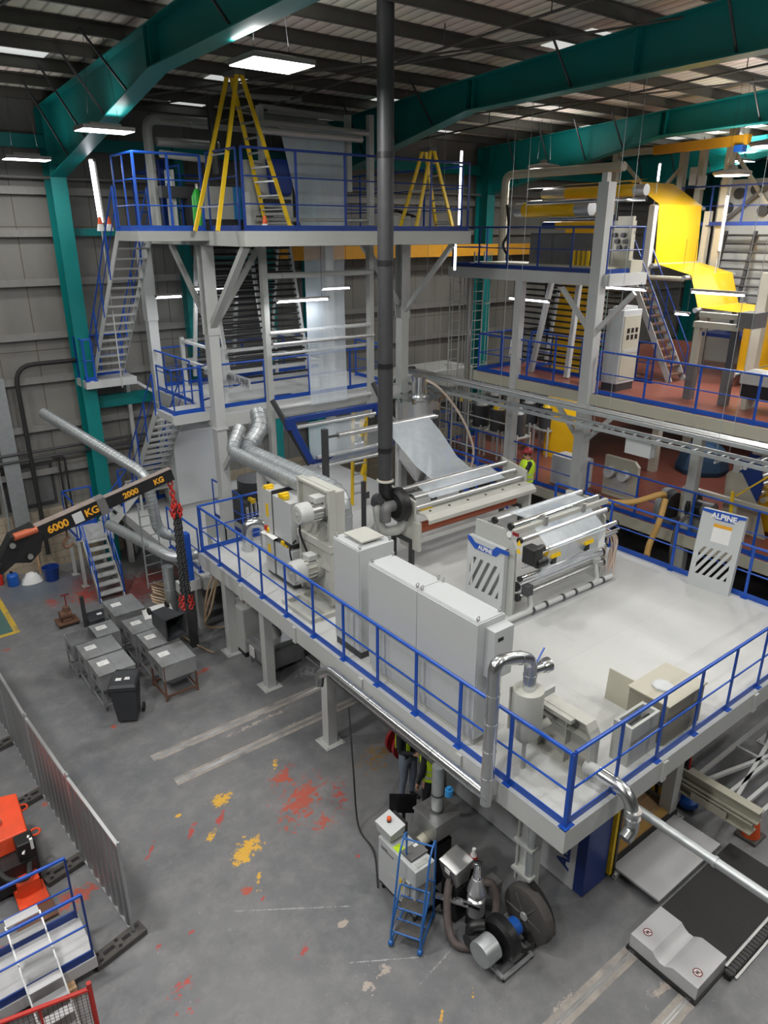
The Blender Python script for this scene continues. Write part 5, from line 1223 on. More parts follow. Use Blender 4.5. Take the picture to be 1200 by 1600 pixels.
def nosign(x, y, z, r, t):
    ring = MB(); n = 24; i0 = len(ring.v)
    s_ = MB().cyl((x, y, z), (x, y, z + .002), r, n=24).build('sign_disc', 'paper', t)
    MB().tube(arc((x, y, z + .003), (1, 0, 0), (0, 1, 0), r * .92, 0, 360, 24)[:-1], r * .1, 6, closed=True).bar((x - r * .6, y + r * .6, z + .003), (x + r * .6, y - r * .6, z + .003), r * .16, .004).build('sign_ring', 'red_dark', s_)
    for o_ in (-.25, .2): MB().lathe((x + o_ * r, y, z + .002), (x + o_ * r, y, z + 1), [(0, r * .22), (.002, r * .2)], 12).bar((x + o_ * r, y - r * .4, z + .003), (x + o_ * r, y + r * .4, z + .003), r * .22, .003).build('footprint', 'black', s_)
nosign(9.85, 4.95, .421, .08, t)
t = thing('floor_plate', (8.8, 4.05, 0), 'large flat white plate on castors, lying beside the wooden deck', 'plate')
MB().box(7.9, 3.66, .11, 9.6, 4.46, .15).build('plate', 'white_plate', t, smooth=False, bevel=.004)
MB().box(7.95, 3.74, .05, 9.5, 3.84, .11).box(7.95, 4.3, .05, 9.5, 4.4, .11).build('runners', 'black', t, smooth=False)
for x in (8.0, 9.4):
    for y in (3.72, 4.4): MB().cyl((x, y - .02, .045), (x, y + .02, .045), .045, n=12).build('castor', 'rubber', t)
MB().box(7.82, 4.34, .01, 7.95, 4.4, .1).build('stop_bracket', 'grey_steel', t, smooth=False)
t = thing('roll_cradle', (7.37, 3.05, 0), 'grey floor plate with a rounded trough and two no-standing signs', 'cradle')
X0, X1, Y0, Y1, Z = 7.02, 7.73, 2.57, 3.55, .28
pr = [(Y0, .06), (Y0, Z), (2.92, Z), (2.98, Z - .04), (3.03, Z - .085), (3.10, Z - .09), (3.16, Z - .06), (3.22, Z), (Y1, Z), (Y1, .06)]
MB().prism([(0, y, z) for y, z in pr], (X0, 0, 0), (X1, 0, 0)).build('plate', 'white_plate', t, bevel=.004)
MB().box(X0 - .03, Y0 - .02, 0, X1, Y1 + .02, .06).build('base', 'black', t, smooth=False)
nosign(7.22, 3.42, Z + .001, .06, t); nosign(7.22, 2.69, Z + .001, .06, t)
struct('trim_2', MB().box(7.76, 2.62, 0, 9.9, 3.64, .006), 'rubber', smooth=False)
t = thing('cable_chain', (8.2, 2.53, 0), 'black plastic cable chain in a steel trough on the floor at the right', 'cable chain')
mb = MB()
for k in range(24): mb.box(7.66 + k * .07, 2.44, .01, 7.715 + k * .07, 2.54, .12)
mb.build('links', 'black', t, smooth=False, kind='stuff'); MB().box(7.64, 2.455, .02, 9.4, 2.525, .11).build('spine', 'rubber', t, smooth=False)
MB().box(7.75, 2.55, 0, 9.6, 2.58, .1).box(7.75, 2.4, 0, 9.6, 2.43, .03).build('trough', 'stainless', t, smooth=False)
# ---- cream steel track and truss on the right
t = thing('steel_track', (9.9, 4.0, 0), 'cream steel beam track with white lattice bars, resting over a traffic cone', 'track')
def ibeam(y0, y1, x, z0, z1, w=.16):
    return MB().box(x - w / 2, y0, z1 - .02, x + w / 2, y1, z1).box(x - .01, y0, z0, x + .01, y1, z1).box(x - w / 2, y0, z0, x + w / 2, y1, z0 + .02)
ibeam(3.3, 7.4, 9.92, .66, .88).build('upper_beam', 'cream', t, smooth=False)
ibeam(3.36, 7.4, 9.92, .42, .62, .2).build('lower_beam', 'cream', t, smooth=False)
for y in (4.1, 3.85): MB().cyl((9.8, y, .52), (9.86, y, .52), .04, n=12).build('roller_wheel', 'black', t)
MB().box(9.80, 3.75, .45, 9.815, 4.35, .58).build('side_plate', 'cream', t, smooth=False)
for (a, b) in (((9.95, 4.38), (14, 4.4)), ((9.95, 4.25), (12.5, 3.6)), ((9.95, 3.85), (14, 3.75)), ((9.95, 3.72), (13, 4.3)), ((9.95, 3.58), (14, 3.5)), ((9.95, 3.33), (14, 3.3))):
    MB().bar((a[0], a[1], .8), (b[0], b[1], .8), .06, .06).build('lattice_bar', 'white_steel', t, smooth=False)
MB().bar((11.2, 4.38, .8), (11.2, 3.3, .8), .05).build('lattice_bar', 'white_steel', t, smooth=False)
MB().box(13.9, 3.2, 0, 14.1, 4.5, .8).build('end_support', 'cream', t, smooth=False)
MB().box(9.86, 7.0, 0, 10.0, 7.2, .42).build('end_support', 'cream', t, smooth=False)
MB().box(9.88, 4.5, .88, 10.02, 4.62, .9).cyl((9.95, 4.56, .9), (9.95, 4.56, 1.45), .03, n=10).build('cable_post', 'dark_steel', t)
for o_, m_ in ((-.04, 'red'), (.04, 'sky_blue'), (0, 'red')): MB().cyl((9.95 + o_, 4.54 + o_, .9), (9.95 + o_ * 1.5, 4.5, 1.9), .014, n=6).build('air_hose', m_, t)
t = thing('traffic_cone', (10.3, 3.52, 0), 'cut-down orange cone on a black base under the cream beam', 'cone')
MB().box(10.12, 3.34, 0, 10.48, 3.7, .05).build('base', 'rubber_grey', t, smooth=False, bevel=.015)
MB().lathe((10.3, 3.52, .05), (10.3, 3.52, 1), [(0, .15), (.28, .1), (.34, .09)], 20).build('cone', 'orange', t)
single('cloth_bundle', MB().lathe((10.1, 4.5, .02), (10.1, 4.5, 1), [(0, .12), (.05, .17), (.12, .15), (.18, .07), (.19, .001)], 10), 'blue_plastic', 'crumpled bright blue plastic cover on the floor behind the cream beam', 'plastic cover')
single('blue_post', MB().box(10.0, 4.62, 0, 10.14, 4.76, 1.1), 'navy', 'short dark blue post beside the striped step', 'post', smooth=False)
single('floor_gully', MB().box(11.6, 3.5, 0, 14.5, 3.9, .02), 'white_plate', 'white plates lying on the floor beyond the lattice bars', 'plate', smooth=False)
# ================================================================== LEFT SIDE OF THE HALL
def hopper_bin(x0, y0, x1, y1, label, rusty=False, half_open=False, z=.85, paper=(.3, .62), group=None):
    t = thing('hopper_bin', ((x0 + x1) / 2, (y0 + y1) / 2, 0), label, 'hopper')
    zb = .5
    b = MB()
    w = .012
    b.box(x0, y0, zb, x0 + w, y1, z).box(x1 - w, y0, zb, x1, y1, z).box(x0, y0, zb, x1, y0 + w, z).box(x0, y1 - w, zb, x1, y1, z)
    cx, cy = (x0 + x1) / 2, (y0 + y1) / 2
    b.hexa([(cx - .1, cy - .1, .2), (cx + .1, cy - .1, .2), (cx + .1, cy + .1, .2), (cx - .1, cy + .1, .2)], [(x0, y0, zb), (x1, y0, zb), (x1, y1, zb), (x0, y1, zb)])
    b.build('bin', 'hopper_steel', t, smooth=False)
    fm = 'rust' if rusty else 'hopper_steel'
    f = MB()
    for x in (x0, x1 - .035):
        for y in (y0, y1 - .035):
            MB().box(x, y, 0, x + .035, y + .035, z - .01).build('leg', fm, t, smooth=False)
    for y in (y0, y1 - .035): f.box(x0 + .035, y, .1, x1 - .035, y + .03, .14)
    for x in (x0, x1 - .035): f.box(x, y0 + .035, .1, x + .03, y1 - .035, .14)
    f.build('base_rails', fm, t, smooth=False)
    xm = x0 + (x1 - x0) * .52
    if half_open: MB().box(xm, y0 - .005, z, x1 + .005, y1 + .005, z + .012).cyl((x1 - .1, y0 + .1, z + .012), (x1 - .1, y0 + .1, z + .02), .03, n=10).cyl((x1 - .1, y1 - .1, z + .012), (x1 - .1, y1 - .1, z + .02), .03, n=10).build('lid', 'hopper_steel', t, smooth=False)
    else:
        MB().box(x0 - .008, y0 - .008, z, xm - .004, y1 + .008, z + .012).build('lid', 'hopper_steel', t, smooth=False)
        MB().box(xm + .004, y0 - .008, z, x1 + .008, y1 + .008, z + .012).build('lid', 'hopper_steel', t, smooth=False)
        MB().box(xm - .01, y0, z + .012, xm + .01, y1, z + .022).build('hinge', 'hopper_steel', t, smooth=False)
    px = x0 + (x1 - x0) * paper[0] + (.42 * (x1 - x0) if half_open else 0); py = y0 + (y1 - y0) * paper[1]
    pp = MB().box(px - .11, py - .09, z + .0125, px + .11, py + .09, z + .0145).build('paper_label', 'paper', t, smooth=False)
    MB().box(px - .07, py - .05, z + .0146, px + .0, py - .035, z + .0148).box(px - .07, py + .0, z + .0146, px + .04, py + .015, z + .0148).build('print', 'grey_steel', pp, smooth=False)
    MB().box(x0 - .01, cy - .08, .68, x0, cy + .08, .70).box(x0 - .01, cy - .08, .62, x0, cy + .08, .64).build('handle', 'dark_steel', t, smooth=False)
    return t
hopper_bin(4.15, 15.5, 4.85, 16.4, 'steel hopper with paper label at the foot of the white stairs')
hopper_bin(4.20, 14.45, 4.95, 15.2, 'steel hopper touching the white sack, just behind the one under the tipped black bin')
hopper_bin(4.25, 13.66, 4.93, 14.40, 'steel hopper with a tipped black bin lying across its lid')
hopper_bin(4.20, 12.80, 4.92, 13.56, 'steel hopper on a rusty brown frame, with its cone showing below', rusty=True)
hopper_bin(2.98, 14.80, 4.02, 15.42, 'long steel hopper with one half of its top open', half_open=True)
hopper_bin(3.05, 14.05, 3.80, 14.74, 'steel hopper between the half-open one and the one touching the wheelie bin')
hopper_bin(3.07, 13.26, 3.80, 13.98, 'steel hopper standing directly behind the upright wheelie bin')
def wheelie(t, M_):
    # body upright at origin, opening at z=1
    a = [(-.2, -.2, .06), (.2, -.2, .06), (.2, .2, .06), (-.2, .2, .06)]; b_ = [(-.27, -.29, .95), (.27, -.29, .95), (.27, .29, .95), (-.27, .29, .95)]
    mb = MB()
    i = 0
    for k in range(4):
        k2 = (k + 1) % 4; mb.quad(a[k], a[k2], b_[k2], b_[k])
    mb.quad(*reversed(a))
    ai = [tuple(c * .93 if j < 2 else c + .02 for j, c in enumerate(p)) for p in a]; bi = [tuple(c * .93 if j < 2 else c for j, c in enumerate(p)) for p in b_]
    for k in range(4):
        k2 = (k + 1) % 4; mb.quad(bi[k], bi[k2], ai[k2], ai[k]); mb.quad(b_[k], b_[k2], bi[k2], bi[k])
    mb.quad(*ai)
    mb.box(-.29, -.31, .9, .29, -.29, .97).box(-.29, .29, .9, .29, .31, .97).box(-.29, -.31, .9, -.27, .31, .97).box(.27, -.31, .9, .29, .31, .97)
    mb.xform(M_).build('body', 'bin_grey', t, smooth=False)
    for s in (-1, 1): MB().cyl((s * .24, .24, .1), (s * .29, .24, .1), .1, n=18).xform(M_).build('wheel', 'rubber', t)
    return t
bx = at_z(196, 1118, 0)
t = thing('wheelie_bin', (bx.x, bx.y, 0), 'upright dark grey wheelie bin with closed lid, in front of the steel hoppers', 'bin')
Mx = Matrix.Translation(Vector((bx.x + .05, bx.y - .12, 0))) @ Matrix.Rotation(radians(-30), 4, 'Z') @ Matrix.Scale(.92, 4)
wheelie(t, Mx)
MB().hexa([(-.3, -.33, .97), (.3, -.33, .97), (.3, .3, .97), (-.3, .3, .97)], [(-.25, -.28, 1.03), (.25, -.28, 1.03), (.26, .27, 1.05), (-.26, .27, 1.05)]).xform(Mx).build('lid', 'bin_grey', t, smooth=False, bevel=.015)
MB().tube([(-.24, .3, 1.0), (-.24, .37, 1.0), (.24, .37, 1.0), (.24, .3, 1.0)], .015, 8).xform(Mx).build('handle', 'bin_grey', t)
MB().quad((-.16, -.12, 1.046), (-.04, -.12, 1.046), (-.04, -.02, 1.048), (-.16, -.02, 1.048)).quad((.02, -.1, 1.046), (.14, -.1, 1.046), (.12, .0, 1.049), (.03, .0, 1.049)).xform(Mx).build('sticker', 'paper', t, smooth=False)
t = thing('wheelie_bin', (4.75, 14.0, .87), 'black wheelie bin lying on its side across a hopper lid, mouth open', 'bin')
Mx = Matrix.Translation(Vector((4.78, 14.45, 1.16))) @ Matrix.Rotation(radians(8), 4, 'Z') @ Matrix.Rotation(radians(90), 4, 'X') @ Matrix.Scale(.82, 4)
wheelie(t, Mx)
sk = MB()
rows = []
for j in range(9):
    r = []
    for i in range(9):
        x = (i - 4) / 4; y = (j - 4) / 4; hgt = .11 * max(0, (1 - x ** 4)) * max(0, (1 - y ** 4)) + random.uniform(-.01, .01)
        r.append((5.02 + x * .34 + y * .05, 15.1 + y * .24 - x * .03, .875 + max(0, hgt)))
    rows.append(r)
tag(MB().grid(rows).quad(*[(5.02 + a * .34 + b * .05, 15.1 + b * .24 - a * .03, .87) for a, b in ((-1, -1), (1, -1), (1, 1), (-1, 1))]).build('sack', 'paper', None), 'white plastic sack lying on the steel hopper by the beige hoses', 'sack')
hz = MB()
for k in range(7):
    c = Vector((5.35 + k * .04, 15.6 + k * .08, .0)); r = .36 + .04 * (k % 3)
    pts = [c + Vector((r * cos(a) * .7, r * sin(a) * .3, .35 + .55 * sin(a * .5) + .04 * k)) for a in [q * 2 * pi / 10 for q in range(11)]]
    hz.tube(spline(pts, 3), .022, 6)
hz.tube(spline([(5.3, 15.7, .5), (5.5, 15.0, .1), (5.7, 14.2, .04), (5.8, 13.9, .05)]), .022, 6)
single('hose_coil', hz, 'hose_beige', 'tangled coil of beige hoses behind the white sack', 'hose')
# ---- pump on a small dolly, black trolley
c = at_z(106, 975, 0)
t = thing('pump_trolley', (c.x, c.y, 0), 'dark red-brown pump on a small flat dolly', 'pump')
MB().box(c.x - .25, c.y - .2, .08, c.x + .25, c.y + .22, .12).build('dolly', 'rust', t, smooth=False)
for x in (-.2, .2):
    for y in (-.15, .17): MB().cyl((c.x + x, c.y + y - .015, .04), (c.x + x, c.y + y + .015, .04), .04, n=10).build('castor', 'rubber', t)
MB().cyl((c.x - .15, c.y, .28), (c.x + .12, c.y, .28), .12, n=16).box(c.x - .12, c.y - .14, .12, c.x + .1, c.y + .14, .2).lathe((c.x + .02, c.y, .36), (c.x + .02, c.y, 1), [(0, .1), (.12, .08), (.14, .02)], 12).build('pump_body', 'rust', t)
MB().cyl((c.x + .05, c.y + .05, .45), (c.x + .05, c.y + .05, .78), .014, n=8).bar((c.x - .05, c.y + .05, .78), (c.x + .15, c.y + .05, .78), .025).build('lever', 'red_dark', t)
c = at_z(140, 978, 0)
t = thing('black_trolley', (c.x, c.y, 0), 'black plastic tray trolley with an upright handle post', 'trolley')
MB().box(c.x - .05, c.y - .3, .02, c.x + .5, c.y + .2, .28).build('tray', 'bin_grey', t, smooth=False, bevel=.02)
MB().box(c.x - .12, c.y - .05, 0, c.x - .04, c.y + .05, .85).build('post', 'dark_steel', t, smooth=False)
MB().box(c.x + .2, c.y - .1, .281, c.x + .32, c.y, .285).build('sticker', 'paper', t, smooth=False)
# ---- things against the block wall
t = thing('jerry_can', (2.96, 20.6, 0), 'blue plastic drum by the block wall, next to the extinguisher', 'drum')
MB().lathe((2.96, 20.6, 0), (2.96, 20.6, 1), [(0, .14), (.02, .15), (.3, .15), (.34, .12)], 18).build('body', 'blue_plastic', t); MB().cyl((2.96, 20.68, .34), (2.96, 20.68, .39), .04, n=10).build('cap', 'black', t)
single('bucket', MB().lathe((3.9, 20.3, 0), (3.9, 20.3, 1), [(0, .17), (.38, .23), (.4, .24), (.4, .21), (.05, .16), (.05, .001)], 20), 'navy', 'dark blue open bucket by the block wall, nearest the stairs', 'bucket')
rows = [[(3.42 + .3 * cos(a) * s + random.uniform(-.02, .02), 20.5 + .22 * sin(a) * s, .28 * (1 - s ** 2.2) + .005 + random.uniform(0, .03) * (s < .95)) for a in [2 * pi * q / 14 for q in range(15)]] for s in (1, .85, .65, .4, .15, .001)]
tag(MB().grid(rows).build('plastic_sack', 'paper', None), 'crumpled white plastic sack slumped against the block wall', 'sack')
t = thing('fire_extinguisher', (2.68, 20.85, 0), 'red fire extinguisher standing by the wall at the photo edge', 'extinguisher')
MB().lathe((2.68, 20.85, 0), (2.68, 20.85, 1), [(0, .08), (.4, .08), (.46, .05), (.5, .03)], 16).build('cylinder', 'red', t); MB().box(2.64, 20.82, .5, 2.72, 20.88, .56).tube(spline([(2.7, 20.8, .52), (2.78, 20.78, .4), (2.77, 20.78, .2)]), .012, 6).build('valve_and_hose', 'black', t)
single('wooden_post', MB().box(3.7, 20.9, 0, 3.76, 20.96, 1.1), 'wood', 'short wooden stick leaning by the white sack at the wall', 'post', smooth=False)

# ---- lorry jib with chain
j1 = at_y(268, 740, 13.2); j0 = at_y(48, 838, 13.2)
t = thing('crane_jib', j0, 'black lifting jib with yellow load figures reaching in from the left', 'jib')
d = (j1 - j0).normalized()
mid = j0 + (j1 - j0) * .50
up = Vector((0, 0, 1))
MB().bar(j0 - d * .1, mid, .2, .27).build('outer_boom', 'black', t, smooth=False)
MB().bar(mid, j1, .15, .22).build('inner_boom', 'black', t, smooth=False)
topm = MB()
nrm = (up - d * up.dot(d)).normalized()
topm.bar(j0 + nrm * .155, mid + nrm * .155, .2, .012).bar(mid + nrm * .125, j1 + nrm * .125, .15, .012)
topm.build('worn_top', 'worn', t, smooth=False)
MB().bar(mid - d * .14, mid + d * .02, .23, .33).build('collar', 'grey_dark', t, smooth=False)
sd = d.cross(up).normalized()
for s_, pos, frac in (('6000', .17, 0), ('KG', .40, 0), ('2000', .68, 1), ('KG', .89, 1)):
    w_ = .102 if frac == 0 else .077
    p = j0 + (j1 - j0) * pos + sd * w_
    text('lettering', s_, p, d, up, .19 if not frac else .15, 'crane_orange', t, bold=.006)
MB().bar(j0 + (j1 - j0) * .305 + sd * .108 + d * -.09, j0 + (j1 - j0) * .305 + sd * .108 + d * .09, .008, .2).build('grey_plate', 'cabinet', t, smooth=False)
hd = MB()
poly = [(-.55, -.05), (-.35, .2), (.05, .22), (.2, .0), (.1, -.3), (-.1, -.42), (-.35, -.3), (-.6, -.4), (-.75, -.25)]
hd.prism([j0 + d * a + Vector((0, 0, b)) for a, b in poly], sd * -.14, sd * .14)
for a, b in ((-.1, -.28), (-.35, .05), (-.62, -.2)): hd.cyl(j0 + d * a + Vector((0, 0, b)) - sd * .18, j0 + d * a + Vector((0, 0, b)) + sd * .18, .06, n=12)
hd.build('knuckle', 'black', t, smooth=False, bevel=.015)
for a, b in ((-.1, -.28), (-.35, .05)): MB().cyl(j0 + d * a + Vector((0, 0, b)) + sd * .18, j0 + d * a + Vector((0, 0, b)) + sd * .2, .05, n=12).build('pin', 'stainless', t)
MB().cyl(j0 - d * .3 + sd * .16 + Vector((0, 0, .18)), j0 + d * .1 + sd * .1 + Vector((0, 0, .12)), .07, n=12).build('ram', 'copper', t)
MB().bar(j0 - d * .65 + Vector((0, 0, -.2)), j0 - d * 2.2 + Vector((0, 0, .35)), .22, .3).build('rear_arm', 'black', t, smooth=False)
hk = j0 + d * .62 + Vector((0, 0, -.18)); MB().cyl(hk, hk - Vector((0, 0, .14)), .02, n=8).tube(arc(hk - Vector((0, 0, .24)), d, (0, 0, 1), .09, 60, 330, 10), .025, 8).build('shackle', 'rust', t)
# chains
def chain(mb, a, b, link=.09, r=.011, w=.03):
    a = Vector(a); b = Vector(b); n = max(1, int((b - a).length / (link * .72))); dd = (b - a).normalized()
    for k in range(n):
        c = a + (b - a) * ((k + .5) / n); s = Vector((1, 0, 0)) if k % 2 else Vector((0, 1, 0))
        s = (s - dd * s.dot(dd)).normalized(); P = []
        for q in range(8):
            an = 2 * pi * q / 8; P.append(c + dd * (link / 2 * cos(an)) + s * (w * sin(an)))
        mb.tube(P, r, 4, closed=True)
ct = j1 - d * .06 - Vector((0, 0, .14))
cb = at_y(292, 945, 13.2)
t = thing('lifting_chain', ct, 'bundle of dark lifting chains hanging from red links at the jib tip', 'chain')
mb = MB(); chain(mb, ct + Vector((0, 0, .1)), ct + Vector((.06, 0, -.6)), .13, .018, .045); mb.build('red_links', 'red', t)
mb = MB()
L0 = ct + Vector((.07, 0, -.6))
for k in range(14):
    a = 2 * pi * k / 14; rr = .05 + .04 * (k % 2)
    chain(mb, L0 + Vector((rr * cos(a) * .6, rr * sin(a) * .6, .05)), Vector((cb.x + rr * cos(a), cb.y + rr * sin(a), cb.z + .1 * random.random())), .085, .011, .026)
mb.build('dark_chains', 'dark_steel', t, kind='stuff')
for k in range(5):
    mb = MB()
    a = 2 * pi * k / 5; chain(mb, (cb.x + .1 * cos(a), cb.y + .1 * sin(a), cb.z + .25), (cb.x + .13 * cos(a), cb.y + .13 * sin(a), cb.z - .05), .1, .016, .035)
    mb.build('red_hook', 'red', t)
    mb = MB(); chain(mb, L0 + Vector((.08 * cos(a), .08 * sin(a), .1)), L0 + Vector((.1 * cos(a), .1 * sin(a), -.15)), .1, .016, .035); mb.build('red_shortener', 'red', t)

# ---- entry stairs and landing
t = thing('landing', (4.95, 19.8, 0), 'small white landing on slender legs at the head of the entry stairs', 'landing')
LZ = 1.4
MB().box(4.48, 19.25, LZ - .06, 5.45, 20.35, LZ).build('deck', 'deck_white', t, smooth=False)
MB().box(4.48, 19.25, LZ - .2, 4.52, 20.35, LZ - .06).box(5.41, 19.25, LZ - .2, 5.45, 20.35, LZ - .06).box(4.48, 20.31, LZ - .2, 5.45, 20.35, LZ - .06).build('edge', 'white_steel', t, smooth=False)
for x in (4.52, 5.38):
    for y in (19.32, 20.26):
        l_ = MB().box(x - .04, y - .04, 0, x + .04, y + .04, LZ - .06).box(x - .09, y - .09, 0, x + .09, y + .09, .012); l_.build('leg', 'white_steel', t, smooth=False)
guardrail([(4.52, 19.3), (4.52, 20.3), (5.3, 20.3)], LZ, 'blue guardrail round the small white entry landing', step=1.0)
stair((4.85, 18.05, 0), (4.92, 19.3, LZ), .62, 7, 'white entry stairs rising from the floor behind the steel hoppers', side=(1, 0, 0))
stair((5.47, 19.95, LZ), (6.38, 19.95, 2.3), .75, 4, 'short white steps from the entry landing up to the turn of the stairs', side=(0, 1, 0), rail=(True, False))
t = thing('landing', (6.9, 20.2, 1.7), 'small white turning landing at the foot of the long stairs by the wall', 'landing')
MB().box(6.4, 19.55, 2.24, 7.35, 20.75, 2.3).build('deck', 'deck_white', t, smooth=False)
for x in (6.45, 7.3): MB().box(x - .03, 20.6, 0, x + .03, 20.7, 2.24).box(x - .03, 19.6, 1.7, x + .03, 19.68, 2.24).build('leg', 'white_steel', t, smooth=False)
# ---- ducts along the left edge
dv = [at_y(67, 645, 19.5), at_y(228, 742, 16.6), at_y(232, 760, 16.3)]
duct('duct', [(dv[0].x, dv[0].y, dv[0].z), (dv[1].x, dv[1].y, dv[1].z), (dv[1].x + .1, dv[1].y - .1, 2.2), (dv[1].x + .75, dv[1].y - .3, 2.0)], .13, 'long galvanised spiral duct slanting down from the wall behind the black jib', 'galv', .3, .10, n=16)
dx = at_x(255, 860, 5.55)
duct('duct', [(4.9, 17.6, 2.3), (5.3, 16.2, 2.15), (5.6, 15.3, 2.0), (6.2, 15.2, 2.0)], .13, 'galvanised duct running low beside the stairs to the pillar duct', 'galv', .3, .5)
duct('duct', [(5.55, 15.6, 1.7), (5.55, 15.6, .05)], .14, 'grey standpipe on the floor beside the beige hose coil', 'galv', .3, .6)
single('ladder_tray', (lambda m: [m.bar((5.35 + s_ * .2, 15.95, 1.1), (5.35 + s_ * .2, 15.95, 3.3), .03) for s_ in (-1, 1)] and [m.bar((5.15, 15.95, 1.2 + k * .25), (5.55, 15.95, 1.2 + k * .25), .02) for k in range(9)] and m)(MB()), 'galv', 'upright galvanised cable ladder between the ducts by the platform corner', 'cable ladder', smooth=False)
t = thing('gate_post', (5.62, 14.5, 0), 'thick blue gate post at the far left corner of the platform', 'post')
MB().box(5.5, 14.42, 1.75, 5.72, 14.62, 2.9).build('post', 'blue', t, smooth=False); MB().box(5.35, 14.4, 1.5, 5.85, 14.65, 1.75).build('bracket', 'white_steel', t, smooth=False); MB().box(5.52, 14.45, 0, 5.68, 14.6, 1.5).build('lower_post', 'dark_steel', t, smooth=False)
# ---- machines below the far part of the platform
c = at_z(345, 1000, 0)
t = thing('chiller_cabinet', (6.35, 14.1, 0), 'grey cabinet with hoses below the far corner of the platform', 'cabinet')
MB().box(6.3, 13.3, .12, 6.95, 14.15, 1.25).build('body', 'grey_steel', t, smooth=False, bevel=.03)
MB().box(6.32, 13.32, .0, 6.93, 14.13, .12).build('base', 'black', t, smooth=False)
for k in range(3): MB().tube(spline([(6.5 + k * .12, 13.6, 1.25), (6.4 + k * .1, 13.5, 1.8), (6.2, 13.9, 2.1), (5.95, 14.2, 1.6 - .3 * k), (5.9, 14.5, .5), (6.2, 14.6, .25), (6.5, 14.4, .3)], 6), .025, 8).build('hose', 'hose_beige', t)
t = thing('stone_hopper', (6.6, 12.6, 0), 'grey steel floor hopper with a paper label, behind the white support post', 'hopper')
MB().hexa([(6.35, 12.25, .15), (7.2, 12.25, .15), (7.2, 13.1, .15), (6.35, 13.1, .15)], [(6.25, 12.2, .6), (7.3, 12.2, .6), (7.3, 13.15, .6), (6.25, 13.15, .6)]).box(6.35, 12.3, .6, 7.2, 13.05, .72).build('bin', 'hopper_steel', t, smooth=False, bevel=.03)
for x in (6.3, 7.2):
    for y in (12.25, 13.05): MB().box(x, y, 0, x + .05, y + .05, .5).build('leg', 'hopper_steel', t, smooth=False)
MB().box(6.24, 12.75, .3, 6.262, 12.95, .55).build('paper_label', 'paper', t, smooth=False)
MB().cyl((6.75, 12.75, .72), (6.75, 12.75, 1.0), .2, .14, n=16).cyl((6.75, 12.75, 1.3), (6.75, 12.75, 1.55), .2, n=16).cyl((6.75, 12.75, 1.55), (6.75, 12.75, 2.15), .15, n=16).build('filter_head', 'white_steel', t)
for k in range(5): a = 2 * pi * k / 5; MB().cyl((6.75 + .11 * cos(a), 12.75 + .11 * sin(a), .95), (6.75 + .11 * cos(a), 12.75 + .11 * sin(a), 1.32), .05, n=10).build('filter_bag', 'navy', t)

# ---- corrugated hoarding
def hoarding(p0, p1, label, foot_end=True):
    p0 = Vector(p0); p1 = Vector(p1); d = (p1 - p0).normalized(); s = Vector((d.y, -d.x, 0)); L = (p1 - p0).length
    t = thing('hoarding_panel', p0, label, 'fence')
    n = 72; rows = [[], []]
    for k in range(n + 1):
        q = p0 + d * (L * k / n); off = s * (.018 * max(-1, min(1, 2.2 * sin(2 * pi * k / 9))))
        rows[0].append(q + off + Vector((0, 0, .08))); rows[1].append(q + off + Vector((0, 0, 1.6)))
    m = MB().grid(rows); m.build('sheet', 'sheet_metal', t, smooth=False)
    MB().bar(p0 + Vector((0, 0, 1.62)), p1 + Vector((0, 0, 1.62)), .045, .04).build('top_rail', 'alu', t, smooth=False)
    MB().bar(p0 + Vector((0, 0, .07)), p1 + Vector((0, 0, .07)), .04, .03).build('bottom_rail', 'alu', t, smooth=False)
    for q in (p0, p1): MB().cyl(q + Vector((0, 0, .05)), q + Vector((0, 0, 1.7)), .022, n=8).build('end_tube', 'galv', t)
    return t
F = [(1.72, 7.92), (1.56, 9.72), (1.43, 11.62), (1.36, 13.45), (1.22, 15.3), (1.05, 17.2)]
labs = ['corrugated metal fence panel nearest the camera, ending at the free rubber foot', 'second corrugated fence panel from the free end, beside the red machine', 'third corrugated fence panel from the free end', 'fourth corrugated fence panel from the free end, at the photo edge', 'corrugated fence panel outside the photo beyond the fourth one']
for k in range(5): hoarding(F[k] + (0,), (F[k + 1][0] + .004, F[k + 1][1] - .05, 0), labs[k])
def foot(x, y, label, ang=0):
    t = thing('fence_foot', (x, y, 0), label, 'fence foot')
    M_ = Matrix.Translation(Vector((x, y, 0))) @ Matrix.Rotation(ang, 4, 'Z')
    m = MB().box(-.55, -.11, 0, .2, .11, .1).xform(M_); m.build('block', 'rubber_grey', t, smooth=False, bevel=.015)
    h = MB()
    for a, b in ((-.46, .06), (-.46, -.06), (-.18, .06), (-.18, -.06), (.05, 0), (.13, .04)): h.cyl((a, b, .101), (a, b, .103), .028, n=10)
    h.box(-.4, -.03, .1, -.24, .03, .103).box(-.12, -.03, .1, 0, .03, .103)
    h.xform(M_).build('pin_holes', 'black', t)
for k, lab in enumerate(('black rubber fence foot at the free end of the metal fence', 'black rubber fence foot beside the blue handrails', 'black rubber fence foot beside the red machine', 'black rubber fence foot at the far joint of the fence')): foot(F[k][0] - .05, F[k][1] - .03, lab, radians(12))
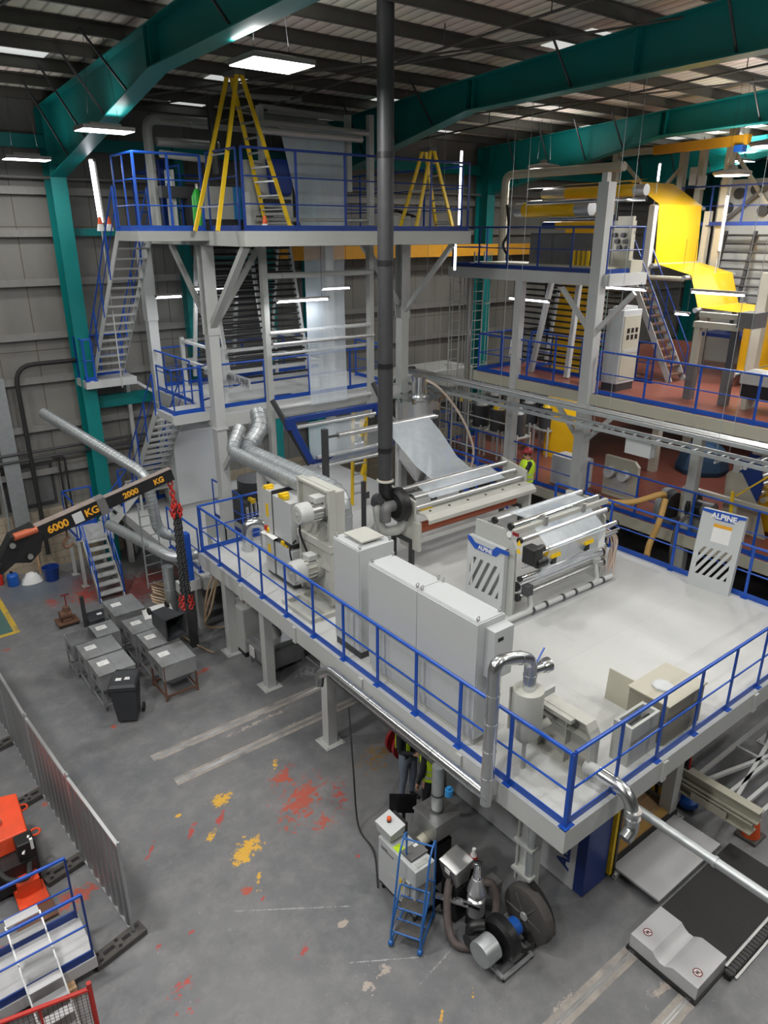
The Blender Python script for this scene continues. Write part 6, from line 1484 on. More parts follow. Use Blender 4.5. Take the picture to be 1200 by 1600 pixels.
# ---- aluminium steps and white platform section with blue rails (lower left)
t = thing('platform_section', (.6, 8.0, 0), 'loose white deck section with blue toe boards, on timbers at the lower left', 'platform')
MB().box(-.7, 7.62, .17, 1.16, 8.42, .35).build('deck', 'white_plate', t, smooth=False)
MB().box(-.7, 7.64, .35, 1.13, 7.66, .47).box(-.7, 8.38, .35, 1.13, 8.4, .47).build('toe_board', 'navy', t, smooth=False)
for y in (7.66, 8.38):
    MB().tube([(-.7, y, 1.42), (1.13, y, 1.42)], .024, 8).build('handrail', 'blue', t); MB().tube([(-.7, y, .9), (1.13, y, .9)], .014, 8).build('mid_rail', 'blue', t)
    for x in (1.13, -.1): MB().box(x - .012, y - .02, .35, x + .012, y + .02, 1.42).build('post', 'navy', t, smooth=False)
for x in (.8, -.4): MB().box(x - .05, 7.5, 0, x + .05, 8.5, .17).build('timber', 'wood', t, smooth=False)
t = thing('aluminium_stair', (.5, 7.4, 0), 'bright aluminium step stair standing on the loose white deck section', 'stairs')
a0 = at_z(60, 1590, .40); 
for sx in (-.2, .2): MB().bar((.54 + sx, 6.95, .12), (.49 + sx, 8.12, 1.05), .02, .055).build('stringer', 'alu', t, smooth=False)
for k in range(8):
    f = k / 7; c = Vector((.54 - .05 * f, 6.98 + 1.1 * f, .16 + .93 * f))
    MB().box(c.x - .195, c.y - .02, c.z - .012, c.x + .195, c.y + .11, c.z).build('tread', 'white_plate' if k % 2 else 'alu', t, smooth=False)
# red mesh cage front
t = thing('mesh_gate', (.4, 6.8, 0), 'red framed wire mesh gate at the lower left photo corner', 'gate')
g0 = at_z(0, 1598, .85); g1 = at_z(140, 1545, .85)
dg_ = (g1 - g0); dg_.z = 0; g0 = g0 - dg_ * .8
fr = MB().cyl((g0.x, g0.y, .85), (g1.x, g1.y, .85), .028, n=10).cyl((g1.x, g1.y, .02), (g1.x, g1.y, .95), .03, n=10).cyl((g0.x, g0.y, .1), (g1.x, g1.y, .1), .022, n=8)
for k in (.35, .68): q = g0 + (g1 - g0) * k; fr.cyl((q.x, q.y, .1), (q.x, q.y, .85), .016, n=8)
fr.build('frame', 'red', t)
ms = MB()
for k in range(34): q = g0 + (g1 - g0) * (k / 33); ms.cyl((q.x, q.y, .1), (q.x, q.y, .85), .0035, n=4, cap=False)
for k in range(15): ms.cyl((g0.x, g0.y, .1 + k * .053), (g1.x, g1.y, .1 + k * .053), .0035, n=4, cap=False)
ms.build('mesh', 'rust', t)
# red lifting machine
t = thing('lifting_skate', (.8, 10.2, 0), 'red-orange hydraulic lifting machine with eye rings behind the fence', 'machine')
MB().hexa([(-.1, 9.9, .55), (.95, 9.9, .55), (1.0, 10.9, .55), (-.1, 11.2, .55)], [(-.1, 9.95, .8), (.93, 9.95, .8), (.98, 10.8, .86), (-.1, 11.1, .9)]).build('housing', 'red_orange', t, smooth=False, bevel=.02)
MB().box(.2, 9.6, .1, .95, 10.9, .55).build('chassis', 'black', t, smooth=False)
MB().box(.72, 9.62, .3, .97, 9.88, .85).build('control_block', 'black', t, smooth=False, bevel=.02)
MB().bar((.78, 9.6, .7), (.92, 9.75, .86), .03).bar((.92, 9.62, .72), (.92, 9.62, .9), .04).build('levers', 'paper', t, smooth=False)
for (x, y) in ((1.0, 10.6), (1.03, 9.95)): MB().tube(arc((x, y, .7), (1, 0, 0), (0, 1, 0), .07, 0, 360, 14)[:-1], .016, 6, closed=True).build('eye_ring', 'red_orange', t)
MB().cyl((.6, 10.3, .84), (.6, 10.3, .9), .06, n=14).build('filler_cap', 'stainless', t)
MB().tube(spline([(.4, 9.9, .6), (.5, 9.5, .5), (.75, 9.4, .45), (.85, 9.65, .5)]), .04, 8).build('hose', 'rubber', t)
MB().box(.55, 9.2, .05, .95, 9.6, .12).box(.6, 9.4, .12, .9, 9.6, .35).build('fork', 'red_orange', t, smooth=False)
MB().box(.45, 8.9, .02, .98, 9.25, .05).build('foot_plate', 'rust', t, smooth=False)
for y in (9.8, 10.7): MB().cyl((.0, y, .14), (.2, y, .14), .14, n=16).build('wheel', 'rubber', t)
# ================================================================== TOWER (film blowing line)
LD = 1.7
t = thing('lower_deck', (6.0, 14.6, 0), 'white lower deck round the foot of the tower, behind the main platform', 'platform')
MB().box(6.0, 14.5, LD - .05, 13.4, 20.4, LD).build('deck', 'deck_white', t, smooth=False)
MB().box(5.95, 14.45, LD - .3, 6.05, 20.4, LD + .01).box(5.95, 20.3, LD - .3, 13.4, 20.4, LD + .01).box(5.95, 14.45, LD - .3, 13.4, 14.55, LD - .01).build('edge_beam', 'white_steel', t, smooth=False)
for x in (6.1, 9.7, 13.2):
    for y in (15.2, 20.1): MB().box(x - .07, y - .07, 0, x + .07, y + .07, LD - .05).build('leg', 'white_steel', t, smooth=False)
guardrail([(6.05, 14.8), (6.05, 16.6)], LD, 'blue guardrail on the left edge of the lower deck, behind the hanging chains', step=.9)
guardrail([(7.9, 17.9), (7.9, 16.2), (9.6, 16.2)], LD, 'blue guardrail cage round the floor opening at the foot of the tower post', step=.85)
guardrail([(6.1, 20.3), (9.4, 20.3)], LD, 'blue guardrail along the back of the lower deck by the block wall', step=1.1)
t = thing('control_cabinet', (7.9, 19.6, LD), 'large pale cabinet with grey plinth on the lower deck, left of the tower post', 'cabinet')
MB().box(7.3, 18.9, LD + .15, 8.9, 20.0, LD + 2.3).build('body', 'cabinet', t, smooth=False, bevel=.01); MB().box(7.33, 18.95, LD, 8.87, 19.97, LD + .15).build('plinth', 'grey_steel', t, smooth=False)
MB().box(7.27, 19.2, LD + .5, 7.3, 19.6, LD + 1.3).build('door', 'white_steel', t, smooth=False)
t = thing('machine_cover', (6.8, 15.0, LD), 'grey rounded machine cover with black seal and a dial, beyond the platform rail', 'cover')
MB().prism([(0, 14.75, LD), (0, 14.75, LD + .95), (0, 14.85, LD + 1.05), (0, 15.9, LD + 1.05), (0, 15.9, LD)], (6.75, 0, 0), (6.8, 0, 0)).build('cover', 'grey_steel', t, smooth=False, bevel=.01)
MB().tube([(6.74, 14.75, LD), (6.74, 14.75, LD + .95), (6.74, 14.85, LD + 1.06), (6.74, 15.9, LD + 1.06)], .02, 6).build('seal', 'black', t)
MB().cyl((6.55, 15.2, LD + .45), (6.75, 15.2, LD + .45), .13, n=16).build('motor', 'white_steel', t)
# big dark annular extruder head, glimpsed through the cage
t = thing('extruder', (9.0, 17.6, LD), 'dark extruder with shiny pipe ends behind the blue guardrail cage', 'machine')
MB().box(8.2, 16.6, LD, 9.4, 17.8, LD + .7).cyl((8.9, 17.3, LD + .7), (8.9, 17.3, LD + 1.1), .5, n=20).build('body', 'dark_steel', t, smooth=False)
for k in range(10): MB().cyl((8.25 + .12 * k, 16.55, LD + .2 + .06 * (k % 4)), (8.25 + .12 * k, 16.6, LD + .6 + .1 * (k % 3)), .035, n=8).build('pipe_end', 'chrome', t)
for k in range(3): MB().cyl((8.4 + .3 * k, 16.5, LD + .75), (8.4 + .3 * k, 16.7, LD + .75), .07, n=12).build('yellow_cap', 'yellow', t)

# ---- main steel frame
TX0, TX1, TY0, TY1, TZ = 7.45, 13.85, 14.2, 20.4, 9.2
MDZ = 5.0
t = thing('tower_frame', (7.5, 16.4, 0), 'tall white steel tower frame carrying the middle and top decks', 'tower')
def hcol(mb, x, y, z0, z1, w=.26):
    mb.box(x - w / 2, y - w / 2, z0, x + w / 2, y - w / 2 + .02, z1).box(x - w / 2, y + w / 2 - .02, z0, x + w / 2, y + w / 2, z1).box(x - .012, y - w / 2, z0, x + .012, y + w / 2, z1)
for (x, y) in ((7.56, 16.4), (13.42, 16.4), (7.56, 20.2), (13.42, 20.2)):
    m = MB(); m.box(x - .13, y - .13, 0 if x > 8 else LD, x + .13, y + .13, 6.9); hcol(m, x, y, 6.9, TZ - .3, .3); m.box(x - .17, y - .17, MDZ - .4, x + .17, y + .17, MDZ - .36)
    m.build('column', 'grey_steel' if x > 8 else 'white_steel', t, smooth=False)
br = [((7.56, 16.3, 7.1), (7.56, 14.4, 8.9)), ((13.42, 16.3, 7.1), (13.42, 14.4, 8.9)), ((7.66, 16.4, 7.1), (9.0, 16.4, 8.9)), ((13.3, 16.4, 7.3), (12.0, 16.4, 8.9)), ((7.56, 16.5, 7.1), (7.56, 18.3, 8.9)), ((13.42, 16.5, 7.2), (13.42, 18.2, 8.9)), ((7.56, 16.3, 3.6), (7.56, 15.2, 4.7)), ((13.42, 16.3, 3.6), (12.4, 16.4, 4.7))]
for a, b in br: MB().bar(a, b, .16 if a[0] < 8 and b[1] < 15 else .1, .12).build('brace', 'grey_steel', t, smooth=False)
m = MB()
for y in (16.4, 20.2): m.box(7.5, y - .1, MDZ - .36, 13.5, y + .1, MDZ - .04)
for x in (7.56, 13.42): m.box(x - .1, 16.3, MDZ - .36, x + .1, 20.3, MDZ - .04)
m.build('mid_beams', 'white_steel', t, smooth=False)
# ---- middle deck
t = thing('middle_deck', (7.5, 16.75, MDZ), 'white middle deck of the tower with a corner landing, behind the film strip', 'platform')
MB().box(7.5, 16.72, MDZ - .03, 13.3, 20.4, MDZ + .005).box(6.55, 16.72, MDZ - .03, 7.5, 17.7, MDZ + .005).build('deck', 'deck_white', t, smooth=False)
MB().box(6.52, 16.68, MDZ - .22, 13.35, 16.74, MDZ + .01).box(6.5, 16.7, MDZ - .16, 6.56, 17.75, MDZ + .01).box(7.42, 17.7, MDZ - .26, 7.5, 20.4, MDZ + .01).build('edge', 'white_steel', t, smooth=False)
guardrail([(6.6, 17.68), (6.6, 16.78), (7.35, 16.78)], MDZ, 'small blue guardrail round the corner landing of the middle deck', step=.8)
guardrail([(7.5, 17.75), (7.5, 20.3)], MDZ, 'blue guardrail on the left side of the middle deck, towards the wall', step=.85)
guardrail([(7.75, 16.78), (13.2, 16.78), (13.2, 18.4)], MDZ, 'long blue guardrail along the front of the middle deck, crossed by the film', step=1.35)
guardrail([(7.5, 20.35), (13.2, 20.35)], MDZ, 'blue guardrail along the back of the middle deck by the wall', step=1.4)
t = thing('gate', (7.3, 17.2, MDZ), 'thick blue self-closing gate on the middle deck landing', 'gate')
MB().box(7.42, 17.05, MDZ, 7.5, 17.13, MDZ + 1.1).build('post', 'blue', t, smooth=False)
MB().tube([(7.46, 17.1, MDZ + .2), (7.9, 17.35, MDZ + .2), (7.9, 17.35, MDZ + 1.05), (7.46, 17.1, MDZ + 1.05)], .03, 6).tube([(7.46, 17.1, MDZ + .6), (7.9, 17.35, MDZ + .6)], .02, 6).build('leaf', 'navy', t)
stair((6.88, 20.2, 2.3), (6.88, 17.72, MDZ - .05), .78, 12, 'white stairs with blue rails climbing from the jib end to the middle deck', side=(1, 0, 0), treadw=.2)
stair((6.3, 20.6, 5.42), (6.3, 17.25, TZ - .04), .75, 16, 'steep white stairs climbing to the top deck beside the wall', side=(1, 0, 0), rail=(True, True), treadw=.2)
t = thing('stair_landing', (6.2, 20.7, 5.42), 'small white landing at the foot of the steep upper stairs', 'landing')
MB().box(5.6, 20.2, 5.35, 6.95, 21.05, 5.42).build('deck', 'deck_white', t, smooth=False)
MB().box(5.57, 20.17, 5.22, 6.95, 20.2, 5.43).box(5.57, 20.2, 5.22, 5.6, 21.05, 5.43).build('edge', 'white_steel', t, smooth=False)
MB().box(6.88, 20.95, 0, 6.98, 21.05, 5.35).build('leg', 'grey_steel', t, smooth=False)
MB().bar((6.9, 20.3, 5.3), (7.45, 20.3, 4.9), .08).build('brace', 'white_steel', t, smooth=False)
guardrail([(5.85, 20.22), (5.63, 20.22), (5.63, 20.98), (6.9, 20.98)], 5.42, 'blue guardrail round the small landing of the steep upper stairs', step=.7)
# ---- top deck
t = thing('top_deck', (7.5, 14.2, TZ), 'top deck of the tower at eye level with a deep grey edge beam', 'platform')
MB().box(TX0, TY0, TZ - .06, TX1, TY1, TZ - .02).box(5.9, 15.9, TZ - .06, TX0, 17.2, TZ - .02).build('deck', 'grey_steel', t, smooth=False)
MB().box(TX0, TY0, TZ - .3, TX1, TY0 + .1, TZ).box(TX0, TY0, TZ - .3, TX0 + .1, TY1, TZ).box(TX1 - .1, TY0, TZ - .3, TX1, TY1, TZ).box(TX0, TY1 - .1, TZ - .3, TX1, TY1, TZ).build('edge_beam', 'grey_steel', t, smooth=False)
MB().box(5.86, 15.86, TZ - .2, TX0, 15.94, TZ).box(5.86, 15.9, TZ - .2, 5.92, 17.2, TZ).build('side_edge', 'grey_steel', t, smooth=False)
m = MB()
for y in (16.4, 18.3): m.box(TX0 + .1, y - .08, TZ - .3, TX1 - .1, y + .08, TZ - .07)
for x in (9.4, 11.6): m.box(x - .06, TY0 + .1, TZ - .3, x + .06, TY1 - .1, TZ - .07)
m.build('joists', 'grey_steel', t, smooth=False)
guardrail([(TX0 + .06, TY0 + .06), (TX1 - .08, TY0 + .06)], TZ, 'blue three-bar guardrail, darkened as if backlit, along the front of the top deck, before the ladders', step=1.15, h=1.55, rails=2, m='navy')  # front and left rails: backlit darkness put into the navy colour
guardrail([(TX0 + .06, TY0 + .3), (TX0 + .06, 15.85)], TZ, 'blue three-bar guardrail, darkened as if backlit, on the left side of the top deck', step=1.0, h=1.55, rails=2, m='navy')
guardrail([(7.4, 15.95), (5.95, 15.95), (5.95, 17.2)], TZ, 'short blue guardrail at the head of the steep upper stairs', step=.65, h=1.5, rails=2)
guardrail([(TX0 + .06, 17.3), (TX0 + .06, 20.3), (9.5, 20.3)], TZ, 'blue guardrail on the far left corner of the top deck by the wall', step=.9, h=1.4, rails=2)
guardrail([(TX1 - .08, TY0 + .3), (TX1 - .08, 20.3)], TZ, 'blue guardrail on the right end of the top deck by the bright tube', step=1.5, h=1.5, rails=2)
guardrail([(9.4, 17.0), (13.5, 17.0)], TZ, 'inner blue guardrail on the top deck behind the film strip', step=.8, h=1.05, rails=1)
t = thing('safety_gate', (7.5, 18.6, TZ), 'thick blue gate frame with a printed notice on the top deck', 'gate')
for y in (17.95, 18.75): MB().box(7.3, y - .05, TZ, 7.42, y + .05, TZ + 1.55).build('post', 'navy', t, smooth=False)
MB().box(7.32, 17.95, TZ + 1.45, 7.4, 18.75, TZ + 1.55).build('lintel', 'navy', t, smooth=False)
nt_ = MB().box(7.26, 17.25, TZ + .62, 7.28, 17.55, TZ + 1.15).build('notice', 'paper', t, smooth=False)
MB().box(7.257, 17.32, TZ + .95, 7.26, 17.38, TZ + 1.02).box(7.257, 17.42, TZ + .95, 7.26, 17.48, TZ + 1.02).box(7.257, 17.3, TZ + .7, 7.26, 17.5, TZ + .8).build('print', 'black', nt_, smooth=False)
MB().box(7.28, 17.2, TZ, 7.34, 17.6, TZ + 1.3).build('mesh_panel', 'grey_steel', t, smooth=False)
# ---- step ladders
def stepladder(name, c, spread, wtop, wbot, h, ang, label, rungs, back_rungs=0):
    c = Vector(c); t = thing(name, c, label, 'ladder')
    u = Vector((cos(ang), sin(ang), 0)); s = Vector((-sin(ang), cos(ang), 0)); Z = Vector((0, 0, 1))
    for side, n in ((1, rungs), (-1, back_rungs)):
        for q in (-1, 1):
            a = c + u * (side * spread) + s * (q * wbot / 2); b = c + u * (side * .05) + s * (q * wtop / 2) + Z * h
            MB().bar(a, b, .045, .08, up=u).build('stile', 'yellow', t, smooth=False)
        for k in range(n):
            f = (k + .6) / (n + .6); w = wbot + (wtop - wbot) * f; p = c + u * (side * (spread + (.05 - spread) * f)) + Z * (h * f)
            MB().bar(p - s * (w / 2), p + s * (w / 2), .09, .03).build('tread', 'alu', t, smooth=False)
        for f in (.16, .5) if side < 0 else (.12,):
            w = wbot + (wtop - wbot) * f; p = c + u * (side * (spread + (.05 - spread) * f)) + Z * (h * f)
            MB().bar(p - s * (w / 2), p + s * (w / 2), .03, .03).build('brace', 'alu', t, smooth=False)
    MB().hexa([c + u * a + s * b + Z * (h - .02) for a, b in ((-.12, -wtop / 2 - .04), (.12, -wtop / 2 - .04), (.12, wtop / 2 + .04), (-.12, wtop / 2 + .04))], [c + u * a + s * b + Z * (h + .06) for a, b in ((-.12, -wtop / 2 - .04), (.12, -wtop / 2 - .04), (.12, wtop / 2 + .04), (-.12, wtop / 2 + .04))]).build('top_cap', 'grey_dark', t, smooth=False)
    return t
lc = at_y(386, 352, 15.0)
stepladder('step_ladder', (7.97, 15.2, TZ), .92, .38, .95, 2.95, radians(4), 'tall yellow step ladder with white treads on the top deck', 10)
stepladder('step_ladder', (13.05, 15.0, TZ), .66, .3, .62, 1.85, radians(2), 'shorter yellow step ladder near the right end of the top deck', 6)
# things on the top deck
t = thing('gas_cylinder', (8.05, 16.4, TZ), 'bright green gas cylinder on the top deck behind the blue rail', 'gas cylinder')
gc = at_y(312, 350, 16.2)
MB().lathe((gc.x, gc.y, TZ), (gc.x, gc.y, 20), [(0, .13), (.7, .13), (.82, .07), (.86, .05)], 16).build('bottle', 'green', t); MB().cyl((gc.x, gc.y, TZ + .86), (gc.x, gc.y, TZ + .96), .035, n=8).build('valve', 'stainless', t)
c = at_y(352, 345, 16.6)
t = thing('control_cabinet', (c.x, c.y, TZ), 'small grey cabinet with a blue side on the top deck, behind the tall ladder', 'cabinet')
MB().box(c.x - .35, c.y, TZ + .25, c.x + .25, c.y + .5, TZ + .95).build('body', 'grey_steel', t, smooth=False, bevel=.01); MB().box(c.x + .25, c.y, TZ + .25, c.x + .55, c.y + .5, TZ + .95).build('side', 'sky_blue', t, smooth=False); MB().box(c.x - .3, c.y + .05, TZ, c.x + .5, c.y + .45, TZ + .25).build('base', 'dark_steel', t, smooth=False)
c = at_y(340, 350, 15.6)
for (u, v, lab) in ((414, 352, 'small red and white cone on the top deck beside the tall ladder'), (157, 352, 'small orange lamp cone at the left corner of the top deck'), (171, 352, 'small orange-white lamp cone beside the gate of the top deck')):
    q = at_y(u, v, 15.0 if u > 300 else 18.4)
    t = thing('warning_cone', (q.x, q.y, TZ), lab, 'cone'); MB().lathe((q.x, q.y, TZ), (q.x, q.y, 20), [(0, .09), (.05, .085), (.15, .06)], 12).build('lower', 'paper', t); MB().lathe((q.x, q.y, TZ + .15), (q.x, q.y, 20), [(0, .06), (.16, .03)], 12).build('upper', 'orange', t)
c = at_y(625, 352, 15.3)
t = thing('power_unit', (c.x, c.y, TZ), 'grey box with black cables beside the black pipe on the top deck', 'box')
MB().box(c.x - .3, c.y, TZ, c.x + .35, c.y + .4, TZ + .36).build('body', 'grey_steel', t, smooth=False, bevel=.01); MB().tube(spline([(c.x - .3, c.y + .1, TZ + .38), (c.x, c.y + .2, TZ + .48), (c.x + .3, c.y + .1, TZ + .4), (c.x + .55, c.y, TZ + .3), (c.x + .6, c.y, TZ + .05), (c.x + 1.1, c.y, TZ + .03)]), .04, 8).build('cables', 'black', t)
# ---- nip rollers and haul-off on the top deck
t = thing('haul_off', (9, 16.5, TZ), 'grey haul-off frame with long steel rollers above the top deck', 'machine')
NY = 15.7
def at_n(u, v, y=NY): return at_y(u, v, y)
for (u0, v0, u1, v1, r, m, y) in ((245, 232, 340, 218, .1, 'roller', 17.5), (250, 192, 330, 196, .06, 'roller', 17.5), (300, 200, 398, 200, .06, 'grey_steel', 17.0), (400, 195, 580, 205, .07, 'roller', 15.9), (400, 203, 565, 218, .075, 'roller', 15.7), (420, 178, 545, 182, .06, 'grey_steel', 16.4)):
    a = at_n(u0, v0, y); b = at_n(u1, v1, y); b.z = a.z = (a.z + b.z) / 2
    MB().cyl(a, b, r, n=16).build('roller', m, t)
for (u, v0, v1, w, y) in ((543, 180, 300, .13, 16.2), (578, 180, 352, .14, 15.9), (405, 165, 352, .13, 16.2), (384, 300, 352, .12, 16.0)):
    a = at_n(u, v0, y); b = at_n(u, v1, y); MB().box(a.x - w / 2, y - w / 2, max(TZ, b.z), a.x + w / 2, y + w / 2, a.z).build('upright', 'white_steel', t, smooth=False)
a = at_n(228, 185, 17.6); z_ = a.z
MB().tube(bent([(a.x, 17.6, TZ), (a.x, 17.6, z_), (a.x + 1.6, 17.6, z_ + .02)], .25), .11, 10).build('arm', 'grey_steel', t)
a = at_n(330, 150, 16.6); MB().tube(bent([(a.x, 16.6, TZ + 1.2), (a.x - .05, 16.6, a.z - .3), (a.x - .05, 16.6, a.z)], .1), .09, 8).build('arm', 'dark_steel', t)
m = MB()
a = at_n(250, 300, 17.2); m.box(a.x, 17.1, 9.9, a.x + 2.6, 17.3, 10.15).box(a.x + .6, 17.0, 9.25, a.x + 1.4, 17.6, 9.9)
m.build('gear_block', 'dark_steel', t, smooth=False)
a = at_n(440, 275, 16.0)
MB().hexa([(a.x - .32, 15.9, a.z - .42), (a.x + .2, 15.9, a.z - .42), (a.x + .2, 16.1, a.z - .42), (a.x - .32, 16.1, a.z - .42)], [(a.x - .4, 15.9, a.z + .35), (a.x + .36, 15.9, a.z + .35), (a.x + .36, 16.1, a.z + .35), (a.x - .4, 16.1, a.z + .35)]).build('blue_shield', 'navy', t, smooth=False, bevel=.06)
MB().box(a.x - .9, 16.05, TZ + .1, a.x + .3, 16.25, a.z + .3).build('back_plate', 'grey_steel', t, smooth=False)
for k in range(3): MB().box(a.x - .7 + .1 * k, 15.95, TZ + .25 + .18 * k, a.x - .3 + .25 * k, 16.05, TZ + .33 + .18 * k).build('bracket', 'black', t, smooth=False)
for (v, y) in ((340, 15.9),): 
    q0 = at_n(400, 340, 15.9); q1 = at_n(575, 342, 15.9); MB().cyl((q0.x, 15.9, TZ + .25), (q1.x, 15.9, TZ + .25), .05, n=12).build('lower_roller', 'roller', t)
for (u0, v0, u1, v1, y, r) in ((390, 150, 470, 155, 16.8, .05), (250, 240, 330, 250, 16.9, .08), (405, 165, 545, 186, 16.3, .05)):
    a = at_n(u0, v0, y); b = at_n(u1, v1, y); MB().cyl(a, b, r, n=10).build('cross_tube', 'grey_steel', t)
# ---- film
FX0, FX1 = 9.95, 11.12
ftop = at_y(500, 205, 15.85).z
fl = MB()
n = 10
def strip(pl, n=6):
    # pl: list of (x0, x1, y, z)
    rows = []
    for (x0, x1, y, z) in pl: rows.append([(x0 + (x1 - x0) * k / n, y + .012 * sin(3.0 * k + z * 2), z) for k in range(n + 1)])
    return MB().grid(rows)
t = thing('film_web', (10.5, 15.9, 5), 'long strip of clear plastic film hanging from the top rollers down through the tower', 'plastic film')
t1 = at_y(455, 215, 15.8); t2 = at_y(535, 215, 15.8)
strip([(t1.x - .9, t2.x + .0, 16.6, ftop + .35), (t1.x - .3, t2.x + .05, 15.8, ftop), (t1.x + .1, FX1 + .0, 15.85, 9.9), (FX0 - .05, FX1 - .02, 15.9, 8.9), (FX0, FX1, 15.95, 7.6), (FX0, FX1, 15.95, 6.2), (FX0, FX1, 15.9, 4.95)]).build('hanging_strip', 'clear_film', t)
# lower run through the blue swing frame
strip([(9.35, 11.2, 15.1, 4.75), (9.3, 10.9, 15.0, 4.2), (9.3, 11.0, 14.9, 3.62)]).build('lower_run', 'clear_film', t)
fr0 = at_y(528, 680, 13.4); fr1 = at_y(682, 648, 13.4)
strip([(9.5, 11.3, 14.85, 3.62), (9.9, 11.4, 14.1, 4.3), (10.35, 11.75, 13.4, fr0.z + .06)]).build('rising_run', 'clear_film', t)
strip([(10.3, 11.8, 13.36, fr0.z + .05), (10.35, 11.8, 12.9, 4.6), (10.45, 11.75, 12.2, 4.1), (10.5, 11.75, 11.3, 3.78)]).build('falling_run', 'clear_film', t)
# ---- roller frame in front of the tower
t = thing('roller_rig', (8.85, 16.0, MDZ), 'light grey roller frame in front of the tower, crossed by the film', 'machine')
for x, z0 in ((8.85, 3.4), (12.02, 4.3)): MB().box(x - .07, 15.98, z0, x + .07, 16.14, 8.9).build('upright', 'grey_steel', t, smooth=False)
for z, r, m, y in ((8.2, .07, 'grey_steel', 15.95), (6.86, .05, 'white_steel', 16.0), (6.6, .045, 'roller', 15.85), (4.98, .06, 'white_steel', 16.0), (6.3, .04, 'white_steel', 16.2)):
    MB().cyl((8.9, y, z), (11.98, y, z), r, n=12).build('roller', m, t)
# blue swing frame and dark struts
t = thing('swing_frame', (8.8, 15.1, 4.9), 'dark blue parallelogram swing frame holding the film rollers over the platform', 'frame')
A = at_y(452, 657, 15.1); B = at_y(588, 628, 15.1); C = at_y(487, 722, 14.85); D = at_y(612, 690, 14.85)
B.z = A.z; D.z = C.z
MB().bar(A, B, .13, .13).build('top_bar', 'navy', t, smooth=False)
for p, q in ((A, C), (B, D)): MB().bar(p, q, .1, .16).build('side_arm', 'navy', t, smooth=False)
MB().bar(C, C + (D - C) * .8, .08, .1).build('lower_bar', 'navy', t, smooth=False)
MB().cyl(A + Vector((.15, -.08, -.18)), B + Vector((-.1, -.08, -.18)), .05, n=12).cyl(C + Vector((.1, -.1, .12)), D + Vector((-.1, -.1, .12)), .05, n=12).cyl(C + Vector((.1, -.15, -.12)), D + Vector((-.1, -.15, -.12)), .05, n=12).build('rollers', 'roller', t)
for (u0, v0, u1, v1) in ((425, 625, 484, 726), (583, 598, 616, 668)):
    a = at_y(u0, v0, 15.7); b = at_y(u1, v1, 14.95); MB().bar(a, b, .1, .1).build('strut', 'dark_steel', t, smooth=False)
for p in (A, B): MB().box(p.x - .1, p.y - .1, p.z - .22, p.x + .12, p.y + .06, p.z + .05).build('bearing_block', 'navy', t, smooth=False)
# free standing film roller before the tower
t = thing('guide_roller', (8.74, 13.4, PD), 'long grey guide roller between two dark posts at the far end of the platform', 'roller')
MB().cyl(fr0, (fr1.x, 13.4, fr0.z), .075, n=16).build('roller', 'roller', t)
for x, z0, z1 in ((8.72, PD, fr0.z + .2), (12.1, PD, fr0.z + .15)):
    MB().box(x - .06, 13.34, z0, x + .06, 13.46, z1).build('post', 'dark_steel', t, smooth=False); MB().cyl((x, 13.4, fr0.z), (fr0.x if x < 10 else fr1.x, 13.4, fr0.z), .03, n=8).build('journal', 'dark_steel', t)
t = thing('floor_stand', (12.4, 12.9, PD), 'dark steel stand bending down beside the falling film', 'stand')
MB().tube(bent([(11.9, 13.3, 3.2), (12.6, 12.9, 3.15), (12.6, 12.9, PD)], .08), .06, 8).build('tube', 'dark_steel', t)
single('drive_belt_post', MB().box(8.98, 12.3, PD, 9.06, 12.38, 4.0).box(9.0, 12.28, 3.6, 9.14, 12.3, 3.75), 'dark_steel', 'thin dark upright left of the black exhaust pipe', 'post', smooth=False)
t = thing('step_ladder', (11.3, 17.2, LD), 'yellow and white step ladder half hidden behind the film on the lower deck', 'ladder')
for (u, v0, v1) in ((567, 655, 682), (570, 725, 742)):
    a = at_y(u, v0, 16.2); b = at_y(u - 4, v1, 16.2); MB().bar(a, b, .12, .08).build('stile', 'yellow', t, smooth=False)
a = at_y(568, 640, 16.3); MB().bar((a.x, 16.3, LD), (a.x + .1, 16.3, 4.6), .06, .09).bar((a.x - .45, 16.3, LD), (a.x - .35, 16.3, 4.6), .06, .09).build('stile', 'yellow', t, smooth=False)
for k in range(9): MB().box(a.x - .42, 16.25, LD + .3 + k * .3, a.x + .08, 16.35, LD + .33 + k * .3).build('tread', 'alu', t, smooth=False)
# ---- collapsing frames: black slats between white rails
def slat_frame(x0, x1, yb, zb, yt, zt, n, label, sm='black', rail='white_steel', axis='x'):
    t = thing('slatted_frame', (x0, yb, zb) if axis == 'x' else (yb, x0, zb), label, 'machine')
    def P(a, y, z): return Vector((a, y, z)) if axis == 'x' else Vector((y, a, z))
    for x in (x0, x1, (x0 + x1) / 2): MB().bar(P(x, yb, zb), P(x, yt, zt), .09, .09).build('rail', rail, t, smooth=False)
    for k in range(n):
        f = (k + .5) / n; y = yb + (yt - yb) * f - .06; z = zb + (zt - zb) * f
        MB().cyl(P(x0 + .05, y, z), P(x1 - .05, y, z), .03, n=8).build('slat', sm, t)
    return t
slat_frame(8.55, 11.0, 17.6, 5.3, 18.45, 9.0, 24, 'front slatted collapsing frame of black rods inside the tower')
slat_frame(8.55, 11.0, 19.9, 5.3, 19.0, 9.0, 24, 'rear slatted collapsing frame of black rods inside the tower, towards the wall')
m = MB()
for y in (17.45, 20.0): m.bar((8.3, y, 5.75), (11.3, y, 5.75), .09).bar((8.3, y, 6.3), (11.3, y, 6.3), .07)
for x in (8.3, 11.3): m.bar((x, 17.45, 5.75), (x, 20.0, 5.75), .09).bar((x, 17.45, 6.3), (x, 20.0, 6.3), .07)
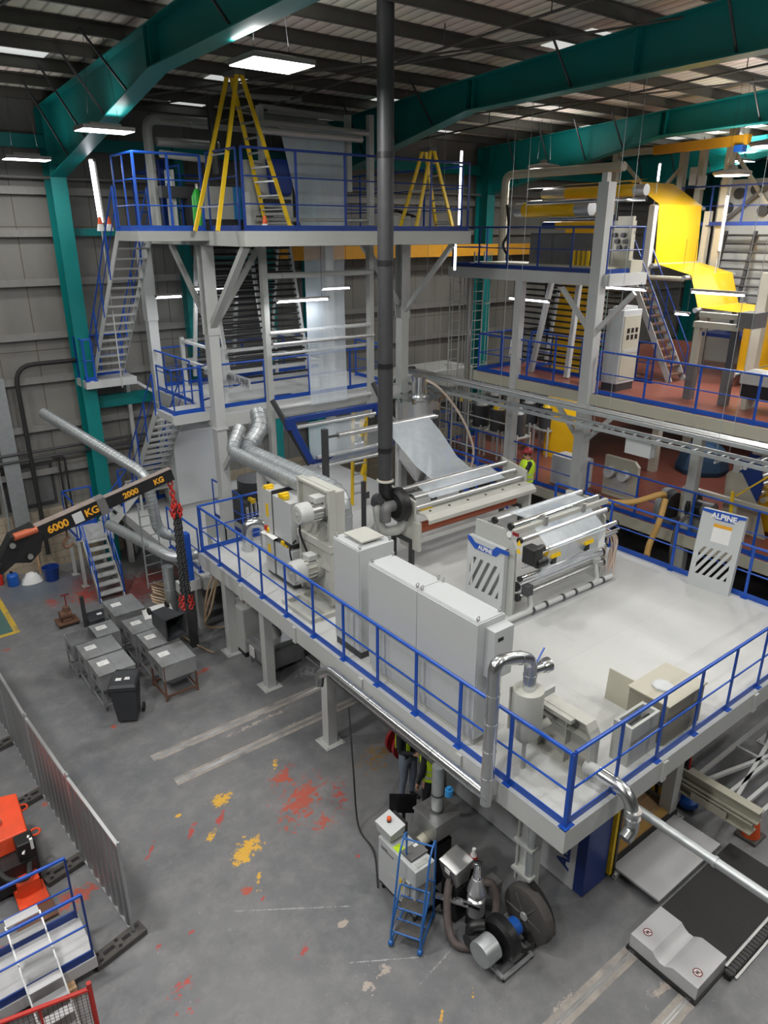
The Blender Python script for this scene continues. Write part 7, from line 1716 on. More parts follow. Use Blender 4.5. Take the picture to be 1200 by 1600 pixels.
for x in (8.3, 11.3):
    for y in (17.45, 20.0): m.bar((x, y, MDZ), (x, y, 6.4), .1)
single('sizing_cage', m, 'white_steel', 'white square cage round the foot of the slatted frames on the middle deck', 'frame', smooth=False)
bX = 8.40
b0 = at_x(343, 586, bX); b1 = at_x(389, 599, bX); zb_ = (b0.z + b1.z) / 2; L_ = b0.y - b1.y
t = thing('name_board', (bX, b1.y, zb_), 'long white board with dark lettering on the middle deck behind the tower column', 'sign')
MB().box(bX, b1.y - .03, zb_ - .13, bX + .03, b0.y + L_ * .6, zb_ + .13).build('board', 'cabinet', t, smooth=False)
text('lettering', 'HOSOKAWA ALPINE', Vector((bX - .004, b1.y + .02, zb_)), (0, -1, 0), (0, 0, 1), L_ / 7.6, 'grey_dark', t, bold=.002, align='RIGHT')
single('floor_hatch', MB().box(9.3, 16.9, MDZ + .005, 10.1, 17.2, MDZ + .04), 'navy', 'small dark blue cover on the white middle deck', 'cover', smooth=False)
# ---- silo
sc = at_y(655, 640, 15.7)
t = thing('silo', (sc.x, 15.7, 0), 'tall silver material silo with a conical foot beside the tower', 'silo')
MB().lathe((sc.x, 15.7, 2.2), (sc.x, 15.7, 9), [(0, .12), (.7, .6), (.75, .62), (2.5, .62), (2.52, .62)], 32).build('shell', 'alu', t)
MB().lathe((sc.x, 15.7, 4.72), (sc.x, 15.7, 9), [(0, .66), (.05, .66), (.06, .3), (.1, .28)], 32).build('lid', 'duct', t)
for k in range(10): a = 2 * pi * k / 10; MB().box(sc.x + .64 * cos(a) - .04, 15.7 + .64 * sin(a) - .04, 4.66, sc.x + .64 * cos(a) + .04, 15.7 + .64 * sin(a) + .04, 4.8).build('clamp', 'chrome', t, smooth=False)
for k in range(3):
    a = 2 * pi * k / 3 + .4; MB().box(sc.x + .58 * cos(a) - .05, 15.7 + .58 * sin(a) - .05, 0, sc.x + .58 * cos(a) + .05, 15.7 + .58 * sin(a) + .05, 3.1).build('leg', 'white_steel', t, smooth=False)
MB().lathe((sc.x, 15.7, 4.82), (sc.x, 15.7, 9), [(0, .22), (.45, .22), (.47, .26), (.52, .26), (.52, .02)], 20).build('filter', 'chrome', t)
for k in range(3): MB().box(sc.x - .32, 15.7 - .6, 3.2 + .25 * k, sc.x - .27, 15.7 - .53, 3.28 + .25 * k).build('latch', 'dark_steel', t, smooth=False)
MB().tube(spline([(sc.x, 15.6, 5.3), (sc.x + .35, 15.2, 5.0), (sc.x + .9, 14.9, 4.2), (sc.x + 1.25, 14.7, 3.3), (sc.x + 1.25, 14.7, 2.7), (sc.x + 1.1, 14.7, 2.5)]), .035, 8).build('hose', 'tube_pink', t)
# ---- tube lamps on the tower
tube_lamp(at_y(142, 250, 18.8), at_y(158, 350, 18.8), 'bright upright tube lamp at the wall corner of the top deck', r=.05, pole=5.43)
a = at_y(722, 236, 14.6); tube_lamp((13.8, 14.6, TZ + .15), (13.8, 14.6, a.z), 'bright upright tube lamp at the right end of the top deck', pole=TZ)
tube_lamp((13.7, 14.6, TZ - .32), (13.7, 14.6, TZ - .95), 'short upright tube lamp below the right end of the top deck')
for (u0, v0, u1, v1, y, lab) in ((244, 465, 284, 470, 18.5, 'tube lamp hanging below the top deck, close to the teal wind post'), (303, 452, 372, 450, 18.9, 'tube lamp crossing behind the white tower column'), (433, 472, 512, 467, 15.6, 'tube lamp in front of the film strip below the top deck'), (503, 452, 546, 456, 17.5, 'tube lamp partly behind the right edge of the film')):
    a = at_y(u0, v0, y); b = at_y(u1, v1, y); b.z = a.z; tube_lamp(a, b, lab, hang=TZ - .3, power=22)
for k, (x, y, z) in enumerate(((8.6, 17.6, 4.5), (10.1, 18.2, 4.5), (11.9, 17.8, 4.5), (10.1, 19.6, 4.5))):  # added fill lamps that brighten the lower deck
    tube_lamp((x, y, z), (x + 1.2, y, z), 'tube lamp added as fill below the middle deck of the tower', 'added tube lamps below the middle deck', hang=MDZ - .05, power=17)
# stub ducts below the middle deck
single('duct_stubs', MB().cyl((8.3, 15.9, 4.2), (8.3, 15.9, 4.75), .17, n=16), 'duct', 'short upright silver duct stub below the front of the middle deck', 'duct')
single('ceiling_box', MB().box(14.5, 18.7, 4.0, 18.6, 20.2, 4.7).cyl((13.9, 19.4, 4.4), (14.5, 19.4, 4.4), .3, n=16), 'grey_steel', 'long grey ventilation duct box in front of the wall behind the silo', 'duct', smooth=False, bevel=.05)
# ================================================================== SECOND LINE (yellow film)
SX = 16.0
L1, L2, L3 = 2.2, 5.2, 8.2
def deck2(x0, y0, x1, y1, z, label, hole=None):
    t = thing('platform', (x0, y0, z), label, 'platform')
    m = MB()
    if hole:
        a, b, c, d = hole; m.box(x0, y0, z - .06, a, y1, z).box(c, y0, z - .06, x1, y1, z).box(a, y0, z - .06, c, b, z).box(a, d, z - .06, c, y1, z)
    else: m.box(x0, y0, z - .06, x1, y1, z)
    m.build('deck', 'red_floor' if z < 8 else 'grey_steel', t, smooth=False)
    MB().box(x0 - .05, y0, z - .3, x0 + .05, y1, z - .01).box(x0, y1 - .05, z - .3, x1, y1 + .05, z - .01).box(x0, y0 - .05, z - .3, x1, y0 + .05, z - .01).build('edge_beam', 'cream' if z < 8 else 'white_steel', t, smooth=False)
    m = MB()
    for k in range(1, 5): yy = y0 + (y1 - y0) * k / 5; m.box(x0 + .1, yy - .07, z - .3, x1, yy + .07, z - .07)
    m.build('joists', 'cream', t, smooth=False)
    return t
deck2(SX, -3, 27, 18.5, L1, 'lower red-floored deck of the far line, beyond the white platform')
deck2(SX, -1, 27, 16.0, L2, 'middle red-floored deck of the far line with the tall cabinet on it', hole=(17.6, 12.3, 19.6, 15.2))
deck2(SX, 11.5, 17.6, 17.3, L3, 'top deck of the far line below the yellow rollers')
def col2(x, y, z0, z1, label, w=.3, m='white_steel'):
    t = thing('steel_upright', (x, y, z0), label, 'column')
    MB().box(x - w / 2, y - w / 2, z0, x + w / 2, y + w / 2, z1).build('shaft', m, t, smooth=False); MB().box(x - w * .9, y - w * .9, z0, x + w * .9, y + w * .9, z0 + .02).build('base_plate', m, t, smooth=False)
    return t
c = col2(SX - .05, 11.75, 0, 10.3, 'tall cream column in front of the far line, right of the worker', .3)
for (dy, dz, z0, ) in ((1.1, 1.1, 6.7), (-1.1, 1.1, 6.7), (1.0, 1.0, 3.8), (-1.0, 1.0, 3.8)): MB().bar((SX - .05, 11.75, z0), (SX - .05, 11.75 + dy, z0 + dz), .09, .12).build('brace', 'white_steel', c, smooth=False)
p = at_x(805, 580, SX); col2(SX, p.y, 0, L3 - .3, 'slimmer white column of the far line, nearer the wall than the worker', .22)
p = at_x(1075, 800, SX + .2); col2(SX + .2, p.y, 0, L2 - .3, 'grey-white column of the far line behind the reel and blower', .22, 'grey_steel')
for (x, y) in ((19.9, 11.9), (19.9, 15.9), (23, 8.5), (23, 11.75), (21, 3), (25, 4)):
    col2(x, y, 0, L2 - .3, 'cream column inside the far line among the machines', .22, 'cream')['group'] = 'inner columns of the far line'
guardrail([(SX + .05, -1), (SX + .05, 11.5)], L1, 'blue guardrail on the near edge of the lower red deck', step=1.5)
guardrail([(SX + .05, 12.0), (SX + .05, 18.4), (18.5, 18.4)], L1, 'blue guardrail on the lower red deck behind the worker', step=1.4)
guardrail([(SX + .05, -1), (SX + .05, 11.5)], L2, 'blue guardrail on the near edge of the middle red deck, before the tall cabinet', step=1.35)
guardrail([(SX + .05, 12.0), (SX + .05, 15.9), (18, 15.9)], L2, 'blue guardrail on the middle red deck near the cage ladder', step=1.1)
guardrail([(17.6, 12.3), (17.6, 15.2), (19.6, 15.2)], L2, 'inner blue guardrail round the film opening in the middle red deck', step=1.1)
guardrail([(17.5, 11.6), (SX + .05, 11.6), (SX + .05, 17.2), (17.5, 17.2)], L3, 'blue guardrail round the top deck of the far line', step=1.15, m='navy')
# ---- slatted frame and first yellow web
fx = 18.6
fa = at_x(867, 500, fx); fb = at_x(926, 500, fx)
t = thing('yellow_film_web', (fx, fb.y, L1), 'tall strip of yellow film behind black slats in the far line', 'plastic film')
rows = []
for z, o in ((10.2, .2), (8.2, .1), (6.5, .0), (5.2, .0), (3.6, -.02), (1.9, -.05)): rows.append([(fx + o, fb.y + (fa.y - fb.y) * k / 6, z) for k in range(7)])
MB().grid(rows).build('web', 'yellow_film', t)
slat_frame(fb.y - .5, fa.y + 1.0, 17.75, L2 + .2, 18.2, L3 - .1, 16, 'front slatted frame of black rods before the tall yellow film', axis='y')
slat_frame(fb.y - .5, fa.y + 1.0, 19.6, L2 + .2, 19.2, L3 - .1, 16, 'rear slatted frame of black rods behind the tall yellow film', axis='y', rail='dark_steel')
for (u0, v0, u1, v1) in ((905, 445, 885, 590), (862, 440, 825, 600)):
    a = at_x(u0, v0, 17.5); b = at_x(u1, v1, 17.1); single('inclined_bar', MB().bar(a, b, .13, .13), 'white_steel', 'inclined white bar in front of the black slats, %s' % ('over the yellow film' if u0 > 900 else 'left of the yellow film'), 'bar', smooth=False)
# ---- rollers on the top deck
t = thing('yellow_roller_unit', (17.5, 13, L3), 'rollers wrapped in yellow film on the top deck of the far line', 'machine')
def ry(u0, u1, v, x, r, m, seg=None):
    a = at_x(u0, v, x); b = at_x(u1, v, x); a.z = b.z = at_x((u0 + u1) / 2, v, x).z
    o = MB().cyl(a, b, r, n=18).build('roller', m, t)
    if seg:
        d = b - a; MB().cyl(a + d * seg[0], a + d * seg[1], r * 1.06, n=18).build('yellow_wrap', 'yellow_film', o)
ry(808, 925, 327, 17.3, .19, 'roller', (.12, .82))
ry(850, 1010, 300, 17.6, .14, 'roller', (.25, .9))
ry(825, 1010, 314, 17.0, .06, 'chrome')
ry(860, 960, 341, 17.2, .08, 'chrome')
ry(850, 960, 352, 17.4, .1, 'navy', (.2, .9))
ry(825, 1000, 293, 18.2, .05, 'dark_steel')
a = at_x(870, 290, 18); b = at_x(985, 285, 18)
MB().quad((18.0, a.y, a.z), (18.0, b.y, b.z + .02), (18.8, b.y, b.z + .12), (18.8, a.y, a.z + .05)).build('yellow_sheet', 'yellow_film', t)
a = at_x(790, 285, 17.8); z1 = at_x(790, 274, 17.8).z
MB().tube(bent([(17.8, a.y, L3), (17.8, a.y, z1), (17.8, a.y - 4.2, z1)], .25), .12, 8).build('arch_tube', 'cream', t)
for (u, v0, v1, x, m, w) in ((936, 270, 395, 16.4, 'white_steel', .16), (972, 345, 395, 17.2, 'cream', .4)):
    a = at_x(u, v1, x); b = at_x(u, v0, x); MB().box(x - w / 2, a.y - w / 2, max(L3, a.z - .3), x + w / 2, a.y + w / 2, b.z).build('upright', m, t, smooth=False)
a = at_x(982, 365, 17.1)
MB().box(17.0, a.y - .25, L3, 17.5, a.y + .4, L3 + .3).box(16.95, a.y - .2, L3 + .3, 17.05, a.y + .25, L3 + 1.35).build('gear_case', 'cream', t, smooth=False)
for k in range(6): MB().cyl((16.85, a.y - .15 + .08 * k, L3 + .6 + .15 * (k % 3)), (16.94, a.y - .15 + .08 * k, L3 + .6 + .15 * (k % 3)), .06, n=10).build('fitting', 'dark_steel', t)
MB().box(16.9, 12.4, L3 + .14, 17.5, 14.9, L3 + .95).build('roller_housing', 'grey_dark', t, smooth=False)
MB().box(16.5, 11.9, L3, 17.55, 16.4, L3 + .14).build('bed', 'cream', t, smooth=False)
for k in range(4): q = at_x(897 + 7 * k, 412, 16.7); MB().box(16.66, q.y - .04, L3 + .14, 16.72, q.y + .03, L3 + .55).build('yellow_handle', 'yellow', t, smooth=False)
MB().tube(spline([(16.9, at_x(792, 330, 16.9).y, 9.9), (16.8, at_x(795, 360, 16.8).y, 9.2), (16.8, at_x(786, 390, 16.8).y, 8.8), (16.8, at_x(798, 412, 16.8).y, 8.4)]), .04, 8).build('cables', 'black', t)
# ---- stepping yellow web
wx = 20.0
pts = [at_x(u, v, wx) for (u, v) in ((985, 283), (1030, 319), (1023, 411), (1080, 430), (1090, 480), (1166, 490), (1150, 580))]
wr = at_y(1097, 319, pts[1].y).x
t = thing('yellow_film_web', (wx, pts[2].y, pts[2].z), 'wide yellow film web stepping down over grey rollers on the right', 'plastic film')
MB().grid([[(wx + (wr - wx) * k / 4, p.y, p.z) for k in range(5)] for p in pts]).build('web', 'yellow_film', t)
for i, p in enumerate(pts):
    if i in (1, 2, 3, 4, 5, 6): MB().cyl((wx - .25, p.y + .07 * (1 if i % 2 else -1), p.z - .07), (wr + .25, p.y + .07 * (1 if i % 2 else -1), p.z - .07), .07, n=14).build('roller', 'roller', t)
q6 = pts[6]; MB().grid([[(wx + (wr - wx) * k / 4, y, z) for k in range(5)] for (y, z) in ((q6.y, q6.z), (q6.y - 1.2, q6.z - .25), (q6.y - 1.6, q6.z - .9), (q6.y - 1.8, L1 + .5))]).build('lower_web', 'yellow_film', t)
for (u, v0, v1, y, m) in ((1022, 322, 432, None, 'white_steel'), (1108, 330, 420, None, 'cream')):
    x = wx - .2 if u < 1100 else wr + .2
    a = at_x(u, v0, x); b = at_x(u, v1, x); MB().box(x - .09, a.y - .09, b.z, x + .09, a.y + .09, a.z).build('upright', m, t, smooth=False)
a = at_x(960, 433, 19.8); MB().cyl((wx - .2, at_x(1075, 433, wx).y, at_x(1060, 435, wx).z), (wx - .2, at_x(1000, 436, wx).y, at_x(1060, 435, wx).z), .07, n=10).build('support_arm', 'cream', t)
# ---- high frame, hoist beam
t = thing('hoist_frame', (21, 12, L3), 'cream steel portal with an orange hoist beam above the far line', 'hoist')
HX = 23.2
for (u, v0, v1) in ((968, 210, 275), (1072, 228, 300), (1102, 230, 300)):
    a = at_x(u, v0, HX); b = at_x(u, v1, HX); MB().box(HX - .1, a.y - .1, L2 if u < 1000 else L3, HX + .1, a.y + .1, a.z).build('post', 'cream', t, smooth=False)
pa = at_x(1150, 192, 22.6); MB().box(22.5, pa.y - .1, L1, 22.7, pa.y + .1, pa.z).build('post', 'cream', t, smooth=False)
a = at_x(968, 216, HX); MB().bar(a, (22.6, pa.y, a.z), .16, .3).build('top_beam', 'cream', t, smooth=False)
a = at_x(970, 240, HX); b = at_x(1070, 243, HX); b.z = a.z; MB().bar(a, b, .14, .2).build('lower_beam', 'cream', t, smooth=False)
a = at_x(1025, 217, 22.2); b = at_x(1168, 238, 21.6); b.z = a.z = (a.z + b.z) / 2; MB().bar(a, b, .16, .26).build('hoist_beam', 'crane_orange', t, smooth=False, label='orange hoist beam'); MB().box(b.x - .12, b.y + .1, b.z - .3, b.x + .12, b.y + .35, b.z - .13).build('trolley', 'blue_plastic', t, smooth=False)
for (u0, v0, u1, v1) in ((975, 255, 1005, 290), (1068, 258, 1040, 290), (1150, 240, 1200, 320), (1200, 290, 1132, 345)): MB().bar(at_x(u0, v0, HX), at_x(u1, v1, HX), .1).build('brace', 'cream' if v0 < 270 else 'grey_dark', t, smooth=False)
for (u, v0, v1) in ((1085, 262, 290), (1098, 275, 297)): q = at_x(u, v1, HX); q2 = at_x(u, v0, HX); MB().box(HX - .2, q.y - .14, q.z, HX - .1, q.y + .1, q2.z).build('switch_box', 'white_steel', t, smooth=False)
# third line glimpsed behind: grey machine block and slatted frame
t = thing('far_machine', (24, 11, L3), 'grey machine block with dials at the right photo edge, beyond the hoist frame', 'machine')
q = at_x(1165, 330, 23.5); MB().box(23.4, q.y - 1.6, L2, 24.4, q.y + .9, q.z + .9).build('body', 'grey_steel', t, smooth=False)
for (dy, dz) in ((.2, .5), (.5, .1), (-.3, .6), (-.6, .0)): MB().cyl((23.3, q.y + dy, q.z + dz), (23.42, q.y + dy, q.z + dz), .16, n=16).build('dial', 'dark_steel', t)
q0 = at_x(1125, 360, 22.8); q1 = at_x(1200, 470, 22.8)
slat_frame(q1.y, q0.y, 22.6, 6.3, 23.2, 9.2, 12, 'dark slatted frame at the right photo edge below the grey machine block', axis='y', sm='dark_steel', rail='dark_steel')
guardrail([(22.4, q0.y + 1.2), (22.4, q1.y - 2)], 9.35, 'dark blue guardrail before the grey machine block at the right edge', step=1.1, m='navy')
guardrail([(21.8, 10.2), (21.8, 4)], 6.3, 'dark blue guardrail behind the yellow web', step=.8, m='navy')
single('walkway', MB().box(21.7, 2, 6.2, 24.5, 12, 6.3), 'navy', 'dark blue walkway slab behind the yellow web', 'walkway', smooth=False)
# ---- cabinet, stairs, and frame on the middle red deck
p = at_z(1000, 606, L2)
t = thing('control_cabinet', (17, 10.5, L2), 'tall pale grey cabinet with black dials on the middle red deck', 'cabinet')
q = at_z(945, 598, L2); X0 = 16.6; a = at_x(942, 560, X0); b = at_x(967, 560, X0)
MB().box(X0, b.y, L2 + .2, X0 + .8, a.y, L2 + 2.1).build('body', 'cabinet', t, smooth=False, bevel=.015)
MB().box(X0 + .02, b.y + .02, L2, X0 + .78, a.y - .02, L2 + .2).build('plinth', 'dark_steel', t, smooth=False)
MB().box(X0 + .05, b.y - .02, L2 + .3, X0 + .75, b.y, L2 + 1.95).build('door', 'cream', t, smooth=False)
for k in range(3):
    for j in range(2): MB().box(X0 + .2 + .18 * k, b.y - .03, L2 + 1.35 + .17 * j, X0 + .3 + .18 * k, b.y - .02, L2 + 1.47 + .17 * j).build('dial', 'black', t, smooth=False)
MB().box(X0 + .1, b.y - .03, L2 + 1.0, X0 + .72, b.y - .02, L2 + 1.1).build('handle_strip', 'grey_steel', t, smooth=False)
MB().box(X0 + .1, b.y + .08, L2 + 2.1, X0 + .7, a.y - .08, L2 + 2.18).build('roof_box', 'cabinet', t, smooth=False)
s0 = at_x(1062, 560, 19.2); s1 = at_x(985, 455, 19.4)
stair((19.2, s0.y, L2), (19.6, s1.y, L3 - .1), .7, 13, 'steep white stairs with navy rails between the middle and top decks of the far line', side=(1, 0, 0), rm='navy', tread_m='rust')
guardrail([(18.4, s0.y + .3), (18.4, s0.y + 2.4), (20, s0.y + 2.4)], L2, 'navy guardrail round the steep stairs on the middle red deck', step=.5, m='navy')
t = thing('web_guide_frame', (17.5, 8.5, L2), 'cream portal frame with dark rack legs on the middle red deck', 'machine')
x = 17.4
a = at_x(1072, 640, x); b = at_x(1128, 640, x); zt = at_x(1100, 512, x).z
for p_, m_ in ((a, 'cream'), (b, 'dark_steel')):
    MB().box(x - .07, p_.y - .07, L2, x + .07, p_.y + .07, zt).build('leg', m_, t, smooth=False); MB().box(x - .1, p_.y - .1, L2, x + .1, p_.y + .1, L2 + .85).build('rack', 'grey_dark', t, smooth=False)
MB().box(x - .1, b.y - .1, zt, x + .1, a.y + .1, zt + .14).box(x - .08, b.y - .3, zt + .25, x + .08, a.y, zt + .37).build('cross_beam', 'cream', t, smooth=False)
MB().box(x - .2, b.y - .5, zt + .1, x + .4, b.y - .1, zt + .45).build('actuator', 'grey_dark', t, smooth=False)
t = thing('winch_unit', (17.6, 6.8, L2), 'grey and black drive unit on the middle red deck under the yellow web', 'machine')
y_ = b.y - .7; MB().box(17.3, y_ - .9, L2 + .3, 17.8, y_ + .3, L2 + .62).build('drive', 'black', t, smooth=False, bevel=.02); MB().box(17.2, y_ - 1.0, L2 + .62, 17.9, y_ + .3, L2 + .9).build('cover', 'grey_steel', t, smooth=False, bevel=.02)
for q in (y_ - .8, y_ + .1): MB().box(17.3, q, L2, 17.8, q + .12, L2 + .3).build('foot', 'cream', t, smooth=False)
MB().cyl((17.9, y_ - .2, L2 + .75), (18.8, y_ - .2, L2 + .75), .1, n=12).build('roller', 'roller', t)
single('far_cream_post', MB().box(19.6, 9.2, L2, 19.85, 9.45, 8.2), 'cream', 'cream upright behind the portal frame on the middle red deck', 'post', smooth=False)
# ---- lower red deck machines
t = thing('machine_cover', (17.2, 10, L1), 'upright cream machine cover with two motors on the lower red deck', 'cover')
x = 16.9; a = at_x(938, 780, x); b = at_x(990, 790, x); zt = at_x(965, 715, x).z
MB().prism([(0, a.y, L1), (0, a.y, zt), (0, b.y + .15, zt), (0, b.y, zt - .15), (0, b.y, L1)], (x, 0, 0), (x + .12, 0, 0)).build('cover', 'cream', t, smooth=False, bevel=.015)
for dy in (.3, .75): MB().cyl((x - .25, a.y - dy, L1 + .75), (x, a.y - dy, L1 + .75), .15, n=16).build('motor', 'white_steel', t)
MB().box(x - .02, a.y - .8, L1 + .15, x, a.y - .25, L1 + .6).build('panel', 'grey_steel', t, smooth=False)
q = at_z(885, 755, L1); t = thing('control_cabinet', (16.5, 12.8, L1), 'low pale grey cabinet on the lower red deck behind the worker', 'cabinet')
a = at_x(860, 740, 16.5); b = at_x(905, 745, 16.5); MB().box(16.5, b.y, L1, 17.1, a.y, at_x(880, 715, 16.5).z).build('body', 'cabinet', t, smooth=False, bevel=.01)
rc = at_x(1050, 790, 16.35); 
t = thing('hose_reel', (16.4, rc.y, L1), 'silver and black blower drum on the near edge of the lower red deck', 'blower')
MB().lathe((16.35, rc.y + .25, rc.z), (16.35, rc.y - 2, rc.z), [(0, .1), (0, .42), (.16, .43), (.18, .3)], 26).build('drum', 'galv', t); MB().lathe((16.35, rc.y + .05, rc.z), (16.35, rc.y - 2, rc.z), [(0, .4), (.12, .36), (.14, .15)], 26).build('fan_plate', 'rubber', t); MB().box(16.1, rc.y - .2, L1, 16.6, rc.y + .3, rc.z - .3).build('stand', 'grey_dark', t, smooth=False)
rb = at_x(1088, 792, 16.35); t = thing('blower', (16.35, rb.y, L1), 'black blower with a grey motor right of the silver drum', 'blower')
MB().lathe((16.35, rb.y + .15, rb.z), (16.35, rb.y - 2, rb.z), [(0, .1), (.02, .32), (.12, .33), (.16, .2), (.35, .2), (.4, .12)], 22).build('housing', 'black', t); MB().lathe((16.35, rb.y - .2, rb.z), (16.35, rb.y - 2, rb.z), [(0, .2), (.25, .22), (.28, .1)], 18).build('motor', 'grey_dark', t); MB().box(16.15, rb.y - .3, L1, 16.55, rb.y + .2, rb.z - .25).build('stand', 'grey_dark', t, smooth=False)
h0 = at_x(945, 800, 15.4); 
single('flexible_hose', MB().tube(spline([(14.9, h0.y + .1, 2.75), at_x(985, 785, 15.4), at_x(1035, 772, 15.9), (16.3, rc.y + .35, rc.z)], 8), .075, 10).tube(spline([at_x(1040, 780, 15.9), at_x(1030, 815, 15.6), at_x(1015, 850, 15.4), at_z(1010, 870, 1.8)], 8), .075, 10), 'wood_orange', 'tan hose drooping from the silver drum over the gap', 'hose')
single('air_hose', MB().tube(spline([at_x(1075, 805, 16.0), at_x(1060, 820, 15.8), at_x(1050, 850, 15.6), at_x(1048, 890, 15.5)], 6), .05, 8), 'rubber_grey', 'dark hose with a yellow stripe hanging below the black blower', 'hose')
# blue and cream winder on the right
x = 17.2; A_ = [at_x(u, v, x) for (u, v) in ((1130, 800), (1135, 740), (1150, 722), (1170, 720), (1182, 800))]
t = thing('winder', (x, A_[0].y, L1), 'cream and dark blue winder with rollers at the right edge of the lower red deck', 'winding machine')
MB().prism([(x, A_[0].y, L1), (x, A_[1].y, A_[1].z), (x, A_[3].y, A_[3].z), (x, A_[4].y - .3, L1)], (0, 0, 0), (.08, 0, 0)).build('side_plate', 'cream', t, smooth=False)
B_ = [at_x(u, v, x - .02) for (u, v) in ((1145, 727), (1150, 718), (1188, 718), (1192, 760), (1182, 785), (1160, 740))]
MB().prism([tuple(p) for p in B_], (0, 0, 0), (.05, 0, 0)).build('blue_plate', 'navy', t, smooth=False)
for k in range(6): q = at_x(1165 + 5 * k, 728 + 11 * k, x); MB().cyl((x + .05, q.y, q.z), (x + 2.2, q.y, q.z), .07, n=14).build('roller', 'roller', t)
for k in range(2): q = at_x(1158 + 7 * k, 731, x); MB().cyl((x - .04, q.y, q.z), (x - .02, q.y, q.z), .05, n=14).build('gauge', 'paper', t)
q = at_x(1152, 732, x); MB().box(x - .04, q.y - .08, q.z - .1, x - .02, q.y + .08, q.z + .1).build('label_plate', 'white_steel', t, smooth=False)
q = at_x(1195, 770, x + .3); MB().box(x + .3, q.y - 1.2, L1 + .1, x + 2.1, q.y + .1, L1 + 1.2).build('yellow_roll', 'yellow_film', t, smooth=False)
a = at_x(1070, 762, 16.6); b = at_x(1150, 790, 16.6); b.z = a.z; single('cream_bar', MB().bar(a, b + (b - a) * .6, .12, .14).bar(a, (a.x, a.y, L1), .1).bar(b, (b.x, b.y, L1), .1), 'cream', 'long cream bar on short legs along the lower red deck', 'bar', smooth=False)
single('yellow_post', MB().bar(at_x(1145, 768, 16.2), at_x(1142, 800, 16.2), .06).bar(at_x(1150, 775, 16.3), at_x(1200, 745, 16.3), .035).bar((16.2, at_x(1142, 800, 16.2).y, L1), at_x(1142, 800, 16.2), .06), 'yellow', 'yellow lever post before the blue and cream winder', 'lever', smooth=False)
q = at_z(1095, 735, L1); t = thing('covered_machine', (q.x, q.y, L1), 'machine wrapped in a dark blue tarpaulin on the lower red deck', 'machine')
MB().lathe((q.x, q.y, L1), (q.x, q.y, 9), [(0, .75), (.15, .8), (.5, .7), (.75, .6), (.9, .3), (.92, .001)], 9).build('tarpaulin', 'tarp', t, smooth=False)
random.seed(11)
for k in range(16):
    xx = 20.6 + (k % 4) * 1.7 + random.uniform(-.3, .3); yy = 4.0 + (k // 4) * 3.3 + random.uniform(-.4, .4)
    if yy > 12.0 or abs(yy - 11.8) < .7 or (abs(xx - 23) < .8 and abs(yy - 8.5) < .8) or xx > 26.2 or (abs(xx - q.x) < 1.3 and abs(yy - q.y) < 1.3): continue
    t = thing('extruder_unit', (xx, yy, L1), 'grey extruder among the machines below the middle red deck', 'machine', 'extruders on the lower red deck')
    hgt = random.uniform(1.1, 1.9)
    MB().box(xx - .5, yy - .4, L1 + .15, xx + .5, yy + .4, L1 + hgt).build('housing', random.choice(['grey_steel', 'cream', 'grey_dark', 'navy']), t, smooth=False, bevel=.02)
    MB().cyl((xx - .9, yy, L1 + hgt * .6), (xx - .5, yy, L1 + hgt * .6), .17, n=14).build('motor', random.choice(['stainless', 'navy', 'dark_steel']), t)
    MB().cyl((xx, yy, L1 + hgt), (xx, yy, L1 + hgt + .45), .22, .1, n=14).build('hopper', 'stainless', t)
    MB().box(xx - .55, yy - .45, L1, xx + .55, yy + .45, L1 + .15).build('base', 'navy', t, smooth=False)
for k in range(12):
    xx = 17.2 + (k % 3) * 1.5; yy = 15.2 + (k // 3) * .8
    t = thing('dosing_station', (xx, yy, L1), 'dark dosing station with a yellow cap beside the cage ladder', 'machine', 'dosing stations near the cage ladder')
    MB().cyl((xx, yy, L1 + .9), (xx, yy, L1 + 1.6), .28, n=16).build('vessel', 'dark_steel', t); MB().cyl((xx, yy, L1 + 1.6), (xx, yy, L1 + 1.78), .2, .14, n=14).build('cap', 'yellow' if k % 2 else 'grey_steel', t)
    fr_ = MB()
    for sx in (-.3, .3):
        for sy in (-.3, .3): fr_.box(xx + sx - .025, yy + sy - .025, L1, xx + sx + .025, yy + sy + .025, L1 + 1.0)
    fr_.box(xx - .33, yy - .33, L1 + .85, xx + .33, yy + .33, L1 + .9).build('frame', 'grey_steel', t, smooth=False); MB().cyl((xx, yy, L1 + 1.78), (xx, yy, L2 - .4), .04, n=8).build('feed_pipe', 'stainless', t)
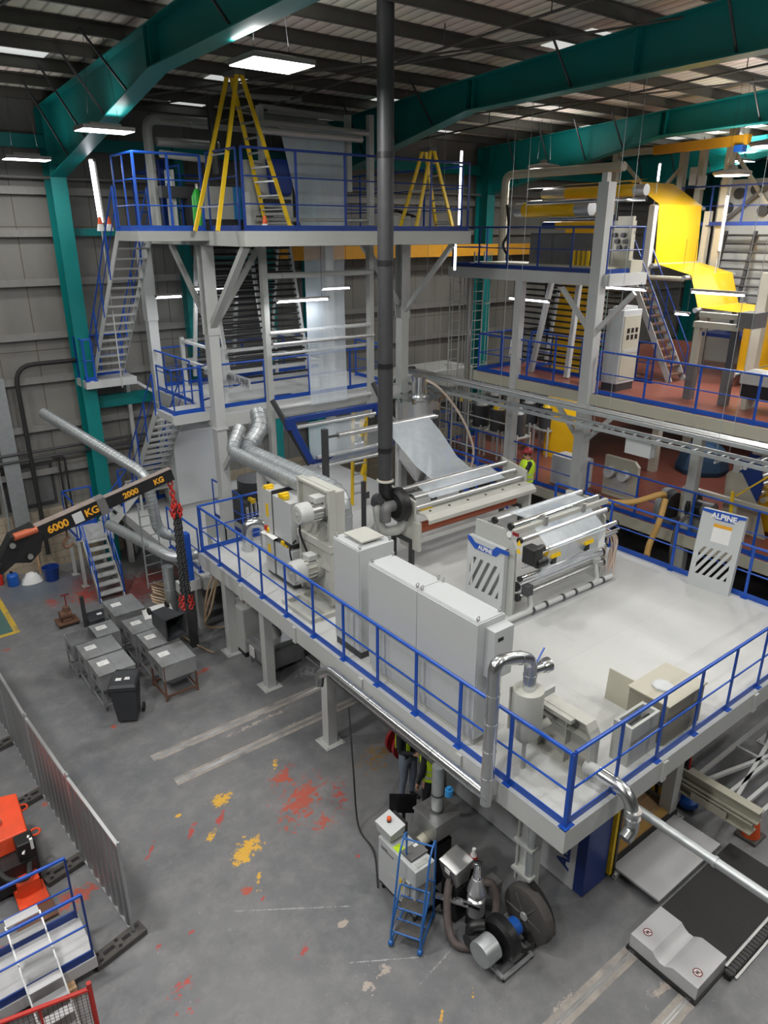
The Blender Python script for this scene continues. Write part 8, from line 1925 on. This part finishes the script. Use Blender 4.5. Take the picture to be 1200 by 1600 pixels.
# tube scaffold and cage ladder
t = thing('tube_scaffold', (15.2, 15.5, 0), 'scaffold of slim grey tubes round the dosing stations', 'scaffold')
for (x, y) in ((15.6, 14.2), (15.6, 15.8), (15.6, 17.4), (14.9, 17.4), (14.9, 15.8)): MB().cyl((x, y, 0), (x, y, 4.7), .03, n=8).build('standard', 'grey_steel', t)
for z in (2.9, 3.9): MB().tube([(15.6, 14.2, z), (15.6, 17.4, z), (14.9, 17.4, z)], .02, 6).build('ledger', 'grey_steel', t)
def cage(x, y, z0, z1, label):
    t = thing('cage_ladder', (x, y, z0), label, 'ladder')
    for s in (-.22, .22): MB().cyl((x + s, y, z0), (x + s, y, z1), .025, n=8).build('stile', 'grey_steel', t)
    k = z0 + .2
    while k < z1 - .1: MB().cyl((x - .22, y, k), (x + .22, y, k), .014, n=6).build('rung', 'grey_steel', t); k += .3
    k = z0 + 2.3
    while k < z1:
        MB().tube(arc((x, y - .05, k), (1, 0, 0), (0, -1, 0), .36, -10, 190, 12), .014, 6).build('hoop', 'grey_steel', t); k += .95
    for a in (30, 65, 90, 115, 150): MB().cyl((x + .36 * cos(radians(a)), y - .05 - .36 * sin(radians(a)), z0 + 2.3), (x + .36 * cos(radians(a)), y - .05 - .36 * sin(radians(a)), z1), .012, n=6).build('cage_bar', 'grey_steel', t)
q = at_y(710, 500, 17.5); cage(q.x, 17.5, 0, 8.0, 'caged access ladder climbing beside the far line, left of the teal column')
q = at_y(745, 500, 17.2); cage(q.x, 17.2, 0, 8.6, 'second caged access ladder climbing to the far top deck, next to the teal column')
single('flue_pipe', MB().cyl((at_y(733, 500, 17.0).x, 17.0, 0), (at_y(733, 500, 17.0).x, 17.0, 8.3), .07, n=12), 'stainless', 'slim steel pipe between the two caged ladders', 'pipe')
# ---- long cable tray hanging between the two lines
TX, TZ2 = 14.25, 5.22
t = thing('cable_tray', (TX, 17, TZ2), 'long galvanised cable tray hanging between the two lines', 'cable tray')
for dx, dz in ((-.2, 0), (.2, 0), (-.2, -.34), (.2, -.34)): MB().box(TX + dx - .02, 2, TZ2 + dz - .03, TX + dx + .02, 17, TZ2 + dz + .05).build('side_rail', 'galv', t, smooth=False)
for k in range(50):
    y = 2.2 + k * .3; MB().box(TX - .2, y, TZ2 - .03, TX + .2, y + .04, TZ2).build('rung', 'galv', t, smooth=False); MB().box(TX - .2, y, TZ2 - .37, TX + .2, y + .04, TZ2 - .34).build('rung', 'galv', t, smooth=False)
for dx, r, m_ in ((-.1, .035, 'stainless'), (0, .04, 'galv'), (.1, .03, 'galv')): MB().cyl((TX + dx, 2, TZ2 + .06), (TX + dx, 17, TZ2 + .06), r, n=8).build('cable', m_, t)
for y in (4, 7, 10, 13, 16):
    MB().bar((TX - .28, y, TZ2 - .42), (TX + .28, y, TZ2 - .42), .04).build('hanger', 'galv', t, smooth=False)
    for s in (-.27, .27): MB().cyl((TX + s, y, TZ2 - .42), (TX + s, y, roof_z(y) - .2), .006, n=5).build('drop_rod', 'galv', t)
MB().tube(spline([(TX, 16.8, TZ2 + .1), (TX - .1, 17.0, TZ2 + .05), (TX - .4, 17.2, TZ2 - .3), (TX - .5, 17.3, TZ2 - 1)]), .07, 8).build('end_hose', 'black', t)
q = at_x(1000, 690, TX); MB().box(TX - .1, q.y - .35, TZ2 - .75, TX + .1, q.y + .3, TZ2 - .4).build('junction_box', 'cabinet', t, smooth=False)
# ---- below the gap: pieces seen between the platforms
for (y, lab, h) in ((7.6, 'grey box standing in the gap between the two platforms, near the leaning panel', .9), (9.6, 'low grey pump box in the gap under the tan hose', .7)):
    single('pump_box', MB().box(14.3, y, 0, 15.0, y + .6, h), 'cabinet', lab, 'box', smooth=False, bevel=.02)
single('yellow_bin', MB().hexa([(14.4, 8.5, 0), (14.8, 8.5, 0), (14.8, 8.9, 0), (14.4, 8.9, 0)], [(14.3, 8.4, .5), (14.9, 8.4, .5), (14.9, 9.0, .5), (14.3, 9.0, .5)]), 'yellow', 'small yellow bin in the gap between the platforms', 'bin', smooth=False)
# ---- tube lamps of the far line
for (u0, v0, u1, v1, x, lab) in ((796, 466, 858, 472, 16.6, 'tube lamp hanging beside the slim white column of the far line'), (769, 524, 803, 519, 17.5, 'tube lamp low behind the slim white column of the far line'), (946, 449, 1009, 452, 16.8, 'tube lamp right of the cream column, above the tall cabinet'), (1055, 490, 1076, 490, 19.0, 'short tube lamp left of the stepping yellow web'), (823, 584, 846, 580, 18.2, 'tube lamp seen through the floor opening of the middle red deck')):
    a = at_x(u0, v0, x); b = at_x(u1, v1, x); b.z = a.z; tube_lamp(a, b, lab, hang=(L3 - .2 if a.z > 5.6 and x < 17.6 else (9.0 if a.z > 5.6 else L2 - .06)))
for (u, v0, v1, x, lab) in ((948, 303, 396, 16.6, 'upright tube lamp beside the white post of the yellow rollers'), (962, 356, 398, 17.0, 'short upright tube lamp left of the cream gear case'), (1028, 256, 283, 20.5, 'upright tube lamp above the start of the yellow web'), (1124, 308, 392, 21.3, 'upright tube lamp right of the stepping yellow web'), (1146, 262, 276, 22.5, 'small upright tube lamp near the right-hand hanging lamp')):
    a = at_x(u, v1, x); b = at_x(u, v0, x); tube_lamp((x, a.y, a.z), (x, a.y, b.z), lab, pole=L3 if x < 17.6 else L2)
single('crane_rail', MB().box(11.8, 20.3, 8.35, 27, 20.55, 8.75), 'crane_orange', 'orange crane rail running along the wall behind the tower and far line', 'rail', smooth=False)

# tube lamps added as fill to brighten the two red decks
def fill_batten(x, y, z, L, power, group, label):
    t = thing('tube_lamp', (x, y, z), label, 'lamp', group)
    MB().cyl((x, y - L / 2, z), (x, y + L / 2, z), .03, n=10).build('tube', 'tube_glow', t)
    MB().box(x - .05, y - L / 2 - .03, z + .03, x + .05, y + L / 2 + .03, z + .09).build('fitting', 'lamp_grey', t, smooth=False)
    add_area(t, (x, y, z - .05), .12, L * .9, power, (.96, .97, 1))
for (x, y) in ((17.6, 4), (17.6, 9.2), (20.5, 6.5), (20.5, 10.5), (23.8, 8), (17.6, 14), (24, 3)):
    fill_batten(x, y, L2 - .45, 1.4, 26, 'added tube lamps below the middle red deck', 'tube lamp added as fill below the middle red deck of the far line')
for (x, y) in ((18.6, 10), (19.0, 5.5), (23, 5)):
    fill_batten(x, y, L3 - .5, 1.4, 20, 'added tube lamps above the middle red deck', 'tube lamp added as fill above the middle red deck, hidden by the yellow web')
# ------------------------------------------------------------------ tidy helper data, turn lettering into meshes
bpy.context.view_layer.update()
dg_ = bpy.context.evaluated_depsgraph_get()
for o in [o for o in COL.objects if o.type == 'FONT']:
    me = bpy.data.meshes.new_from_object(o.evaluated_get(dg_)); me.name = 'lettering'
    mo = bpy.data.objects.new('lettering', me); COL.objects.link(mo)
    mo.parent = o.parent; mo.matrix_local = o.matrix_local.copy()
    bpy.data.objects.remove(o)
for o in list(bpy.data.objects):
    if '_base' in o: del o['_base']
